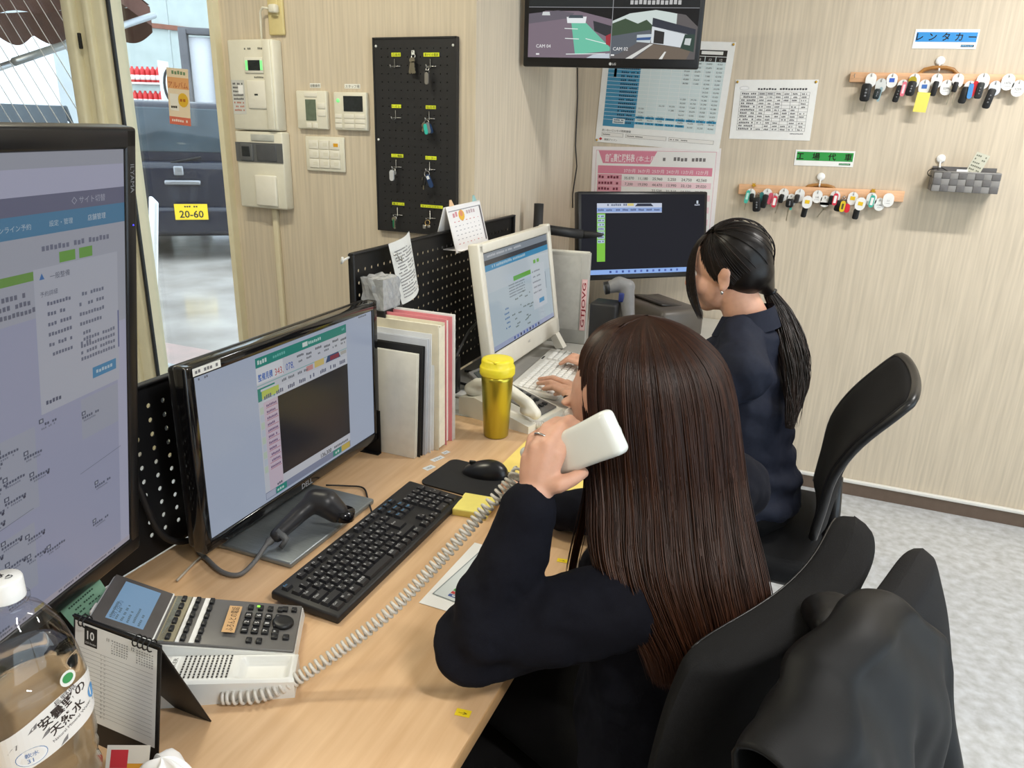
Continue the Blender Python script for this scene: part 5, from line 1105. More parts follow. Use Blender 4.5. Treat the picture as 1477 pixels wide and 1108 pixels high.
# ------------------------------------------------------------------ telephone
PH = T(-0.728, 0.655, DESK) @ RZ(31.3)
ph = thing('desk_phone', 'white office telephone with grey key panel and tilted blue display', 'telephone', mat=PH)
m_pw = M('white_phone_plastic', (228, 228, 224), 0.35, var=0.02); m_pg = M('grey_phone_panel', (104, 102, 100), 0.4, var=0.04); m_pk = M('black_phone_key', (32, 33, 35), 0.4)
def extrude_y(prof, y0, y1):
    n = len(prof); vs = [(x, y0, z) for x, z in prof]+[(x, y1, z) for x, z in prof]
    return MB().add(vs, [tuple(range(n)), tuple(range(2*n-1, n-1, -1))]+[(i, n+i, n+(i+1) % n, (i+1) % n) for i in range(n)])
zt = lambda x: 0.030+(0.124-x)/0.19*0.034           # top surface of the key panel
extrude_y([(-0.105, 0.0), (0.122, 0.0), (0.126, 0.012), (0.124, zt(0.124)-0.003), (-0.066, zt(-0.066)-0.003), (-0.10, 0.05)], -0.028, 0.082).build('body', m_pw, ph)
an = math.degrees(math.atan2(0.034, 0.19))
FPn = T(0.029, 0.028, zt(0.029)) @ RY(an)
MB().rbox((0, 0, -0.001), (0.192, 0.108, 0.005), 0.003, FPn).build('key_panel', m_pg, ph)
# cradle for the missing handset, a height field with two hollows
def crad(u, v):
    x = -0.115+0.245*u; yy = -0.084+0.057*v
    e = min(u, 1-u)*0.245; f_ = min(v, 1-v)*0.057
    z = 0.030+0.018*(1-u) 
    def hol(c, hw): 
        d = max(abs(x-c)/hw, abs(yy+0.0555)/0.022); return max(0.0, min(1.0, (1.0-d)*5))
    z -= 0.013*hol(0.088, 0.034)+0.012*hol(-0.075, 0.030)
    if e < 0.004 or f_ < 0.004: z -= 0.004*(1-min(e, f_)/0.004)
    return (x, yy, z)
cr = MB(); cr.grid(crad, 60, 24)
for s, vv in ((0, 0.0), (1, 1.0)):
    ring_ = [crad(i/60, vv) for i in range(61)]; cr.add([(a[0], a[1], a[2]) for a in ring_]+[(a[0], a[1], 0.0) for a in ring_], [((i, i+1, 62+i, 61+i) if s else (i+1, i, 61+i, 62+i)) for i in range(60)])
for s, uu in ((0, 0.0), (1, 1.0)):
    ring_ = [crad(uu, i/24) for i in range(25)]; cr.add([(a[0], a[1], a[2]) for a in ring_]+[(a[0], a[1], 0.0) for a in ring_], [(i, i+1, 26+i, 25+i) for i in range(24)])
cr.build('handset_cradle', m_pw, ph)
MB().rbox((-0.045, -0.055, 0.046), (0.014, 0.012, 0.012), 0.002).build('hook_switch', m_pw, ph)
slope_c = math.degrees(math.atan2(0.018, 0.245))
P = Print(0.07, 0.05)
for i in range(11):
    for j in range(9): P.rect(0.003+i*0.006, 0.003+j*0.0052, 0.0054+i*0.006, 0.0066+j*0.0052, (52, 50, 48), 1)
P.build('speaker_grille', PAPER, ph, T(0.012, -0.0555, 0.0397) @ RY(slope_c))
P = Print(0.012, 0.045, (240, 240, 236)); P.text('SPEAKER', 0.009, 0.003, 0.008, (70, 70, 70), 1, fit=0.038, rot=math.pi/2); P.build('side_label', PAPER, ph, T(-0.032, -0.0555, 0.0428) @ RY(slope_c))
# display unit
FD = T(-0.066, 0.028, zt(-0.066)+0.001) @ RY(28)
MB().rbox((-0.042, 0, -0.008), (0.090, 0.112, 0.018), 0.004, FD).build('display_housing', m_pw, ph)
MB().rbox((-0.042, 0.001, 0.0018), (0.086, 0.106, 0.003), 0.0012, FD).build('display_frame', M('dark_grey_frame', (84, 80, 78), 0.4), ph)
P = Print(0.086, 0.052, (150, 190, 226), 0.0001); 
for k in range(6): P.S(0.04, 0.06+k*0.15, 0.3 if k % 2 else 0.42, 0.07, (110, 136, 150), 2)
P.Tx('10月 7日(火)', 0.05, 0.2, 0.14, (80, 100, 120), 3)
P.build('display', print_mat('phone_lcd_light', 0.2, emit=0.55), ph, FD @ T(-0.042, 0.002, 0.0036) @ RZ(90))
MB().rbox((-0.088, -0.02, -0.006), (0.004, 0.022, 0.006), 0.002, FD).build('message_lamp', M('clear_lamp', (220, 218, 214), 0.2), ph)
MB().rbox((0.0, 0, 0.0), (0.006, 0.112, 0.006), 0.002, FD).build('hinge', m_pw, ph)
def pk(x, y, w=0.011, d=0.010, rgb=None, nm='button'):   # on the key panel, x down towards the user
    return MB().rbox((x-0.029, y-0.028, 0.0035), (d, w, 0.005), 0.0012, FPn).build(nm, rgb or m_pk, ph)
MB().box((-0.078, 0, 0.0018), (0.024, 0.104, 0.001), FPn).build('clear_strip', M('olive_strip', (150, 142, 118), 0.3), ph)
for r in range(3):
    xx = -0.048+r*0.020
    MB().box((xx-0.029-0.0075, 0, 0.0018), (0.007, 0.104, 0.001), FPn).build('name_strip', M('pale_blue_strip' if r < 1 else 'white_strip', (206, 226, 232) if r < 1 else (232, 232, 230), 0.5), ph)
    for k in range(6): pk(xx, -0.016+k*0.0175, 0.012, 0.0065)
for c in range(4):
    for r in range(3): pk(0.05+c*0.0145, 0.010+r*0.017, 0.012, 0.010)
for c in range(4): pk(0.05+c*0.0145, 0.064, 0.010, 0.008)
pk(0.114, 0.066, 0.009, 0.008); pk(0.114, 0.050, 0.009, 0.008) if 0 else None
pk(0.06, -0.012, 0.010, 0.008); pk(0.074, -0.012, 0.010, 0.008); pk(0.094, 0.0, 0.010, 0.009); pk(0.110, 0.0, 0.010, 0.009); pk(0.1, 0.066, 0.010, 0.009)
MB().lathe([(0, 0), (0.0155, 0), (0.0155, 0.004), (0.013, 0.006), (0.006, 0.0055), (0, 0.006)], 20, FPn @ T(0.0725, 0.005, 0.002)).build('navigation_disc', m_pk, ph)
MB().box((0.020, 0.048, 0.0065), (0.004, 0.003, 0.0008), FPn @ T(0.012, -0.012, -0.0)).build('line_light', M('green_led', (120, 240, 60), 0.4, emit=2.0), ph)
P = Print(0.062, 0.018, (206, 166, 118)); P.text('ふろんとの電話', 0.031, 0.004, 0.012, (40, 34, 30), 1, 'C', fit=0.056); P.build('handwritten_label', PAPER, ph, FPn @ T(0.0, 0.0, 0.0075) @ RZ(90))
P = Print(0.12, 0.12)
for c in range(4):
    for r in range(3):
        P.text('123456789*0#'[c*3+r], 0.0, 0.0, 0.0, (240, 240, 240)) if 0 else P.text('123456789*0#'[c*3+r], 0.06+0.010+r*0.017-0.028-0.003, 0.06-(0.05+c*0.0145-0.029)-0.003, 0.0085, (236, 236, 236), 1)
P.build('key_digits', PAPER, ph, FPn @ T(0, 0, 0.0062) @ RZ(90))
# curly cord to the handset
def depth_of(p): return (V(p)-CAM).dot(FWD)
cpx = [(322, 1006), (372, 1004), (420, 984), (480, 945), (560, 884), (640, 802), (700, 735), (737, 694), (748, 680)]
d0 = depth_of(pz(322, 1006, DESK+0.011)); dd = [d0, d0+0.012, None, None, None, None, None, 1.075, 1.09]
tt = np.cumsum([0]+[math.hypot(cpx[i+1][0]-cpx[i][0], cpx[i+1][1]-cpx[i][1]) for i in range(len(cpx)-1)])
base = []
for i, (x, y) in enumerate(cpx):
    u = (tt[i]-tt[1])/(tt[-1]-tt[1]); d_ = dd[i] if dd[i] else dd[1]+(1.09-dd[1])*u
    p = pd(x, y, d_)
    if p.z < DESK+0.011: p = pz(x, y, DESK+0.011)
    base.append(p)
def smooth_path(pts, n):
    P_ = np.array([p[:] for p in pts]); m = len(P_); t_ = np.cumsum(np.r_[0, np.linalg.norm(np.diff(P_, axis=0), axis=1)])
    # Catmull-Rom resample
    out = []
    for q in np.linspace(0, t_[-1], n):
        i = min(max(np.searchsorted(t_, q)-1, 0), m-2); u = (q-t_[i])/(t_[i+1]-t_[i])
        p0, p1, p2, p3 = P_[max(i-1, 0)], P_[i], P_[i+1], P_[min(i+2, m-1)]
        out.append(0.5*((2*p1)+(-p0+p2)*u+(2*p0-5*p1+4*p2-p3)*u*u+(-p0+3*p1-3*p2+p3)*u**3))
    return [V(o) for o in out]
def coil(path, turns, R, r, seg=12, n=6):
    N_ = turns*seg; pts = smooth_path(path, N_+1); out = []; nrm = V((0, 0, 1))
    for i, p in enumerate(pts):
        t = (pts[min(i+1, N_)]-pts[max(i-1, 0)]).normalized(); nrm = (nrm-t*nrm.dot(t)).normalized(); bn = t.cross(nrm); a = 2*math.pi*i/seg
        out.append(p+(nrm*math.cos(a)+bn*math.sin(a))*R)
    return MB().tube(out, r, n)
m_cord = M('ivory_cord', (214, 210, 202), 0.4, var=0.03)
o = coil(base, 62, 0.0078, 0.0024).build('handset_cord', m_cord); tag(o, 'curly ivory telephone cord stretched across the desk', 'cord')
# ------------------------------------------------------------------ hand scanner on the monitor foot
sc_ = thing('barcode_scanner', 'black pistol barcode scanner lying on the grey monitor stand', 'barcode scanner', pz(430, 755, DESK+0.012))
h0 = pz(400, 772, 0.735); h1 = pz(432, 742, 0.752); h2 = pz(455, 722, 0.768); h3 = pz(485, 738, 0.745)
b = Blob().chain([h0, h1, h2], [0.014, 0.017, 0.021]).chain([h2, (h2+h3)/2+V((0, 0, 0.006)), h3], [0.023, 0.027, 0.022])
b.build('scanner_body', M('charcoal_scanner', (44, 44, 47), 0.35, var=0.04), sc_, 0.003, 6, world=True)
MB().tube([h3+V((0.012, 0.004, -0.014)), h3+V((0.014, 0.006, 0.004))], 0.021, 14).build('scanner_window', M('dark_lens', (20, 20, 24), 0.1), sc_, world=True)
g0 = pz(405, 790, DESK+0.018); MB().tube([h0+V((0, 0, 0.008)), h0+V((0.02, 0, -0.004)), g0], [0.008, 0.007, 0.005], 8).build('handle_loop', M('grey_scanner_trim', (96, 98, 100), 0.4), sc_, world=True)
cpts = [h0, pz(385, 785, 0.725), pz(366, 812, 0.712), pz(345, 829, 0.706), pz(320, 825, 0.706), pz(298, 806, 0.706), pz(287, 797, 0.706), pz(282, 785, 0.706)]
MB().tube(smooth_path(cpts, 40), [0.0075]*4+[0.0042]*36, 8).build('scanner_cable', M('grey_cable', (104, 104, 104), 0.5), sc_, world=True)
o = MB().tube(smooth_path([pz(255, 838, 0.703), pz(280, 812, 0.703), pz(298, 795, 0.704), pz(310, 770, 0.704)], 20), 0.0022, 6).build('phone_line', M('pale_grey_cable', (176, 168, 156), 0.5)); tag(o, 'thin grey line running from the telephone towards the monitor', 'cable')
o = MB().tube(smooth_path([pz(470, 700, 0.71), pz(500, 701, 0.705), pz(524, 704, 0.704), pz(531, 722, 0.704), pz(536, 738, 0.71)], 30), 0.0019, 6).build('keyboard_cable', m_cable); tag(o, 'thin black cable leading from the keyboard behind the monitor', 'cable')
o = MB().tube(smooth_path([V((-1.006, 0.78, 0.98)), V((-1.0, 0.80, 0.86)), V((-0.995, 0.83, 0.75)), V((-0.992, 0.90, 0.708)), V((-0.995, 1.0, 0.707)), V((-1.0, 1.03, 0.707))], 40), 0.006, 8).build('monitor_cable', m_cable); tag(o, 'thick black cable hanging from the divider behind the desk monitor', 'cable')
# ------------------------------------------------------------------ mouse, pad, notes
F = frame((-0.632, 1.355, DESK), (1, 0, 0), (0, 1, 0)); pts = []
for sx, sy in ((1, 1), (-1, 1), (-1, -1), (1, -1)):
    for k in range(5): a = {(1, 1): 0, (-1, 1): 90, (-1, -1): 180, (1, -1): 270}[(sx, sy)]+k*22.5; pts.append((sx*0.085+0.018*math.cos(math.radians(a)), sy*0.055+0.018*math.sin(math.radians(a))))
o = MB().prism(pts, 0, 0.004, F @ RZ(-4)).build('mouse_pad', M('black_mouse_pad', (28, 28, 30), 0.8)); tag(o, 'black mouse pad with rounded corners beside the keyboard', 'mouse pad')
ms = thing('computer_mouse', 'black wireless mouse on the black pad', 'mouse', mat=T(pz(700, 684, DESK+0.004)) @ RZ(-168))
def mou(u, v):
    a = 2*math.pi*u; r = math.sin(math.pi*v/2); x = 0.054*r*math.cos(a); y_ = (0.031-0.004*math.cos(a))*r*math.sin(a); return (x, y_, 0.034*math.cos(math.pi*v/2)*(1-0.25*(x/0.054)) )
MB().grid(lambda u, v: mou(u, 1-v), 28, 10).build('shell', M('black_mouse_plastic', (30, 30, 33), 0.3), ms)
MB().rbox((0.03, 0, 0.026), (0.016, 0.006, 0.01), 0.003).build('wheel', m_pk, ms)
YW = (240, 226, 122)
np_ = thing('note_pad', 'thick yellow sticky note pad between keyboard and cord', 'sticky notes', (-0.578, 1.238, DESK), 6)
MB().rbox((0, 0, 0.007), (0.072, 0.074, 0.014), 0.0008).build('pad', M('yellow_note_paper', YW, 0.7, var=0.04), np_)
MB().box((0.001, 0.001, 0.0143), (0.072, 0.073, 0.0005)).build('top_sheet', M('yellow_note_paper', YW, 0.7), np_)
fo = MB().box((0, 0, 0.0015), (0.215, 0.30, 0.003), T(-0.505, 1.545, DESK) @ RZ(0)).build('yellow_folder', M('yellow_card', (240, 214, 120), 0.6, var=0.03)); tag(fo, 'pale yellow paper folder lying beside the gold tumbler', 'folder')
# stickers on the desktop
def sticker(name, label, px, py, w_, h_, rgb, rz, tx=None):
    P = Print(w_, h_, rgb); 
    if tx: P.text(tx, w_/2, h_*0.25, h_*0.6, (90, 80, 20) if rgb[2] < 120 else (70, 80, 90), 1, 'C', fit=w_*0.6)
    p = pz(px, py, DESK); o = P.build(name, PAPER, None, T(p.x, p.y, DESK+0.0006) @ RZ(rz)); tag(o, label, 'sticker')
sticker('desk_sticker', 'small yellow sticker at the front edge below the sleeve', 668, 1029, 0.021, 0.013, (240, 210, 30), 8, '→')
sticker('desk_sticker', 'small yellow sticker on the desk beside the long hair', 811, 809, 0.019, 0.012, (240, 210, 30), 8, '→')
sticker('desk_sticker', 'first white name sticker nearest the keyboard', 619, 675, 0.028, 0.018, (226, 230, 232), 72, 'VISA'); sticker('desk_sticker', 'second white name sticker in front of the binders', 631, 662, 0.036, 0.016, (228, 232, 234), 72, 'JCBcard'); sticker('desk_sticker', 'third white name sticker beside the blue stapler', 643, 653, 0.02, 0.014, (228, 232, 234), 72, 'PAY')
# printed sheet and brochure under the arm
c0 = pz(604, 870, DESK); cA = pz(682, 786, DESK); dA = (cA-c0).normalized(); dB = V((dA.y, -dA.x, 0))
P = Print(0.21, 0.148, (238, 238, 236)); o = P.build('white_sheet', PAPER, None, frame(c0+dA*0.105+dB*0.074+V((0, 0, 0.0008)), dA, -dB)); tag(o, 'white paper sheet under the raised sleeve', 'paper')
P = Print(0.17, 0.115, (214, 222, 224)); P.R(0, 0, 1, 0.02, (150, 160, 164)); P.R(0, 0, 0.01, 1, (150, 160, 164)); 
P.R(0.26, 0.2, 0.14, 0.2, (70, 150, 214), 2)
for k, cc in enumerate(((66, 90, 160), (196, 64, 72), (70, 150, 76))):
    for j in range(2): P.R(0.05+k*0.05, 0.22+j*0.22, 0.04, 0.18, cc, 2); P.R(0.062+k*0.05, 0.28+j*0.22, 0.016, 0.06, (230, 236, 236), 3)
P.S(0.05, 0.7, 0.4, 0.05, (150, 160, 170), 2); P.S(0.3, 0.85, 0.4, 0.04, (150, 160, 170), 2)
o = P.build('brochure', GLOSSP, None, frame(c0+dA*(0.085+0.025)+dB*(0.0575+0.016)+V((0, 0, 0.0018)), (dA+dB*0.09).normalized(), -dB)); tag(o, 'clear sleeve brochure with coloured card logos', 'brochure')
# ------------------------------------------------------------------ gold tumbler
tu = thing('gold_tumbler', 'gold metal tumbler with a yellow lid', 'tumbler', (-0.698, 1.617, DESK)); m_gm = M('brushed_gold_metal', (186, 172, 62), 0.3, metal=0.85, var=0.12, scale=20, stretch=(1, 1, 0.05)); m_lid = M('yellow_lid_plastic', (232, 216, 52), 0.4, var=0.03)
MB().lathe([(0, 0.0), (0.029, 0.0), (0.032, 0.004), (0.040, 0.155), (0.0405, 0.168), (0, 0.168)], 40).build('body', m_gm, tu)
MB().lathe([(0, 0.166), (0.0425, 0.166), (0.0445, 0.170), (0.0445, 0.186), (0.0425, 0.190), (0.0405, 0.191), (0.0405, 0.203), (0.038, 0.207), (0.030, 0.208), (0, 0.208)], 40).build('lid', m_lid, tu)
MB().rbox((0.012, -0.022, 0.2065), (0.032, 0.022, 0.006), 0.0025, RZ(-25)).build('sip_flap', m_lid, tu)
# ------------------------------------------------------------------ stapler-like blue dispenser
bl = thing('blue_dispenser', 'small blue upright tape dispenser beside the pink binder', 'dispenser', (-0.845, 1.615, DESK), -20)
MB().rbox((0, 0, 0.042), (0.055, 0.026, 0.084), 0.009).build('body', M('sky_blue_plastic', (58, 150, 190), 0.35), bl); MB().rbox((0, 0, 0.083), (0.03, 0.018, 0.006), 0.002).build('slot', m_pk, bl); MB().rbox((0.004, -0.0133, 0.04), (0.022, 0.001, 0.024), 0.0003).build('label', M('buff_label', (196, 190, 160), 0.5), bl)
# ------------------------------------------------------------------ files between bookends
def binder(label, y0, th, h, x0, x1, rgb, lean=0.0, twist=0.0, edge=None, pages=True):
    t = thing('file_binder', label, 'binder', mat=T((x0+x1)/2, y0+th/2, DESK) @ RZ(twist) @ RX(lean)); m_ = M('binder_%d_%d_%d' % rgb, rgb, 0.5, var=0.05); L = x1-x0
    for s in (-1, 1): MB().rbox((0, s*(th/2-0.0008), h/2), (L, 0.0016, h), 0.0006).build('cover', m_, t)
    MB().rbox((-L/2+0.001, 0, h/2), (0.002, th, h), 0.0008).build('spine', m_, t)
    if pages:
        pm = M('paper_edges', (226, 224, 214), 0.8, var=0.1, scale=400, stretch=(0.02, 1, 0.02)); n = max(1, int(th/0.008)); w_ = (th-0.003)/n
        for k in range(n): MB().box((-0.002, -th/2+0.0015+(k+0.5)*w_, h/2-0.004+0.002*(k % 2)), (L-0.008-0.004*(k % 3), w_*0.93, h-0.012)).build('paper_block', pm, t)
    if edge: MB().box((L/2+0.0006, 0, h/2), (0.001, th*0.9, h*0.96)).build('edge_strip', M('edge_%d_%d_%d' % edge, edge, 0.5), t)
binder('loose white papers leaning at the near end of the binder row', 1.398, 0.010, 0.255, -0.985, -0.812, (224, 222, 212), -4, pages=True)
binder('black ring binder leaning beside loose white papers', 1.411, 0.012, 0.27, -0.99, -0.805, (26, 26, 28), -4)
binder('thin clear grey file next to the black ring binder', 1.428, 0.010, 0.285, -0.995, -0.80, (196, 200, 208), -3)
binder('white clear-cover file in the binder row', 1.444, 0.016, 0.296, -0.995, -0.795, (222, 224, 226), -2)
binder('thick cream binder full of pages', 1.466, 0.034, 0.315, -1.0, -0.785, (220, 212, 190), 0, edge=(222, 216, 198))
binder('pink binder beside the thick cream binder', 1.503, 0.03, 0.322, -1.0, -0.782, (214, 130, 138), 0)
binder('thin white binder at the far end of the row', 1.536, 0.01, 0.325, -1.0, -0.78, (226, 226, 224), 0)
be = thing('book_end', 'black steel book end behind the desk monitor', 'book end', (-0.90, 1.40, DESK)); MB().box((-0.94, 1.390, DESK+0.055), (0.08, 0.002, 0.11)).build('upright', m_div, be, world=True); MB().box((-0.94, 1.3825, DESK+0.001), (0.08, 0.013, 0.002)).build('foot', m_div, be, world=True)
# ------------------------------------------------------------------ second desk: keyboard, telephone
K2F = frame((-0.728, 2.145, DESK+0.012), (0, 1, 0.0), (-1, 0, 0)) @ RZ(3) @ RX(4)
k2 = thing('white_keyboard', 'white keyboard under the second woman\'s hand', 'keyboard', mat=K2F); m_kw = M('white_keyboard_case', (222, 220, 214), 0.45, var=0.02); m_kk = M('white_key', (236, 235, 231), 0.45, var=0.02)
MB().rbox((0, 0, 0), (0.44, 0.155, 0.016), 0.004).build('case', m_kw, k2)
mb = MB()
for r in range(6):
    for c in range(22):
        if c == 15 and r < 5: continue
        mb.rbox((-0.202+c*0.0192, 0.046-r*0.0195, 0.0105), (0.0165, 0.0165, 0.006), 0.0015, seg=1)
mb.build('keys', m_kk, k2, kind='stuff')
MB().rbox((0.1, 0.069, 0.0085), (0.03, 0.006, 0.001), 0.0004).build('logo_strip', m_pk, k2)
p2 = thing('second_phone', 'ivory office telephone with its handset in place, behind the gold tumbler', 'telephone', mat=T(-0.715, 1.765, DESK) @ RZ(-12))
m_pi = M('ivory_phone_plastic', (224, 220, 208), 0.4, var=0.02)
extrude_y([(-0.12, 0), (0.11, 0), (0.11, 0.02), (-0.07, 0.06), (-0.12, 0.05)], -0.085, 0.085).build('body', m_pi, p2)
MB().rbox((0.01, 0.03, 0.045), (0.16, 0.09, 0.006), 0.002, RY(12)).build('key_panel', m_pg, p2)
for i in range(5):
    for j in range(4): MB().rbox((-0.05+i*0.028, 0.0+j*0.018, 0.050), (0.014, 0.011, 0.005), 0.001, RY(12)).build('button', m_pk, p2)
Fd = T(-0.075, 0.02, 0.065) @ RY(35); MB().rbox((-0.03, 0, 0), (0.075, 0.11, 0.014), 0.004, Fd).build('display_housing', m_pg, p2); MB().box((-0.03, 0, 0.0078), (0.055, 0.085, 0.002), Fd).build('display', M('dark_lcd', (58, 64, 64), 0.2), p2)
hp = [(-0.105, -0.055, 0.07), (-0.08, -0.055, 0.088), (-0.03, -0.055, 0.10), (0.03, -0.055, 0.095), (0.085, -0.055, 0.07), (0.11, -0.055, 0.048)]
b = Blob().chain(hp, [0.017, 0.018, 0.016, 0.016, 0.018, 0.017]).ell((-0.09, -0.055, 0.068), (0.028, 0.024, 0.016)).ell((0.09, -0.055, 0.052), (0.026, 0.024, 0.014)); b.build('handset', m_pi, p2, 0.004, 5)
o = coil([pz(757, 612, DESK+0.012), pz(775, 613, DESK+0.012), pz(797, 614, DESK+0.012)], 18, 0.009, 0.0024).build('spare_cord', m_cord); tag(o, 'short bunched curly cord lying in front of the second telephone', 'cord')
pb = MB().box((0, 0, 0.001), (0.10, 0.12, 0.002), T(-0.565, 1.83, DESK) @ RZ(15)).build('white_card', M('white_card_paper', (234, 234, 230), 0.6)); tag(pb, 'white card lying beside the second telephone', 'card')
pb = MB().box((0, 0, 0.001), (0.14, 0.17, 0.002), T(-0.93, 1.80, DESK) @ RZ(20)).build('loose_paper', M('white_card_paper', (234, 234, 230), 0.6)); tag(pb, 'loose white paper on the grey desk behind the blue dispenser', 'paper')
kd = thing('desk_key', 'small key on a green tag beside the blue dispenser', 'key', pz(668, 575, DESK)); q = pz(668, 575, DESK+0.003)
MB().tube([q+V((0.01*math.cos(a*.5), 0.01*math.sin(a*.5), 0)) for a in range(12)], 0.001, 5, closed=True).build('ring', m_steel, kd, world=True); MB().rbox((q.x+0.015, q.y-0.01, q.z), (0.01, 0.018, 0.003), 0.001).build('tag', M('lime_tag', (130, 200, 40), 0.4), kd, world=True); MB().rbox((q.x-0.02, q.y, q.z), (0.03, 0.007, 0.002), 0.0008).build('blade', m_brass, kd, world=True)
# black power adapters and cables behind the white computer
bx = thing('power_adapter', 'black upright power adapter behind the gold tumbler', 'adapter', pz(684, 560, DESK)); q = V((-0.945, 1.84, DESK)); MB().rbox((q.x, q.y+0.02, DESK+0.055), (0.035, 0.03, 0.11), 0.004).build('box', m_bez, bx, world=True); MB().tube(smooth_path([(q.x, q.y+0.02, DESK+0.11), (q.x-0.02, q.y+0.03, DESK+0.16), (q.x-0.08, q.y+0.12, DESK+0.2)], 14), 0.003, 6).build('lead', m_cable, bx, world=True)
o = MB().tube(smooth_path([pxx(645, 540, -0.98), pxx(660, 510, -0.98), pxx(675, 480, -0.985), pxx(692, 460, -0.985), pxx(700, 440, -0.99)], 24), 0.0042, 8).build('grey_data_cable', M('grey_cable', (104, 104, 104), 0.5)); tag(o, 'grey cable curving up the tall divider', 'cable')
o = MB().tube(smooth_path([pz(640, 560, 0.71), pz(660, 552, 0.705), pz(690, 558, 0.705), pz(700, 540, 0.71), pz(670, 535, 0.72)], 30), 0.004, 8).build('black_power_lead', m_cable); tag(o, 'tangled black power lead under the white computer', 'cable')
sb = thing('small_speaker', 'small black speaker standing behind the white computer', 'speaker', (-0.955, 2.515, DESK)); MB().rbox((-0.955, 2.515, DESK+0.07), (0.07, 0.05, 0.14), 0.006).build('cabinet', m_bez, sb, world=True)
for zz, r_ in ((0.045, 0.022), (0.1, 0.014)): MB().lathe([(0, 0.002), (r_*0.4, 0.003), (r_, 0.0), (r_*1.1, 0.002), (r_*1.1, -0.002)], 16, frame((-0.9195, 2.515, DESK+zz), (0, 1, 0), (0, 0, 1))).build('driver', m_pk, sb, world=True)
# grey file box with a pink title strip
gf = thing('grey_file', 'grey upright file with a pink title strip behind the white computer', 'file', (-0.83, 2.525, DESK)); m_gf = M('grey_file_board', (176, 174, 168), 0.6, var=0.04)
F = frame((-0.826, 2.552, DESK+0.168), (1, 0.12, 0), (0, 0, 1)); MB().rbox((0, 0, 0), (0.15, 0.335, 0.034), 0.003, F).build('case', m_gf, gf, world=True); MB().box((0, 0.169, 0.0), (0.14, 0.004, 0.024), F).build('paper_block', M('paper_edges', (226, 224, 214)), gf, world=True)
MB().box((-0.01, 0.02, 0.0175), (0.11, 0.27, 0.001), F).build('face_sheet', M('pale_grey_sheet', (190, 188, 182), 0.5), gf, world=True)
P = Print(0.02, 0.19, (236, 190, 192)); P.R(0.12, 0.02, 0.76, 0.96, (240, 206, 206)); P.text('GTJOVG', 0.0155, 0.012, 0.018, (150, 40, 50), 2, fit=0.165, rot=math.pi/2, bold=True); P.build('title_strip', PAPER, gf, F @ T(0.062, -0.02, 0.0185), world=True)
# label printer and grey scanner on its stand
lp_ = thing('label_printer', 'dark brown grey printer under the far monitor', 'printer', (-0.50, 2.90, DESK)); F = T(-0.545, 2.875, DESK) @ RZ(-42); m_pr = M('taupe_printer_plastic', (84, 78, 72), 0.4, var=0.04)
MB().rbox((0, 0, 0.06), (0.30, 0.20, 0.12), 0.02, F).build('body', m_pr, lp_, world=True); MB().rbox((-0.02, -0.02, 0.121), (0.2, 0.10, 0.008), 0.004, F @ RX(-6)).build('lid', M('dark_printer_lid', (46, 43, 40), 0.3), lp_, world=True); MB().rbox((-0.02, -0.03, 0.127), (0.12, 0.014, 0.004), 0.001, F).build('paper_slot', m_pk, lp_, world=True)
gs = thing('grey_scanner', 'grey pistol scanner upright in a black holder', 'barcode scanner', pz(885, 462, DESK)); gq = pd(880, 440, 2.45)
g = lambda x, y: pd(x, y, 2.45)
b = Blob().chain([g(878, 415), g(893, 410), g(905, 414)], [0.02, 0.026, 0.026]).chain([g(904, 416), g(905, 435), g(906, 462)], [0.026, 0.024, 0.022]); b.build('scanner_body', M('mid_grey_plastic', (126, 126, 128), 0.4), gs, 0.004, 5, world=True)
MB().tube([g(872, 416), g(878, 415)], 0.022, 12).build('nose', m_pk, gs, world=True)
q = g(872, 445); MB().rbox((q.x, q.y+0.02, (q.z+0.02+DESK)/2), (0.09, 0.09, q.z+0.02-DESK), 0.008).build('holder', m_blk, gs, world=True); MB().rbox((g(898, 428).x, g(898, 428).y-0.015, g(898, 428).z), (0.018, 0.01, 0.03), 0.003).build('trigger', M('blue_trigger', (48, 62, 130), 0.4), gs, world=True)
# small tent calendar fixed on the tall divider
a0 = pxx(657, 365, -0.985); a1 = pxx(711, 349, -0.955); b0 = pxx(645, 300, -1.01); b1 = pxx(686, 290, -1.0)
yc0, yc1 = 2.02, 2.02
tcs = thing('small_calendar', 'small white tent calendar on top of the tall divider', 'calendar', (-1.0, a0.y+0.05, a0.z))
FA = frame((b0+b1+a0+a1)/4, (a1-a0+b1-b0), (b0+b1-a0-a1)); wA = ((a1-a0).length+(b1-b0).length)/2; hA = ((b0-a0).length+(b1-a1).length)/2
m_cw = M('white_calendar_card', (234, 232, 232), 0.5, var=0.02)
MB().rbox((0, 0, -0.001), (wA, hA, 0.002), 0.0006, FA).build('front_board', m_cw, tcs, world=True)
bz = (b0+b1)/2; az = (a0+a1)/2; back_low = V((az.x-0.075, az.y, az.z)); FB = frame((bz+back_low)/2, (a1-a0), (bz-back_low)); MB().rbox((0, 0, -0.002), (wA, (bz-back_low).length, 0.002), 0.0006, FB).build('rear_board', m_cw, tcs, world=True)
MB().rbox(((az.x+back_low.x)/2, az.y, az.z), (0.075, wA, 0.002), 0.0006).build('base_board', m_cw, tcs, world=True)
P = Print(wA*0.94, hA*0.96, (240, 238, 240)); P.R(0, 0.08, 1, 0.02, (150, 150, 158)); P.R(0.95, 0.1, 0.05, 0.8, (110, 106, 112), 1)
P.disc(P.w*0.36, P.h*0.78, P.w*0.09, P.w*0.09, (236, 186, 70), 2); P.disc(P.w*0.36, P.h*0.82, P.w*0.05, P.w*0.05, (226, 150, 110), 3); P.S(0.1, 0.12, 0.16, 0.12, (214, 150, 160), 2); P.S(0.52, 0.12, 0.36, 0.1, (200, 180, 186), 2)
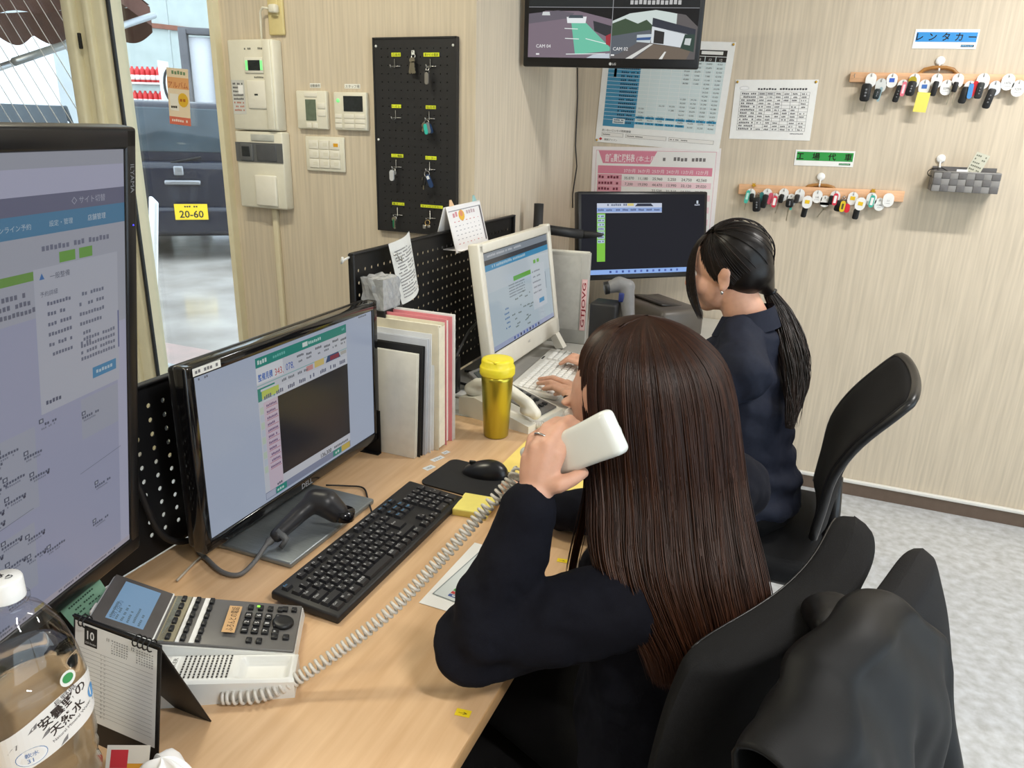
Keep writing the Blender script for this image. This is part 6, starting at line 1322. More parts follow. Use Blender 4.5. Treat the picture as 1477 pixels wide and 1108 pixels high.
for r in range(6):
    for c in range(7): P.S(0.1+c*0.12, 0.33+r*0.1, 0.05, 0.022, (200, 90, 100) if r in (0, 5) else (150, 150, 162), 2, 2)
P.S(0.35, 0.93, 0.3, 0.03, (80, 110, 110), 2); P.build('calendar_page', PAPER, tcs, FA @ T(0, 0, 0.0004), world=True)
for s in (-1, 1): MB().prism([(-0.012, 0), (0.012, 0), (0.004, 0.018), (-0.004, 0.018)], -0.001, 0.001, FA @ T(s*wA*0.34, hA/2, 0)).build('header_ear', M('pale_teal_card', (150, 190, 190), 0.5) if s > 0 else M('pale_orange_card', (226, 190, 150), 0.5), tcs, world=True)
# crystal block in a black pen holder on the divider, printed slip behind it
q = pxx(548, 448, -0.985); hl = thing('pen_holder', 'black open holder hooked on the tall divider', 'holder', (q.x, q.y, q.z-0.04)); FQ = T(-0.98, q.y, q.z-0.02)
MB().rbox((0, 0, -0.03), (0.07, 0.085, 0.004), 0.001, FQ).build('floor_plate', m_bez, hl, world=True)
for dx, dy, sx, sy in ((0.034, 0, 0.003, 0.086), (-0.034, 0, 0.003, 0.086), (0, 0.042, 0.07, 0.003), (0, -0.042, 0.07, 0.003)): MB().rbox((dx, dy, 0.0), (sx, sy, 0.064), 0.001, FQ).build('side_wall', m_bez, hl, world=True)
MB().rbox((-0.04, 0, 0.03), (0.01, 0.05, 0.02), 0.002, FQ).build('hook', m_bez, hl, world=True)
cg = bmesh.new(); bmesh.ops.create_cube(cg, size=1.0); bmesh.ops.scale(cg, vec=(0.06, 0.076, 0.10), verts=cg.verts); bmesh.ops.subdivide_edges(cg, edges=list(cg.edges), cuts=5, use_grid_fill=True)
for v in cg.verts:
    c_ = v.co.copy(); v.co = c_*(1+random.uniform(-0.05, 0.09)); 
mcg = M('cut_crystal', (214, 217, 220), 0.06, var=0.12, scale=120, trans=0.45, ior=1.5, spec=0.9)
o = MB().bm(cg, T(-0.98, q.y, q.z+0.035), False).build('crystal_block', mcg); tag(o, 'clear cut crystal block standing in the black holder', 'ornament')
s0, s1, s2, s3 = pxx(560, 352, -0.99), pxx(590, 333, -1.0), pxx(604, 418, -0.985), pxx(580, 440, -0.985)
P = Print(1, 1, (224, 224, 220)); 
for k in range(16): P.S(0.12, 0.14+k*0.05, 0.76 if k % 4 else 0.5, 0.022, (130, 130, 134), 2, 14)
P.R(0.1, 0.62, 0.8, 0.008, (120, 120, 124), 2)
def bil(p, s0=s0, s1=s1, s2=s2, s3=s3):
    u, v = p[0]+0.5, p[1]+0.5; a = s3*(1-u)+s2*u; b = s0*(1-u)+s1*u; r = a*(1-v)+b*v; r = r+V((0.012*math.sin(math.pi*u)+p[2]*3, -p[2]*2, 0)); return (r.x, r.y, r.z)
P2 = Print(1, 1); 
for i in range(6):
    for j in range(6): P2.R(i/6, j/6, 1/6, 1/6, (224, 224, 220), 0)
P2.v += P.v[4:]; off = 36*4-4; P2.f += [tuple(i+off for i in f) for f in P.f[1:]]; P2.c += P.c[1:]
o = P2.build('printed_slip', PAPER, None, warp=bil); tag(o, 'printed paper slip clipped to the tall divider', 'paper')
q = pxx(572, 374, -0.975); o = MB().tube([(q.x, q.y-0.012, q.z+0.012), (q.x, q.y+0.002, q.z+0.016), (q.x+0.006, q.y+0.004, q.z), (q.x+0.006, q.y+0.016, q.z-0.006), (q.x+0.003, q.y+0.018, q.z+0.008)], 0.0018, 6).build('clip_hook', m_steel); tag(o, 'steel wire hook holding the printed slip', 'hook')
# ------------------------------------------------------------------ big tent calendar in front
tc = thing('tent_calendar', 'black tent calendar open at page 10 beside the water bottle', 'calendar', (-0.715, 0.515, DESK))
m_bc = M('black_card', (20, 20, 21), 0.5)
A0, A1, T0, T1 = V((-0.79, 0.482, DESK)), V((-0.645, 0.482, DESK)), V((-0.79, 0.513, 0.862)), V((-0.645, 0.513, 0.862))
# measured: page edges
FA = frame((A0+A1+T0+T1)/4, (1, 0, 0), (T0-A0)); hA = (T0-A0).length; wA = 0.145
MB().rbox((0, 0, -0.0015), (wA, hA, 0.002), 0.0006, FA).build('front_board', m_bc, tc, world=True)
B0 = V((-0.7175, 0.572, DESK)); TT = (T0+T1)/2; FB = frame((B0+TT)/2, (-1, 0, 0), (TT-B0)); MB().rbox((0, 0, -0.0015), (wA, (TT-B0).length, 0.002), 0.0006, FB).build('rear_board', m_bc, tc, world=True)
P = Print(0.136, 0.128, (236, 236, 234), 0.00012)
P.R(0.12, 0.02, 0.16, 0.2, (34, 34, 34), 2); P.Tx('10', 0.2, 0.15, 0.12, (240, 240, 240), 3, 'C', bold=True); P.Tx('2025 October', 0.2, 0.2, 0.03, (230, 230, 230), 3, 'C', fit=P.w*0.14)
for k, (mx, lab) in enumerate(((0.4, '11'), (0.7, '12'))):
    P.Tx(lab, mx, 0.1, 0.05, (70, 70, 70), 3)
    for r in range(6):
        for c in range(7): P.S(mx+0.06+c*0.03, 0.07+r*0.025, 0.018, 0.014, (130, 130, 132), 3, 2)
for k in range(16):
    P.R(0.02, 0.26+k*0.043, 0.94, 0.003, (150, 150, 150), 2); P.Tx(str(k+1), 0.33, 0.255+k*0.043+0.025, 0.026, (90, 90, 92), 3); P.Tx(str(k+16), 0.37, 0.255+k*0.043+0.025, 0.022, (140, 140, 140), 3)
P.build('calendar_page', PAPER, tc, FA @ T(0, 0.012, 0.0006), world=True)
for x in (-0.055, -0.048, 0.035, 0.043, 0.051, 0.059):
    MB().tube([FA @ V((x, hA/2-0.004+0.007*math.cos(a*0.5236), 0.007*math.sin(a*0.5236))) for a in range(12)], 0.0009, 5, closed=True).build('binding_ring', m_bc, tc, world=True)
# ------------------------------------------------------------------ water bottle
wb = pz(4, 834, 1.02); WBX, WBY = wb.x, wb.y
bt_ = thing('water_bottle', 'large clear water bottle with white cap and label', 'bottle', mat=T(WBX, WBY, DESK) @ RZ(-12))
m_pet = glass_mat('clear_pet', (0.975, 0.985, 0.985), 0.05, 0.03); m_water = M('clear_water', (246, 250, 250), 0.0, var=0.002, trans=1.0, ior=1.33)
prof = [(0.0, 0.004), (0.035, 0.003), (0.048, 0.0), (0.057, 0.006), (0.060, 0.02), (0.0565, 0.034), (0.060, 0.048), (0.0565, 0.062), (0.060, 0.076), (0.0565, 0.09), (0.060, 0.104), (0.058, 0.112), (0.061, 0.122), (0.0615, 0.20), (0.060, 0.212), (0.056, 0.232), (0.043, 0.262), (0.027, 0.280), (0.0175, 0.288), (0.0165, 0.293), (0.0195, 0.295), (0.0195, 0.298), (0.0145, 0.300), (0.0145, 0.302)]
def superl(pf, n=56, sc=1.0, dz=0.0):
    vs = []; fs = []
    for r, z in pf:
        sq = max(0.0, min(1.0, (0.285-z)/0.05))*0.85
        for k in range(n):
            a = 2*math.pi*k/n; f = 1.0/(abs(math.cos(a))**4+abs(math.sin(a))**4)**0.25
            rr = r*sc*(1+(f-1)*sq*0.75); vs.append((rr*math.cos(a), rr*math.sin(a), z+dz))
    m_ = len(pf)
    for i in range(m_-1):
        for k in range(n): fs.append((i*n+k, i*n+(k+1) % n, (i+1)*n+(k+1) % n, (i+1)*n+k))
    return vs, fs
pf = [(max(r*(0.82 if z < 0.24 else 0.9 if z < 0.27 else 1.0), 0.0005), z) for r, z in prof]; MB().add(*superl(pf), None, True).build('bottle_wall', m_pet, bt_)
wp_ = [(0.0005, 0.006)]+[(r-0.0012, z) for r, z in pf[2:14]]+[(0.0450, 0.222), (0.0005, 0.222)]
MB().add(*superl(wp_), None, True).build('water', m_water, bt_)
m_cap = M('white_bottle_cap', (238, 238, 236), 0.35)
cp_ = []
for k in range(60): cp_.append((0.0158+0.0004*(k % 2), k))
cv = [(0.0162+0.0004*(k % 2))*1.0 for k in range(60)]
vs = []; fs = []
for z, sc in ((0.298, 1.0), (0.318, 1.0), (0.3205, 0.94), (0.321, 0.0)):
    for k in range(60): r = cv[k]*sc; a = 2*math.pi*k/60; vs.append((r*math.cos(a), r*math.sin(a), z))
for i in range(3):
    for k in range(60): fs.append((i*60+k, i*60+(k+1) % 60, (i+1)*60+(k+1) % 60, (i+1)*60+k))
MB().add(vs, fs, None, True).build('cap', m_cap, bt_)
P = Print(0.02, 0.02); P.text('あり', 0.01, 0.008, 0.008, (40, 40, 44), 1, 'C', fit=0.018, bold=True); P.build('cap_lettering', PAPER, bt_, T(0, 0, 0.3214) @ RZ(30))
# wrapped label
LWd, LHt = 0.105, 0.075
LP = Print(LWd, LHt, None, 0.0001)
cells = 24; 
def lab_edge(u): return 0.95-0.62*abs(u-0.78)**1.1 - 0.05
for k in range(cells):
    u0, u1 = k/cells, (k+1)/cells
    top = lambda u: LHt*(0.50+0.45*math.sin(min(1, u*1.15)*math.pi*0.5)); bot = lambda u: LHt*(0.02+0.42*max(0, u-0.18)**1.3+0.35*max(0, 0.12-u)*3)
    LP.poly([(u0*LWd, bot(u0)), (u1*LWd, bot(u1)), (u1*LWd, top(u1)), (u0*LWd, top(u0))], (228, 228, 226), 1)
LP.text('長野県', 0.058, 0.057, 0.0085, (60, 54, 56), 3, rot=0.38); LP.text('安曇野の', 0.042, 0.040, 0.0135, (40, 34, 36), 3, rot=0.38, bold=True); LP.text('天然水', 0.050, 0.027, 0.013, (40, 34, 36), 3, rot=0.38, bold=True); LP.text('Natural Mineral Water', 0.05, 0.019, 0.005, (70, 66, 70), 3, rot=0.38)
LP.disc(0.030, 0.016, 0.0135, 0.010, (90, 130, 180), 2, 20); LP.disc(0.030, 0.016, 0.0128, 0.0093, (232, 234, 236), 3, 20); LP.text('軟水', 0.030, 0.0165, 0.006, (70, 110, 170), 4, 'C'); LP.text('31', 0.028, 0.0095, 0.007, (70, 110, 170), 4, 'C')
for px2, py2 in ((0.012, 0.026), (0.03, 0.042), (0.04, 0.030), (0.055, 0.010), (0.09, 0.03)): LP.poly([(px2, py2), (px2+0.008, py2+0.004), (px2+0.009, py2+0.010), (px2+0.004, py2+0.006)], (120, 120, 122), 2)
LP.disc(0.098, 0.046, 0.007, 0.008, (80, 150, 210), 4)
LP.disc(0.074, 0.0815, 0.008, 0.009, (230, 234, 230), 2, 16); LP.disc(0.074, 0.082, 0.0055, 0.0055, (60, 150, 90), 3, 16)
def wraplab(p):
    a = math.radians(-2)+p[0]/0.053; f = 1.0/(abs(math.cos(a))**4+abs(math.sin(a))**4)**0.25; r = (0.0515+p[2])*(1+(f-1)*0.85*0.75); return (r*math.cos(a), r*math.sin(a), 0.168+p[1])
LP.build('label', print_mat('bottle_label', 0.35), bt_, warp=wraplab)
P = Print(0.03, 0.022, (214, 216, 206)); 
for k in range(6): P.S(0.05, 0.06+k*0.16, 0.9, 0.08, (130, 134, 124))
def wrap2(p):
    a = math.radians(-25)+p[0]/0.056; r = 0.0615+p[2]; f = 1.0/(abs(math.cos(a))**4+abs(math.sin(a))**4)**0.25; r *= (1+(f-1)*0.6); return (r*math.cos(a), r*math.sin(a), 0.232+p[1])
# ------------------------------------------------------------------ green note on the tall monitor, tissue, card
n0, n1, n2, n3 = pd(78, 872, 1.085), pd(135, 823, 1.135), pd(163, 868, 1.095), pd(112, 912, 1.04)
P = Print(1, 1); 
for i in range(8):
    for j in range(8): P.R(i/8, j/8, 1/8, 1/8, (146, 192, 166), 0)
for k in range(6): P.S(0.12+0.03*(k % 3), 0.14+k*0.13, 0.72-0.08*(k % 3), 0.05, (58, 92, 76), 2, 12-k)
def bil2(p):
    u, v = p[0]+0.5, p[1]+0.5; a = n3*(1-u)+n2*u; b = n0*(1-u)+n1*u; r = a*(1-v)+b*v; k = math.sin(math.pi*v)*0.006+p[2]*3; return (r.x+k, r.y-k*0.3, r.z)
o = P.build('green_note', PAPER, None, warp=bil2); tag(o, 'green sticky note with handwriting stuck below the tall monitor', 'sticky note')
tcen = pz(236, 1112, DESK+0.06)
tb = MB()
def tis(u, v):
    a = 2*math.pi*u; r = 0.055*v+0.014*math.sin(3*a+1)*v; z = 0.01+0.07*(1-v)**0.7+0.02*math.sin(5*a+v*4)*v*(1-v)*2+0.012*math.sin(7*a)*v
    return (r*math.cos(a), r*math.sin(a)*0.8, max(0.001, z))
ti = thing('tissue', 'crumpled white tissue in front of the tent calendar', 'tissue', (tcen.x-0.0, tcen.y-0.0, DESK)); tb.grid(lambda u, v: tis(u, 1-v), 48, 14).build('sheet', M('thin_white_tissue', (240, 240, 240), 0.8, var=0.02), ti)
cq = pz(183, 1108, DESK+0.03); P = Print(0.05, 0.05, (240, 234, 222)); P.R(0.1, 0.1, 0.4, 0.4, (214, 60, 70)); P.R(0.5, 0.4, 0.4, 0.5, (236, 170, 60)); P.S(0.1, 0.7, 0.35, 0.1, (90, 90, 90)); o = P.build('coloured_card', PAPER, None, frame(cq, (0.9, 0.4, 0), (-0.2, 0.4, 0.8))); tag(o, 'small colourful paper card tucked beside the tissue', 'card')
# ------------------------------------------------------------------ chairs
m_fab = M('charcoal_chair_fabric', (27, 27, 28), 0.8, var=0.1, scale=300, bump=0.25, bscale=900, spec=0.12)
m_mesh = M('black_chair_mesh', (20, 20, 22), 0.7, var=0.15, scale=500, bump=0.3, bscale=700, spec=0.2); m_rim = M('black_chair_rim', (22, 22, 24), 0.35)
m_chrome = M('satin_steel_post', (150, 150, 152), 0.25, metal=0.9); m_base = M('grey_chair_base', (92, 96, 100), 0.4)
def chair(name, label, loc, rz, prof, width, thick, conc, mat, seat_z=0.46, rim=False, seam=True, drop=0.012):
    """local +x is forward; prof: list of (x, z, half width factor) from the seat to the top"""
    t = thing(name, label, 'chair', loc, rz)
    def surf(off):
        def fn(u, v):
            k = v*(len(prof)-1); i = min(int(k), len(prof)-2); f = k-i; g = [prof[max(i-1, 0)], prof[i], prof[i+1], prof[min(i+2, len(prof)-1)]]
            cr3 = lambda c: 0.5*(2*g[1][c]+(g[2][c]-g[0][c])*f+(2*g[0][c]-5*g[1][c]+4*g[2][c]-g[3][c])*f*f+(3*g[1][c]-g[0][c]-3*g[2][c]+g[3][c])*f**3)
            x = cr3(0); z = cr3(1); w_ = cr3(2)*width/2
            s = 2*u-1; z -= drop*max(0.0, (v-0.55)/0.45)*abs(s)**6; edge = (1-min(1, abs(s))**6)**0.5 if abs(s) < 1 else 0.0
            tv = 1.0 if v < 0.9 else math.sqrt(max(0.0, 1-((v-0.9)/0.1)**2)); tb = 1.0 if v > 0.06 else v/0.06
            return (x-conc*(1-s*s)+off*thick/2*edge*tv*tb, s*w_, z)
        return fn
    nu, nv = 28, 30
    mb = MB(); vs = []; a, b = surf(1), surf(-1)
    vs = [a(i/nu, j/nv) for j in range(nv+1) for i in range(nu+1)]+[b(i/nu, j/nv) for j in range(nv+1) for i in range(nu+1)]
    n1 = (nu+1)*(nv+1); fs = []
    for j in range(nv):
        for i in range(nu):
            q = (j*(nu+1)+i, j*(nu+1)+i+1, (j+1)*(nu+1)+i+1, (j+1)*(nu+1)+i); fs.append(q); fs.append(tuple(n1+k for k in reversed(q)))
    for i in range(nu):
        fs.append((i+1, i, n1+i, n1+i+1)); k = nv*(nu+1)+i; fs.append((k, k+1, n1+k+1, n1+k))
    for j in range(nv):
        k = j*(nu+1); fs.append((k, k+nu+1, n1+k+nu+1, n1+k)); k += nu; fs.append((k+nu+1, k, n1+k, n1+k+nu+1))
    mb.add(vs, fs, None, True).build('backrest', mat, t)
    e = [surf(0)(0.015, v/20) for v in range(1, 20)]+[surf(0)(u/16, 0.985) for u in range(1, 16)]+[surf(0)(0.985, 1-v/20) for v in range(1, 20)]
    if rim: MB().tube(e, 0.011, 8).build('back_rim', m_rim, t)
    elif seam: MB().tube([surf(0.98)(u/30, 0.93) for u in range(2, 29)], 0.0016, 5).build('seam', m_rim, t)
    MB().rbox((0.0, 0, seat_z-0.035), (0.46, 0.47, 0.07), 0.03, seg=4).build('seat', mat, t)
    MB().rbox((0.0, 0, seat_z-0.085), (0.36, 0.36, 0.03), 0.01).build('seat_pan', m_rim, t)
    MB().tube([(-0.12, 0, seat_z-0.085), (prof[0][0]-0.02, 0, seat_z-0.08), (prof[0][0]-0.035-conc, 0, seat_z-0.0), (prof[0][0]-0.02-conc, 0, prof[0][1]+0.12)], 0.018, 8).build('back_bracket', m_rim, t)
    MB().tube([(0, 0, 0.09), (0, 0, seat_z-0.09)], 0.026, 14).build('gas_lift', m_chrome, t)
    for k in range(5):
        a_ = 2*math.pi*k/5+0.3; c, s = math.cos(a_), math.sin(a_)
        MB().tube([(0.02*c, 0.02*s, 0.105), (0.27*c, 0.27*s, 0.075)], [0.022, 0.014], 8).build('base_leg', m_base, t)
        MB().lathe([(0, -0.02), (0.02, -0.02), (0.026, -0.012), (0.026, 0.012), (0.02, 0.02), (0, 0.02)], 12, T(0.285*c, 0.285*s, 0.027) @ RZ(math.degrees(a_)) @ RX(90)).build('caster', m_rim, t)
    return t
profA = [(-0.250, 0.50, 0.90), (-0.254, 0.60, 0.98), (-0.260, 0.70, 1.0), (-0.271, 0.80, 1.0), (-0.284, 0.872, 1.0), (-0.291, 0.905, 0.985)]
chair('office_chair', 'charcoal fabric office chair behind the long haired woman', (-0.246, 1.031, 0), 159.3, profA, 0.50, 0.075, 0.045, m_fab)
profB = [(-0.215, 0.50, 0.85), (-0.222, 0.60, 1.0), (-0.235, 0.74, 1.0), (-0.262, 0.86, 0.99), (-0.285, 0.928, 0.97), (-0.295, 0.958, 0.93)]
chair('coat_chair', 'black mesh office chair with a black jacket over its back', (0.385, 0.695, 0), -21.2, profB, 0.44, 0.045, -0.012, m_mesh, rim=False, seam=False)
profC = [(-0.195, 0.49, 0.80), (-0.205, 0.60, 0.92), (-0.215, 0.70, 1.0), (-0.255, 0.79, 1.0), (-0.315, 0.875, 1.0), (-0.345, 0.915, 0.95)]
chair('mesh_chair', 'black mesh office chair of the woman with the ponytail', (-0.105, 1.955, 0), 180, profC, 0.43, 0.035, 0.02, m_mesh, rim=True, seam=False)
# jacket over the coat chair
CH2 = T(0.385, 0.695, 0) @ RZ(-21.2)
jk = thing('black_jacket', 'black jacket hung over the back of the nearest chair', 'jacket', CH2 @ V((-0.28, 0, 0.5)))
def C2(x, y, z): return CH2 @ V((x, y, z))
m_jk = M('black_nylon_jacket', (12, 12, 13), 0.5, var=0.15, scale=60, bump=0.12, bscale=1200, spec=0.25)
def jx(z): return float(np.interp(z, [q[1] for q in profB], [q[0] for q in profB]))
def drape(u, v):
    """u across the chair back (near end to far end), v from the front hem over the top to the rear hem"""
    y = -0.262+0.36*u; top = 0.962-0.30*max(0.0, -0.15-y)-0.9*max(0.0, y-0.03)-0.008*math.sin(u*9)
    if v < 0.62: k = v/0.62; z = 0.40+(top-0.40)*k**0.9; off = 0.034+0.014*(1-k); side = 1
    elif v < 0.74: k = (v-0.62)/0.12; z = top+0.012*math.sin(math.pi*k); off = 0.034*(1-k)-0.030*k; side = 0
    else: k = (v-0.74)/0.26; z = top-(top-0.58)*k; off = -0.030-0.006*k; side = -1
    sy = y/0.22; x = jx(z)+0.012*(1-min(1, sy*sy))+off
    hang = max(0.0, min(1.0, (0.93-z)/0.4))
    f = 0.019*hang*math.sin(y*58+math.sin(z*11)*1.4)+0.009*math.sin(y*104-z*26)*hang+0.008*math.sin(z*38+y*27)*math.cos(y*21)+0.012*math.exp(-((y+0.20)/0.05)**2)*(1 if side > 0 else 0)
    f += 0.020*math.exp(-((z-0.80)/0.05)**2-((y+0.17)/0.06)**2)*(side > 0)
    return tuple(C2(x+f*(1 if side >= 0 else -1), y+0.010*math.sin(z*23)*hang-0.06*max(0.0, 0.8-z)*(0.4-u), z))
o = MB().grid(drape, 60, 90).build('jacket_body', m_jk, jk, world=True)
so = o.modifiers.new('cloth', 'SOLIDIFY'); so.thickness = 0.004; so.offset = 0
def sleeve(pts, rs, nm='sleeve'):
    b = Blob().chain([C2(*q) for q in pts], rs)
    def post(co, no): return co+no*(0.006*np.sin(co[:, 2]*70+co[:, 1]*30)+0.004*np.sin(co[:, 2]*130-co[:, 0]*60))[:, None]
    b.build(nm, m_jk, jk, 0.006, 8, disp=[(0.07, 0.012)], world=True, post=post)
sleeve([(-0.235, -0.225, 0.82), (-0.205, -0.245, 0.72), (-0.195, -0.24, 0.58), (-0.20, -0.22, 0.42)], [0.046, 0.052, 0.048, 0.042])
sleeve([(-0.325, -0.04, 0.93), (-0.342, 0.02, 0.915), (-0.335, 0.06, 0.89)], [0.018, 0.022, 0.018], 'collar')
# ------------------------------------------------------------------ people
m_skin = M('skin', (212, 163, 138), 0.5, var=0.05, scale=60, sss=0.15, bump=0.03, bscale=600)
m_navy = M('navy_knit', (17, 18, 27), 0.9, var=0.12, scale=200, bump=0.2, bscale=1200, spec=0.2)
m_navy2 = M('navy_twill', (28, 32, 46), 0.75, var=0.1, scale=150, bump=0.12, bscale=1500, spec=0.25)
m_trous = M('black_trousers', (9, 9, 11), 0.85, spec=0.2, var=0.1, scale=100, bump=0.1, bscale=900)
m_shoe = M('black_shoe_leather', (22, 22, 22), 0.4); m_eye = M('eye_white', (236, 232, 228), 0.15); m_iris = M('dark_iris', (34, 22, 18), 0.1); m_brow = M('dark_brow', (44, 32, 28), 0.8); m_lip = M('lip', (190, 110, 104), 0.4)
def hair_mat(name, rough=0.3):
    m = bpy.data.materials.new(name); m.use_nodes = True; nt = m.node_tree; b = nt.nodes['Principled BSDF']
    at = nt.nodes.new('ShaderNodeVertexColor'); at.layer_name = 'Col'; no = nt.nodes.new('ShaderNodeTexNoise'); no.inputs['Scale'].default_value = 30
    mx = nt.nodes.new('ShaderNodeMixRGB'); mx.blend_type = 'MULTIPLY'; mx.inputs['Fac'].default_value = 0.4; nt.links.new(at.outputs['Color'], mx.inputs['Color1']); nt.links.new(no.outputs['Fac'], mx.inputs['Color2'])
    nt.links.new(mx.outputs['Color'], b.inputs['Base Color']); b.inputs['Roughness'].default_value = rough; b.inputs['Specular IOR Level'].default_value = 0.28
    return m
def strands(name, paths, rads, cols, mat, parent, n=3):
    """paths: list of (k, 3) arrays with equal k; one mesh of thin tapering tubes"""
    A = np.array(paths); S, K, _ = A.shape
    Tn = np.gradient(A, axis=1); Tn /= np.linalg.norm(Tn, axis=2, keepdims=True)+1e-9
    up = np.array([0.31, 0.52, 0.2]); Bn = np.cross(Tn, up); Bn /= np.linalg.norm(Bn, axis=2, keepdims=True)+1e-9; Nn = np.cross(Bn, Tn)
    tp = np.clip((1-np.linspace(0, 1, K))*6, 0.12, 1.0)[None, :, None]*np.array(rads)[:, None, None]
    vs = np.stack([A+(Bn*math.cos(2*math.pi*k/n)+Nn*math.sin(2*math.pi*k/n))*tp for k in range(n)], axis=2).reshape(-1, 3)
    base = (np.arange(S)[:, None, None]*K+np.arange(K-1)[None, :, None])*n; k0 = np.arange(n)[None, None, :]; k1 = (k0+1) % n
    fs = np.stack([base+k0, base+k1, base+n+k1, base+n+k0], axis=3).reshape(-1, 4)
    if parent is not None:
        inv = np.array(WM[parent.name].inverted()); vs = vs @ inv[:3, :3].T+inv[:3, 3]
    me = bpy.data.meshes.new(name); me.vertices.add(len(vs)); me.vertices.foreach_set('co', vs.ravel()); me.loops.add(fs.size); me.loops.foreach_set('vertex_index', fs.ravel().astype(np.int32))
    me.polygons.add(len(fs)); me.polygons.foreach_set('loop_start', np.arange(0, fs.size, 4).astype(np.int32)); me.polygons.foreach_set('use_smooth', np.ones(len(fs), dtype=bool)); me.update(calc_edges=True)
    ca = me.color_attributes.new('Col', 'BYTE_COLOR', 'POINT'); c = np.ones((S, K, n, 4)); c[..., :3] = np.array(cols)[:, :, None, :]; ca.data.foreach_set('color', c.ravel())
    me.materials.append(mat); o = link(bpy.data.objects.new(name, me), parent); o['kind'] = 'stuff'; return o
def colour_shell(o, rgb):
    me = o.data; ca = me.color_attributes.new('Col', 'BYTE_COLOR', 'POINT'); q = lin(rgb); ca.data.foreach_set('color', [q[0], q[1], q[2], 1.0]*len(me.vertices))
def axes(F):
    F = V(F).normalized(); L = V((0, 0, 1)).cross(F).normalized(); U_ = F.cross(L); return F, L, U_
def Rm(F, L, U_): return ((F.x, L.x, U_.x), (F.y, L.y, U_.y), (F.z, L.z, U_.z))
def head_blob(b, H, F, L, U_):
    R = Rm(F, L, U_); q = lambda f, l, u: H+F*f+L*l+U_*u
    b.ell(q(-0.005, 0, 0.025), (0.092, 0.074, 0.088), R); b.ell(q(0.03, 0, -0.03), (0.062, 0.057, 0.072), R); b.ell(q(0.055, 0, -0.082), (0.026, 0.028, 0.022), R)
    b.ell(q(0.055, 0.034, -0.03), (0.032, 0.026, 0.03), R); b.ell(q(0.055, -0.034, -0.03), (0.032, 0.026, 0.03), R)
    b.chain([q(0.086, 0, 0.012), q(0.100, 0, -0.012), q(0.106, 0, -0.028)], [0.007, 0.008, 0.010], 0.3); b.ell(q(0.095, 0.010, -0.030), 0.007, None, 2); b.ell(q(0.095, -0.010, -0.030), 0.007, None, 2)
    b.ell(q(0.088, 0, -0.052), (0.010, 0.021, 0.006), R); b.ell(q(0.086, 0, -0.061), (0.010, 0.018, 0.006), R)
    for s in (-1, 1):
        b.ell(q(-0.008, s*0.074, -0.012), (0.016, 0.006, 0.029), R); b.ell(q(-0.014, s*0.080, 0.004), (0.014, 0.005, 0.018), R); b.ell(q(-0.004, s*0.076, -0.034), (0.009, 0.006, 0.011), R)
        b.ell(q(0.078, s*0.03, 0.022), (0.012, 0.022, 0.007), R)
def face_parts(t, H, F, L, U_):
    q = lambda f, l, u: H+F*f+L*l+U_*u
    for s in (-1, 1):
        e = MB().ell(tuple(q(0.078, s*0.031, 0.0)), (0.0115, 0.0115, 0.0095)).build('eye', m_eye, t, world=True); MB().ell(tuple(q(0.0865, s*0.031, 0.0)), (0.0042, 0.0055, 0.0055)).build('iris', m_iris, e, world=True)
        MB().tube([q(0.086, s*0.016, 0.022), q(0.088, s*0.031, 0.026), q(0.078, s*0.047, 0.020)], [0.0022, 0.003, 0.0015], 6).build('eyebrow', m_brow, t, world=True)
    MB().tube([q(0.090, 0.018, -0.056), q(0.098, 0, -0.0555), q(0.090, -0.018, -0.056)], [0.002, 0.005, 0.002], 6).build('lips', m_lip, t, world=True)

# ---- long haired woman on the telephone
Fb, Lb, Ub = axes((-0.93, 0.36, 0)); Fh, Lh, Uh = axes((-0.97, 0.24, -0.10))
H1 = pd(903, 600, 1.112); N1 = V((-0.150, 1.015, 0.925)); RB = Rm(Fb, Lb, Ub); Z = V((0, 0, 1))
pel = V((-0.115, 0.985, 0.54)); che = V((-0.135, 1.005, 0.78))
shl = pd(915, 872, 1.02); shr = V((-0.080, 1.165, 0.895)); elb = pd(690, 925, 1.015); wri = pd(770, 716, 1.015)
elr = V((-0.25, 1.27, 0.765)); wrr = pz(806, 738, 0.738)
w1 = thing('person', 'woman with long straight brown hair and navy jumper holding a telephone', 'person', (pel.x, pel.y, 0))
b = Blob(); head_blob(b, H1, Fh, Lh, Uh)
b.chain([H1-Uh*0.05-Fh*0.012, N1+Z*0.02], [0.052, 0.056]); b.ellchain([(N1-Z*0.03, (0.065, 0.11, 0.05), RB), (che, (0.085, 0.135, 0.08), RB), (pel+Z*0.05, (0.09, 0.14, 0.08), RB), (pel, (0.10, 0.15, 0.07), RB)], 6)
b.chain([shl, elb, wri], [0.045, 0.036, 0.026]); b.chain([shr, elr, wrr], [0.045, 0.036, 0.025])
# left hand: palm and five fingers closed on the handset
hp_ = lambda x, y, d: pd(x, y, d)
HD = 0.028; hp_ = lambda x, y, d: pd(x, y, d-HD)
kn = [hp_(804, 655, 1.040), hp_(789, 643, 1.036), hp_(774, 647, 1.040), hp_(762, 661, 1.048)]
for k_, r_ in zip(kn, (0.0155, 0.0155, 0.0145, 0.0135)): b.chain([wri+(k_-wri)*0.12, wri+(k_-wri)*0.55, k_], [0.019, 0.017, r_*0.85])
fing = [[kn[0], hp_(822, 628, 1.052), hp_(832, 614, 1.082), hp_(826, 622, 1.112)], [kn[1], hp_(808, 616, 1.050), hp_(822, 606, 1.082), hp_(816, 618, 1.118)], [kn[2], hp_(788, 618, 1.052), hp_(804, 608, 1.084), hp_(802, 622, 1.118)], [kn[3], hp_(768, 632, 1.058), hp_(782, 622, 1.085), hp_(784, 634, 1.112)]]
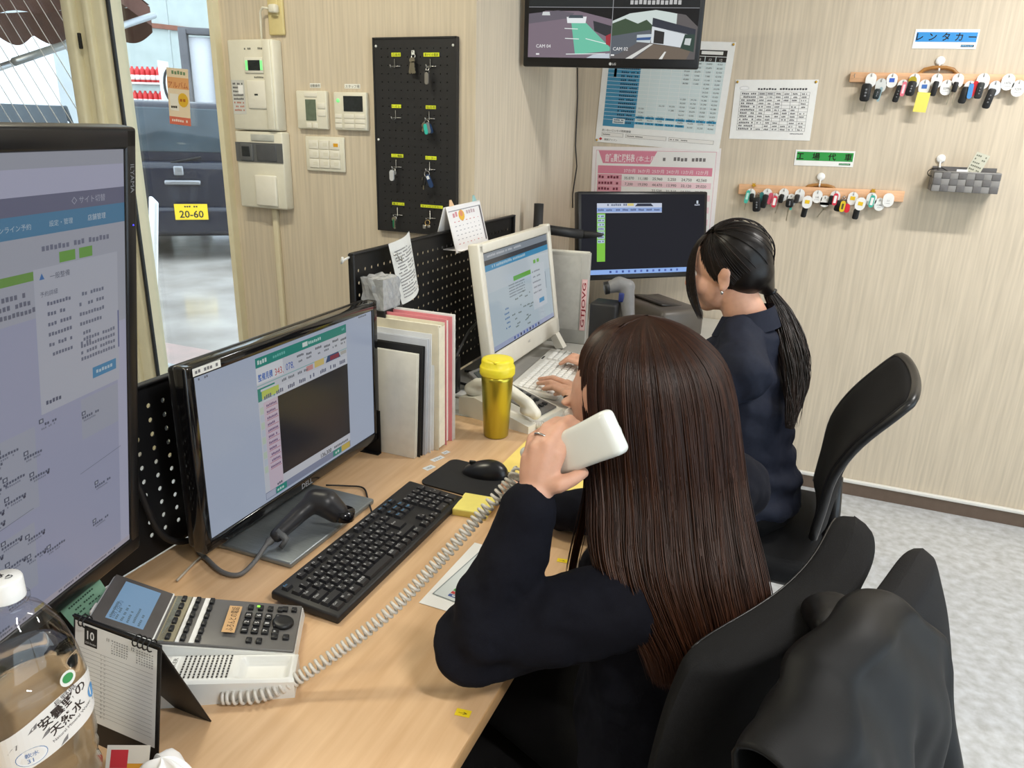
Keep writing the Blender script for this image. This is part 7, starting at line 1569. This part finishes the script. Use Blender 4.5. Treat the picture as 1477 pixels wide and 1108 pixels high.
for f_, r_ in zip(fing, (0.0098, 0.0100, 0.0094, 0.0082)): b.chain(f_, [r_*1.12, r_*1.0, r_*0.92, r_*0.78], 0.3)
b.chain([wri+(kn[0]-wri)*0.25, hp_(806, 699, 1.030), hp_(826, 691, 1.034), hp_(841, 682, 1.046)], [0.016, 0.0125, 0.0105, 0.0085], 0.3)
# right hand resting on the desk
hr = [wrr+V((-0.03, 0.012, 0.0)), wrr+V((-0.07, 0.03, -0.003))]
b.chain([wrr, hr[0], hr[1]], [0.024, 0.027, 0.024])
for k_ in range(4):
    o_ = V((0.004-0.010*k_, -0.026+0.018*k_, 0.0)); s_ = hr[1]+o_; b.chain([s_, s_+V((-0.035, 0.012, 0.006)), s_+V((-0.058, 0.02, -0.010))], [0.0098, 0.0088, 0.0072], 0.3)
b.chain([hr[0]+V((0, -0.02, 0)), hr[0]+V((-0.03, -0.045, 0.0)), hr[0]+V((-0.058, -0.05, -0.006))], [0.013, 0.0105, 0.008], 0.3)
b.chain([pel+Lb*0.085, pel+Lb*0.10+Fb*0.40-Z*0.01, pel+Lb*0.10+Fb*0.40-Z*0.44], [0.075, 0.055, 0.035]); b.chain([pel-Lb*0.085, pel-Lb*0.10+Fb*0.40-Z*0.01, pel-Lb*0.10+Fb*0.40-Z*0.44], [0.075, 0.055, 0.035])
b.build('body', m_skin, w1, 0.0032, 4, world=True)
face_parts(w1, H1, Fh, Lh, Uh)
rg = fing[2]; rc = rg[0]*0.45+rg[1]*0.55; dr = (rg[1]-rg[0]).normalized(); ax = dr.orthogonal().normalized(); ay = dr.cross(ax)
MB().tube([rc+(ax*math.cos(a*0.5236)+ay*math.sin(a*0.5236))*0.0108 for a in range(12)], 0.0016, 6, closed=True).build('finger_ring', m_steel, w1, world=True)
b = Blob()
b.ellchain([(N1-Z*0.035-Fb*0.005, (0.075, 0.12, 0.05), RB), (N1-Z*0.09, (0.098, 0.165, 0.06), RB), (che, (0.108, 0.17, 0.08), RB), (V((-0.125, 0.99, 0.64)), (0.112, 0.165, 0.08), RB), (pel+Z*0.02, (0.125, 0.185, 0.06), RB)], 8)
b.chain([N1-Z*0.03+Lb*0.05, shl, shl*0.5+elb*0.5+Z*0.004, elb], [0.045, 0.060, 0.060, 0.053]); b.chain([elb, elb*0.55+wri*0.45+V((0.004, 0.004, 0)), wri-(wri-elb)*0.10], [0.053, 0.050, 0.036])
b.chain([N1-Z*0.01-Lb*0.05, shr, elr, wrr-(wrr-elr)*0.05], [0.055, 0.066, 0.054, 0.040])
def folds1(co, no):
    # sleeve folds around the elbow and soft drape lines
    d = np.linalg.norm(co-np.array(elb)[None, :], axis=1); k = np.exp(-(d/0.11)**2); ph = (co @ np.array([28.0, -16.0, 62.0]))
    a = 0.008*k*np.sin(ph*1.3)+0.004*np.sin(co @ np.array([30., 12., -22.])*1.2)*np.exp(-((co[:, 2]-0.62)/0.14)**2)
    return co+no*a[:, None]
b.build('jumper', m_navy, w1, 0.0055, 5, disp=[(0.09, 0.02), (0.035, 0.008)], world=True, post=folds1)
b = Blob()
for s in (1, -1): b.chain([pel+Lb*s*0.085-Z*0.01, pel+Lb*s*0.10+Fb*0.42-Z*0.0, pel+Lb*s*0.10+Fb*0.40-Z*0.42], [0.095, 0.075, 0.05])
b.ell(pel-Z*0.01, (0.13, 0.185, 0.085), RB); b.build('trousers', m_trous, w1, 0.008, 4, world=True)
for s in (1, -1):
    fb_ = pel+Lb*s*0.10+Fb*0.40; fb_ = V((fb_.x, fb_.y, 0.0)); Blob().ell(fb_+Fb*0.06+Z*0.035, (0.125, 0.045, 0.034), RB).build('shoe', m_shoe, w1, 0.008, 3, world=True)
# handset held at the ear
e0, e1 = pd(876, 627, 0.985), pd(772, 672, 1.075)
hs = thing('phone_handset', 'white telephone handset held against the long brown hair', 'handset', (e0+e1)/2)
ux = (e0-e1).normalized(); out = (CAM-(e0+e1)/2); out = (out-ux*out.dot(ux)).normalized()
FH = frame((e0+e1)/2, ux, out.cross(ux)); LH = (e0-e1).length
b = bmesh.new(); bmesh.ops.create_cube(b, size=1.0); bmesh.ops.scale(b, vec=(LH+0.03, 0.064, 0.028), verts=b.verts)
bmesh.ops.subdivide_edges(b, edges=[e for e in b.edges if abs(e.verts[0].co.x-e.verts[1].co.x) > 0.1], cuts=12)
for v in b.verts:
    u = v.co.x/(LH/2+0.01); v.co.z += 0.006-0.010*u*u; v.co.y *= 0.90+0.10*u*u
bmesh.ops.bevel(b, geom=[e for e in b.edges if e.calc_face_angle(0) > 0.6], offset=0.0095, segments=4, profile=0.5, affect='EDGES')
MB().bm(b, FH, True).build('shell', M('glossy_white_handset', (226, 228, 222), 0.22, var=0.01, coat=0.4), hs, world=True)
for s in (-1, 1): MB().lathe([(0, -0.02), (0.02, -0.02), (0.022, -0.012), (0.022, -0.002), (0, -0.002)], 20, FH @ T(s*(LH/2-0.012), 0, -0.004)).build('earpiece' if s > 0 else 'mouthpiece', m_pw, hs, world=True)
# hair
hm1 = hair_mat('brown_hair', 0.42)
STA = [(456, 929, 936, 1.10, 0.004), (466, 888, 978, 1.10, 0.045), (484, 860, 1012, 1.10, 0.078), (515, 840, 1042, 1.10, 0.098), (560, 837, 1056, 1.10, 0.106), (610, 841, 1062, 1.10, 0.104), (660, 846, 1067, 1.098, 0.100), (710, 850, 1073, 1.08, 0.092), (760, 851, 1083, 1.055, 0.080), (810, 860, 1094, 1.03, 0.066), (870, 888, 1104, 1.01, 0.052), (930, 925, 1098, 1.0, 0.038), (985, 945, 1072, 0.995, 0.024)]
Ah = np.array(_r0[:]); Dh = np.array((-math.sin(_y), math.cos(_y), 0.0)); th_face = math.atan2(float(np.dot(np.array(Fh[:]), Dh)), float(np.dot(np.array(Fh[:]), Ah)))
rc_ = np.array([pd((xl+xr)/2, yy, d)[:] for yy, xl, xr, d, b_ in STA]); ra = np.array([(xr-xl)/2*d/FPX for yy, xl, xr, d, b_ in STA]); rb = np.array([s[4] for s in STA])
def hair_pt(th, v, k=1.0):
    """v in 0..1 along the stations"""
    t_ = np.clip(v, 0, 1)*(len(STA)-1); i = np.minimum(t_.astype(int), len(STA)-2); f = (t_-i)[:, None]
    def cat(arr):
        a0 = arr[np.maximum(i-1, 0)]; a1 = arr[i]; a2 = arr[i+1]; a3 = arr[np.minimum(i+2, len(STA)-1)]; ff = f if arr.ndim > 1 else f[:, 0]
        return 0.5*(2*a1+(-a0+a2)*ff+(2*a0-5*a1+4*a2-a3)*ff**2+(-a0+3*a1-3*a2+a3)*ff**3)
    c = cat(rc_); A_ = cat(ra)*k; B_ = cat(rb)*k
    return c+Ah[None, :]*(A_*np.cos(th))[:, None]+Dh[None, :]*(B_*np.sin(th))[:, None]
def angd(a, b): return abs((a-b+math.pi) % (2*math.pi)-math.pi)
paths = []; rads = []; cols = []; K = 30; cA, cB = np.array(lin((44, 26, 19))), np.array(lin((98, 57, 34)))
for s in range(6500):
    th = random.uniform(0, 2*math.pi); face = angd(th, th_face) < math.radians(36)
    v1 = (0.30+random.uniform(-0.02, 0.05)) if face else min(1.0, 1.0-abs(random.gauss(0, 0.035)))
    if not face and angd(th, th_face) < math.radians(58) and th < th_face: v1 = random.uniform(0.55, 0.72)
    v = np.linspace(0.0, v1, K); sp = random.gauss(0, 0.05); lock = math.sin(th*23)*0.5+math.sin(th*41+1)*0.5
    thv = th+sp*v*v+0.012*math.sin(th*17)*np.sin(v*9+th*3); k = 1.0+0.018*lock*np.clip(v*3, 0, 1)+random.uniform(-0.03, 0.012)
    p = hair_pt(thv, v, k); p += np.outer(np.clip(v-0.3, 0, 1), np.array([random.gauss(0, 0.006), random.gauss(0, 0.006), 0])); paths.append(p); rads.append(random.uniform(0.0005, 0.0011))
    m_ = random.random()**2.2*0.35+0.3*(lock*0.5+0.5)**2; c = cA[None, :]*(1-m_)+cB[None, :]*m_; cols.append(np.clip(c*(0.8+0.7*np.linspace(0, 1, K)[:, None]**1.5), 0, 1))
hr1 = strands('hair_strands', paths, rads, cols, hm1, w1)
mb = MB(); nth = 72; nv = 48; rows = []
for j in range(nv+1):
    vv = np.full(nth, 0.985*j/nv); tt_ = np.linspace(0, 2*math.pi, nth, endpoint=False); rows.append(hair_pt(tt_, vv, 0.965+0.012*np.sin(tt_*23)))
vs = [tuple(p) for r in rows for p in r]; fs = []
for j in range(nv):
    for k in range(nth):
        if angd(2*math.pi*(k+0.5)/nth, th_face) < math.radians(38) and 0.33 < j/nv < 0.72: continue
        fs.append((j*nth+k, j*nth+(k+1) % nth, (j+1)*nth+(k+1) % nth, (j+1)*nth+k))
fs.append(tuple(range(nth))); fs.append(tuple(reversed(range(nv*nth, nv*nth+nth))))
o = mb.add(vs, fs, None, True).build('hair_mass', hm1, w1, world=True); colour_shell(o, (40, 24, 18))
# thin loose lock hanging in front of the shoulder
paths = []; cols = []; rads = []
for s in range(60):
    o0 = random.gauss(0, 3); ctl = [pd(842+o0*0.4, 640, 1.12), pd(846+o0*0.5, 700, 1.12), pd(840+o0, 750, 1.115), pd(828+o0, 805, 1.105), pd(822+o0, 840, 1.1)]
    paths.append(np.array([q[:] for q in smooth_path(ctl, 16)])); rads.append(0.0008); m_ = random.random(); cols.append(np.repeat((cA*(1-m_)+cB*m_)[None, :], 16, 0))
strands('loose_lock', paths, rads, cols, hm1, w1)

# ---- woman with the ponytail
F2, L2, U2 = axes((-1, 0.06, 0)); Fg, Lg, Ug = axes((-0.98, 0.12, -0.16)); R2 = Rm(F2, L2, U2)
H2 = pd(1050, 390, 1.9); N2 = V((H2.x+0.060, H2.y, H2.z-0.135)); pel2 = V((-0.075, 1.955, 0.53)); che2 = V((-0.115, 1.955, 0.78))
sl2 = V((-0.125, 1.79, 0.905)); sr2 = V((-0.125, 2.12, 0.905)); el2 = V((-0.36, 1.765, 0.765)); wr2 = pz(862, 582, 0.762); er2 = V((-0.34, 2.2, 0.755)); wrr2 = V((-0.58, 2.20, 0.745))
w2 = thing('person', 'woman with a dark ponytail and navy shirt typing at the white keyboard', 'person', (pel2.x, pel2.y, 0))
b = Blob(); head_blob(b, H2, Fg, Lg, Ug); b.chain([H2-Ug*0.05-Fg*0.015, N2+Z*0.02], [0.05, 0.054])
b.ellchain([(N2-Z*0.03, (0.065, 0.11, 0.05), R2), (che2, (0.085, 0.135, 0.08), R2), (pel2, (0.10, 0.15, 0.07), R2)], 6); b.chain([sl2, el2, wr2], [0.045, 0.036, 0.025]); b.chain([sr2, er2, wrr2], [0.045, 0.036, 0.025])
kk = [pz(818, 553, 0.765), pz(814, 560, 0.766), pz(815, 567, 0.765), pz(822, 573, 0.762)]; tp_ = [pz(778, 547, 0.737), pz(776, 553, 0.737), pz(784, 561, 0.737), pz(800, 569, 0.737)]
for a_, e_, r_ in zip(kk, tp_, (0.0092, 0.0092, 0.0088, 0.0078)):
    b.chain([wr2, wr2*0.45+a_*0.55, a_], [0.021, 0.018, 0.0125]); md_ = a_*0.5+e_*0.5+Z*0.010; b.chain([a_, md_, e_], [r_*1.1, r_, r_*0.75], 0.3)
b.chain([wr2*0.7+kk[3]*0.3, pz(838, 584, 0.752), pz(818, 583, 0.742)], [0.014, 0.0108, 0.008], 0.3)
b.chain([wrr2, wrr2+V((-0.07, -0.01, 0.004))], [0.024, 0.022])
for k_ in range(4): s_ = wrr2+V((-0.075, -0.034+0.018*k_, 0.004)); b.chain([s_, s_+V((-0.035, 0, 0.006)), s_+V((-0.06, 0, -0.012))], [0.0095, 0.0088, 0.007], 0.3)
b.chain([wrr2+V((-0.03, -0.025, 0)), wrr2+V((-0.06, -0.05, -0.004))], [0.012, 0.009], 0.3)
for s in (1, -1): b.chain([pel2+L2*s*0.085, pel2+L2*s*0.10+F2*0.38, pel2+L2*s*0.10+F2*0.38-Z*0.42], [0.075, 0.055, 0.035])
b.build('body', m_skin, w2, 0.0034, 4, world=True); face_parts(w2, H2, Fg, Lg, Ug)
er = H2+Fg*-0.004+Lg*0.082-Ug*0.044; MB().ell(tuple(er), (0.004, 0.004, 0.005)).build('earring', m_steel, w2, world=True)
b = Blob(); b.ellchain([(N2-Z*0.035+V((0.005, 0, 0)), (0.078, 0.12, 0.05), R2), (N2-Z*0.09, (0.10, 0.168, 0.06), R2), (che2, (0.115, 0.172, 0.08), R2), (V((-0.10, 1.955, 0.65)), (0.120, 0.168, 0.08), R2), (pel2+Z*0.0, (0.135, 0.19, 0.07), R2)], 8)
b.chain([N2-Z*0.02+L2*0.05, sl2, el2, wr2-(wr2-el2)*0.08], [0.055, 0.066, 0.054, 0.040]); b.chain([N2-Z*0.02-L2*0.05, sr2, er2, wrr2-(wrr2-er2)*0.08], [0.055, 0.066, 0.054, 0.040])
def folds2(co, no):
    k = np.exp(-((co[:, 2]-0.60)/0.10)**2); a = 0.006*k*np.sin(co[:, 2]*95+co[:, 1]*14+co[:, 0]*20)+0.004*np.exp(-((co[:, 2]-0.82)/0.08)**2)*np.sin(co[:, 2]*60+co[:, 1]*40)
    return co+no*a[:, None]
b.build('shirt', m_navy2, w2, 0.006, 5, disp=[(0.09, 0.022), (0.04, 0.008)], world=True, post=folds2)
# collar
cc = N2+V((0.002, 0, 0.012)); mb = MB()
def col_(u, v):
    a = math.radians(35+290*u)+math.pi; r = 0.062+0.022*(1-v); return (cc.x+r*1.05*math.cos(a)-0.004, cc.y+r*math.sin(a), cc.z-0.025+0.05*v+0.02*math.cos(a))
mb.grid(col_, 40, 6); mb.grid(lambda u, v: tuple(V(col_(u, v))*1.0+V((0.002*math.cos(math.radians(35+290*u)+math.pi), 0.002*math.sin(math.radians(35+290*u)+math.pi), 0.001))), 40, 6); mb.build('collar', m_navy2, w2, world=True)
st0, st1, st2 = pd(1118, 575, 1.83), pd(1085, 622, 1.775), pd(1058, 650, 1.76); 
b = Blob()
for s in (1, -1): b.chain([pel2+L2*s*0.085-Z*0.01, pel2+L2*s*0.10+F2*0.40, pel2+L2*s*0.10+F2*0.38-Z*0.42], [0.095, 0.072, 0.05])
b.ell(pel2-Z*0.02, (0.13, 0.185, 0.075), R2); b.build('trousers', m_trous, w2, 0.009, 4, world=True)
for s in (1, -1): fb_ = pel2+L2*s*0.10+F2*0.38; Blob().ell(V((fb_.x-0.06, fb_.y, 0.035)), (0.125, 0.045, 0.034), R2).build('shoe', m_shoe, w2, 0.009, 3, world=True)
# hair drawn back into a tie
hm2 = hair_mat('dark_hair', 0.36); c1, c2 = np.array(lin((24, 20, 19))), np.array(lin((72, 55, 48)))
KT = pd(1111, 422, 1.93); back = (KT-H2); q2 = lambda f, l, u: H2+Fg*f+Lg*l+Ug*u
b = Blob(); b.ell(q2(-0.020, 0, 0.034), (0.092, 0.080, 0.090), Rm(Fg, Lg, Ug)); b.ell(q2(-0.045, 0, 0.0), (0.070, 0.072, 0.066), Rm(Fg, Lg, Ug)); b.chain([q2(-0.07, 0, -0.01), KT], [0.045, 0.012])
def cut_face(co, no):
    rel = co-np.array(H2[:])[None, :]; f = rel @ np.array(Fg[:]); u = rel @ np.array(Ug[:]); lim = 0.028+0.95*np.clip(u-0.035, -0.02, 0.1); k = np.clip(f-lim, 0, 1)
    return co-np.array(Fg[:])[None, :]*(k*0.85)[:, None]
o = b.build('hair_mass', hm2, w2, 0.005, 4, world=True, post=cut_face); colour_shell(o, (26, 22, 21))
paths = []; rads = []; cols = []; K = 22; ellr = np.array([0.0955, 0.0835, 0.0935]); ec = np.array(q2(-0.021, 0, 0.036)[:]); RR = np.array(Rm(Fg, Lg, Ug))
kl = RR.T @ (np.array(KT[:])-ec); 
for s in range(2600):
    a = random.uniform(-math.pi, math.pi); z_ = math.sin(a); y_ = math.cos(a)
    fr = 0.62 if z_ > 0.3 else (0.62-0.75*(0.3-z_)); fr = max(fr, -0.2)+random.uniform(-0.25, 0.05)
    d0_ = np.array([fr, y_*math.sqrt(1-min(0.98, fr*fr)), max(-0.55, z_)*math.sqrt(1-min(0.98, fr*fr))]); d0_ /= np.linalg.norm(d0_); d1_ = kl/ellr; d1_ /= np.linalg.norm(d1_)
    om = math.acos(np.clip(np.dot(d0_, d1_), -1, 1)); u = np.linspace(0, 1, K)[:, None]; dd_ = (np.sin((1-u)*om)*d0_+np.sin(u*om)*d1_)/math.sin(om); rr = 1.0+random.uniform(-0.02, 0.012)
    p = dd_*ellr*rr; w_ = np.clip((u-0.72)/0.28, 0, 1)**2; p = p*(1-w_)+(kl+np.array([0.004, y_*0.012, z_*0.012]))*w_
    paths.append(p @ RR.T+ec); rads.append(random.uniform(0.0007, 0.0014)); m_ = random.random()**3*0.7; cols.append(np.repeat((c1*(1-m_)+c2*m_)[None, :], K, 0))
strands('hair_strands', paths, rads, cols, hm2, w2)
PT = [(1111, 422, 10), (1122, 440, 17), (1134, 470, 21), (1143, 505, 22), (1147, 540, 20), (1145, 575, 16), (1140, 605, 9), (1139, 618, 4)]; paths = []; rads = []; cols = []
pc_ = smooth_path([pd(x, y, 1.93-0.0015*max(0, y-440)*0.55) for x, y, w_ in PT], 24); pw_ = np.interp(np.linspace(0, 1, 24), np.linspace(0, 1, len(PT)), [w_*1.85/FPX for x, y, w_ in PT])
for s in range(900):
    a = random.uniform(0, 2*math.pi); r = math.sqrt(random.random()); ph = random.uniform(0, 6); cut = random.choice((24, 24, 24, 23, 21))
    pp_ = []
    for i, c in enumerate(pc_):
        k = pw_[i]*r*(1+0.15*math.sin(i*0.5+ph)); pp_.append((c.x+k*math.cos(a)*0.95+0.004*math.sin(i*0.45+ph)*i/24, c.y+k*math.sin(a)*0.8, c.z))
    P_ = np.array(pp_); 
    if random.random() < 0.05: P_[12:] += np.outer(np.linspace(0, 1, 12), [random.uniform(0.0, 0.02), random.uniform(-0.02, 0.01), 0.01])
    paths.append(P_); rads.append(random.uniform(0.0007, 0.0014)); m_ = random.random()**2*0.8; cols.append(np.repeat((c1*(1-m_)+c2*m_)[None, :], 24, 0))
pt_ = strands('ponytail', paths, rads, cols, hm2, w2); del pt_['kind']
MB().tube([KT+(V((0.2, 0, -0.55)).normalized().orthogonal()*0.0) + V((0.012*math.cos(a*0.5236)*0.9, 0.014*math.sin(a*0.5236), 0.010*math.cos(a*0.5236)*0.6)) for a in range(12)], 0.006, 8, closed=True).build('hair_tie', m_bez, w2, world=True)
paths = []; rads = []; cols = []
for s in range(110):
    j = random.gauss(0, 1); ctl = [q2(0.020+0.004*j, 0.02+0.004*j, 0.110), q2(0.058+0.003*j, 0.046, 0.080), q2(0.074+0.005*j, 0.062, 0.025), q2(0.074+0.006*j, 0.066, -0.045), q2(0.058+0.004*j, 0.06, -0.105-0.012*random.random())]
    paths.append(np.array([p[:] for p in smooth_path(ctl, 18)])); rads.append(0.0008); m_ = random.random()**2*0.6; cols.append(np.repeat((c1*(1-m_)+c2*m_)[None, :], 18, 0))
strands('front_lock', paths, rads, cols, hm2, w2)
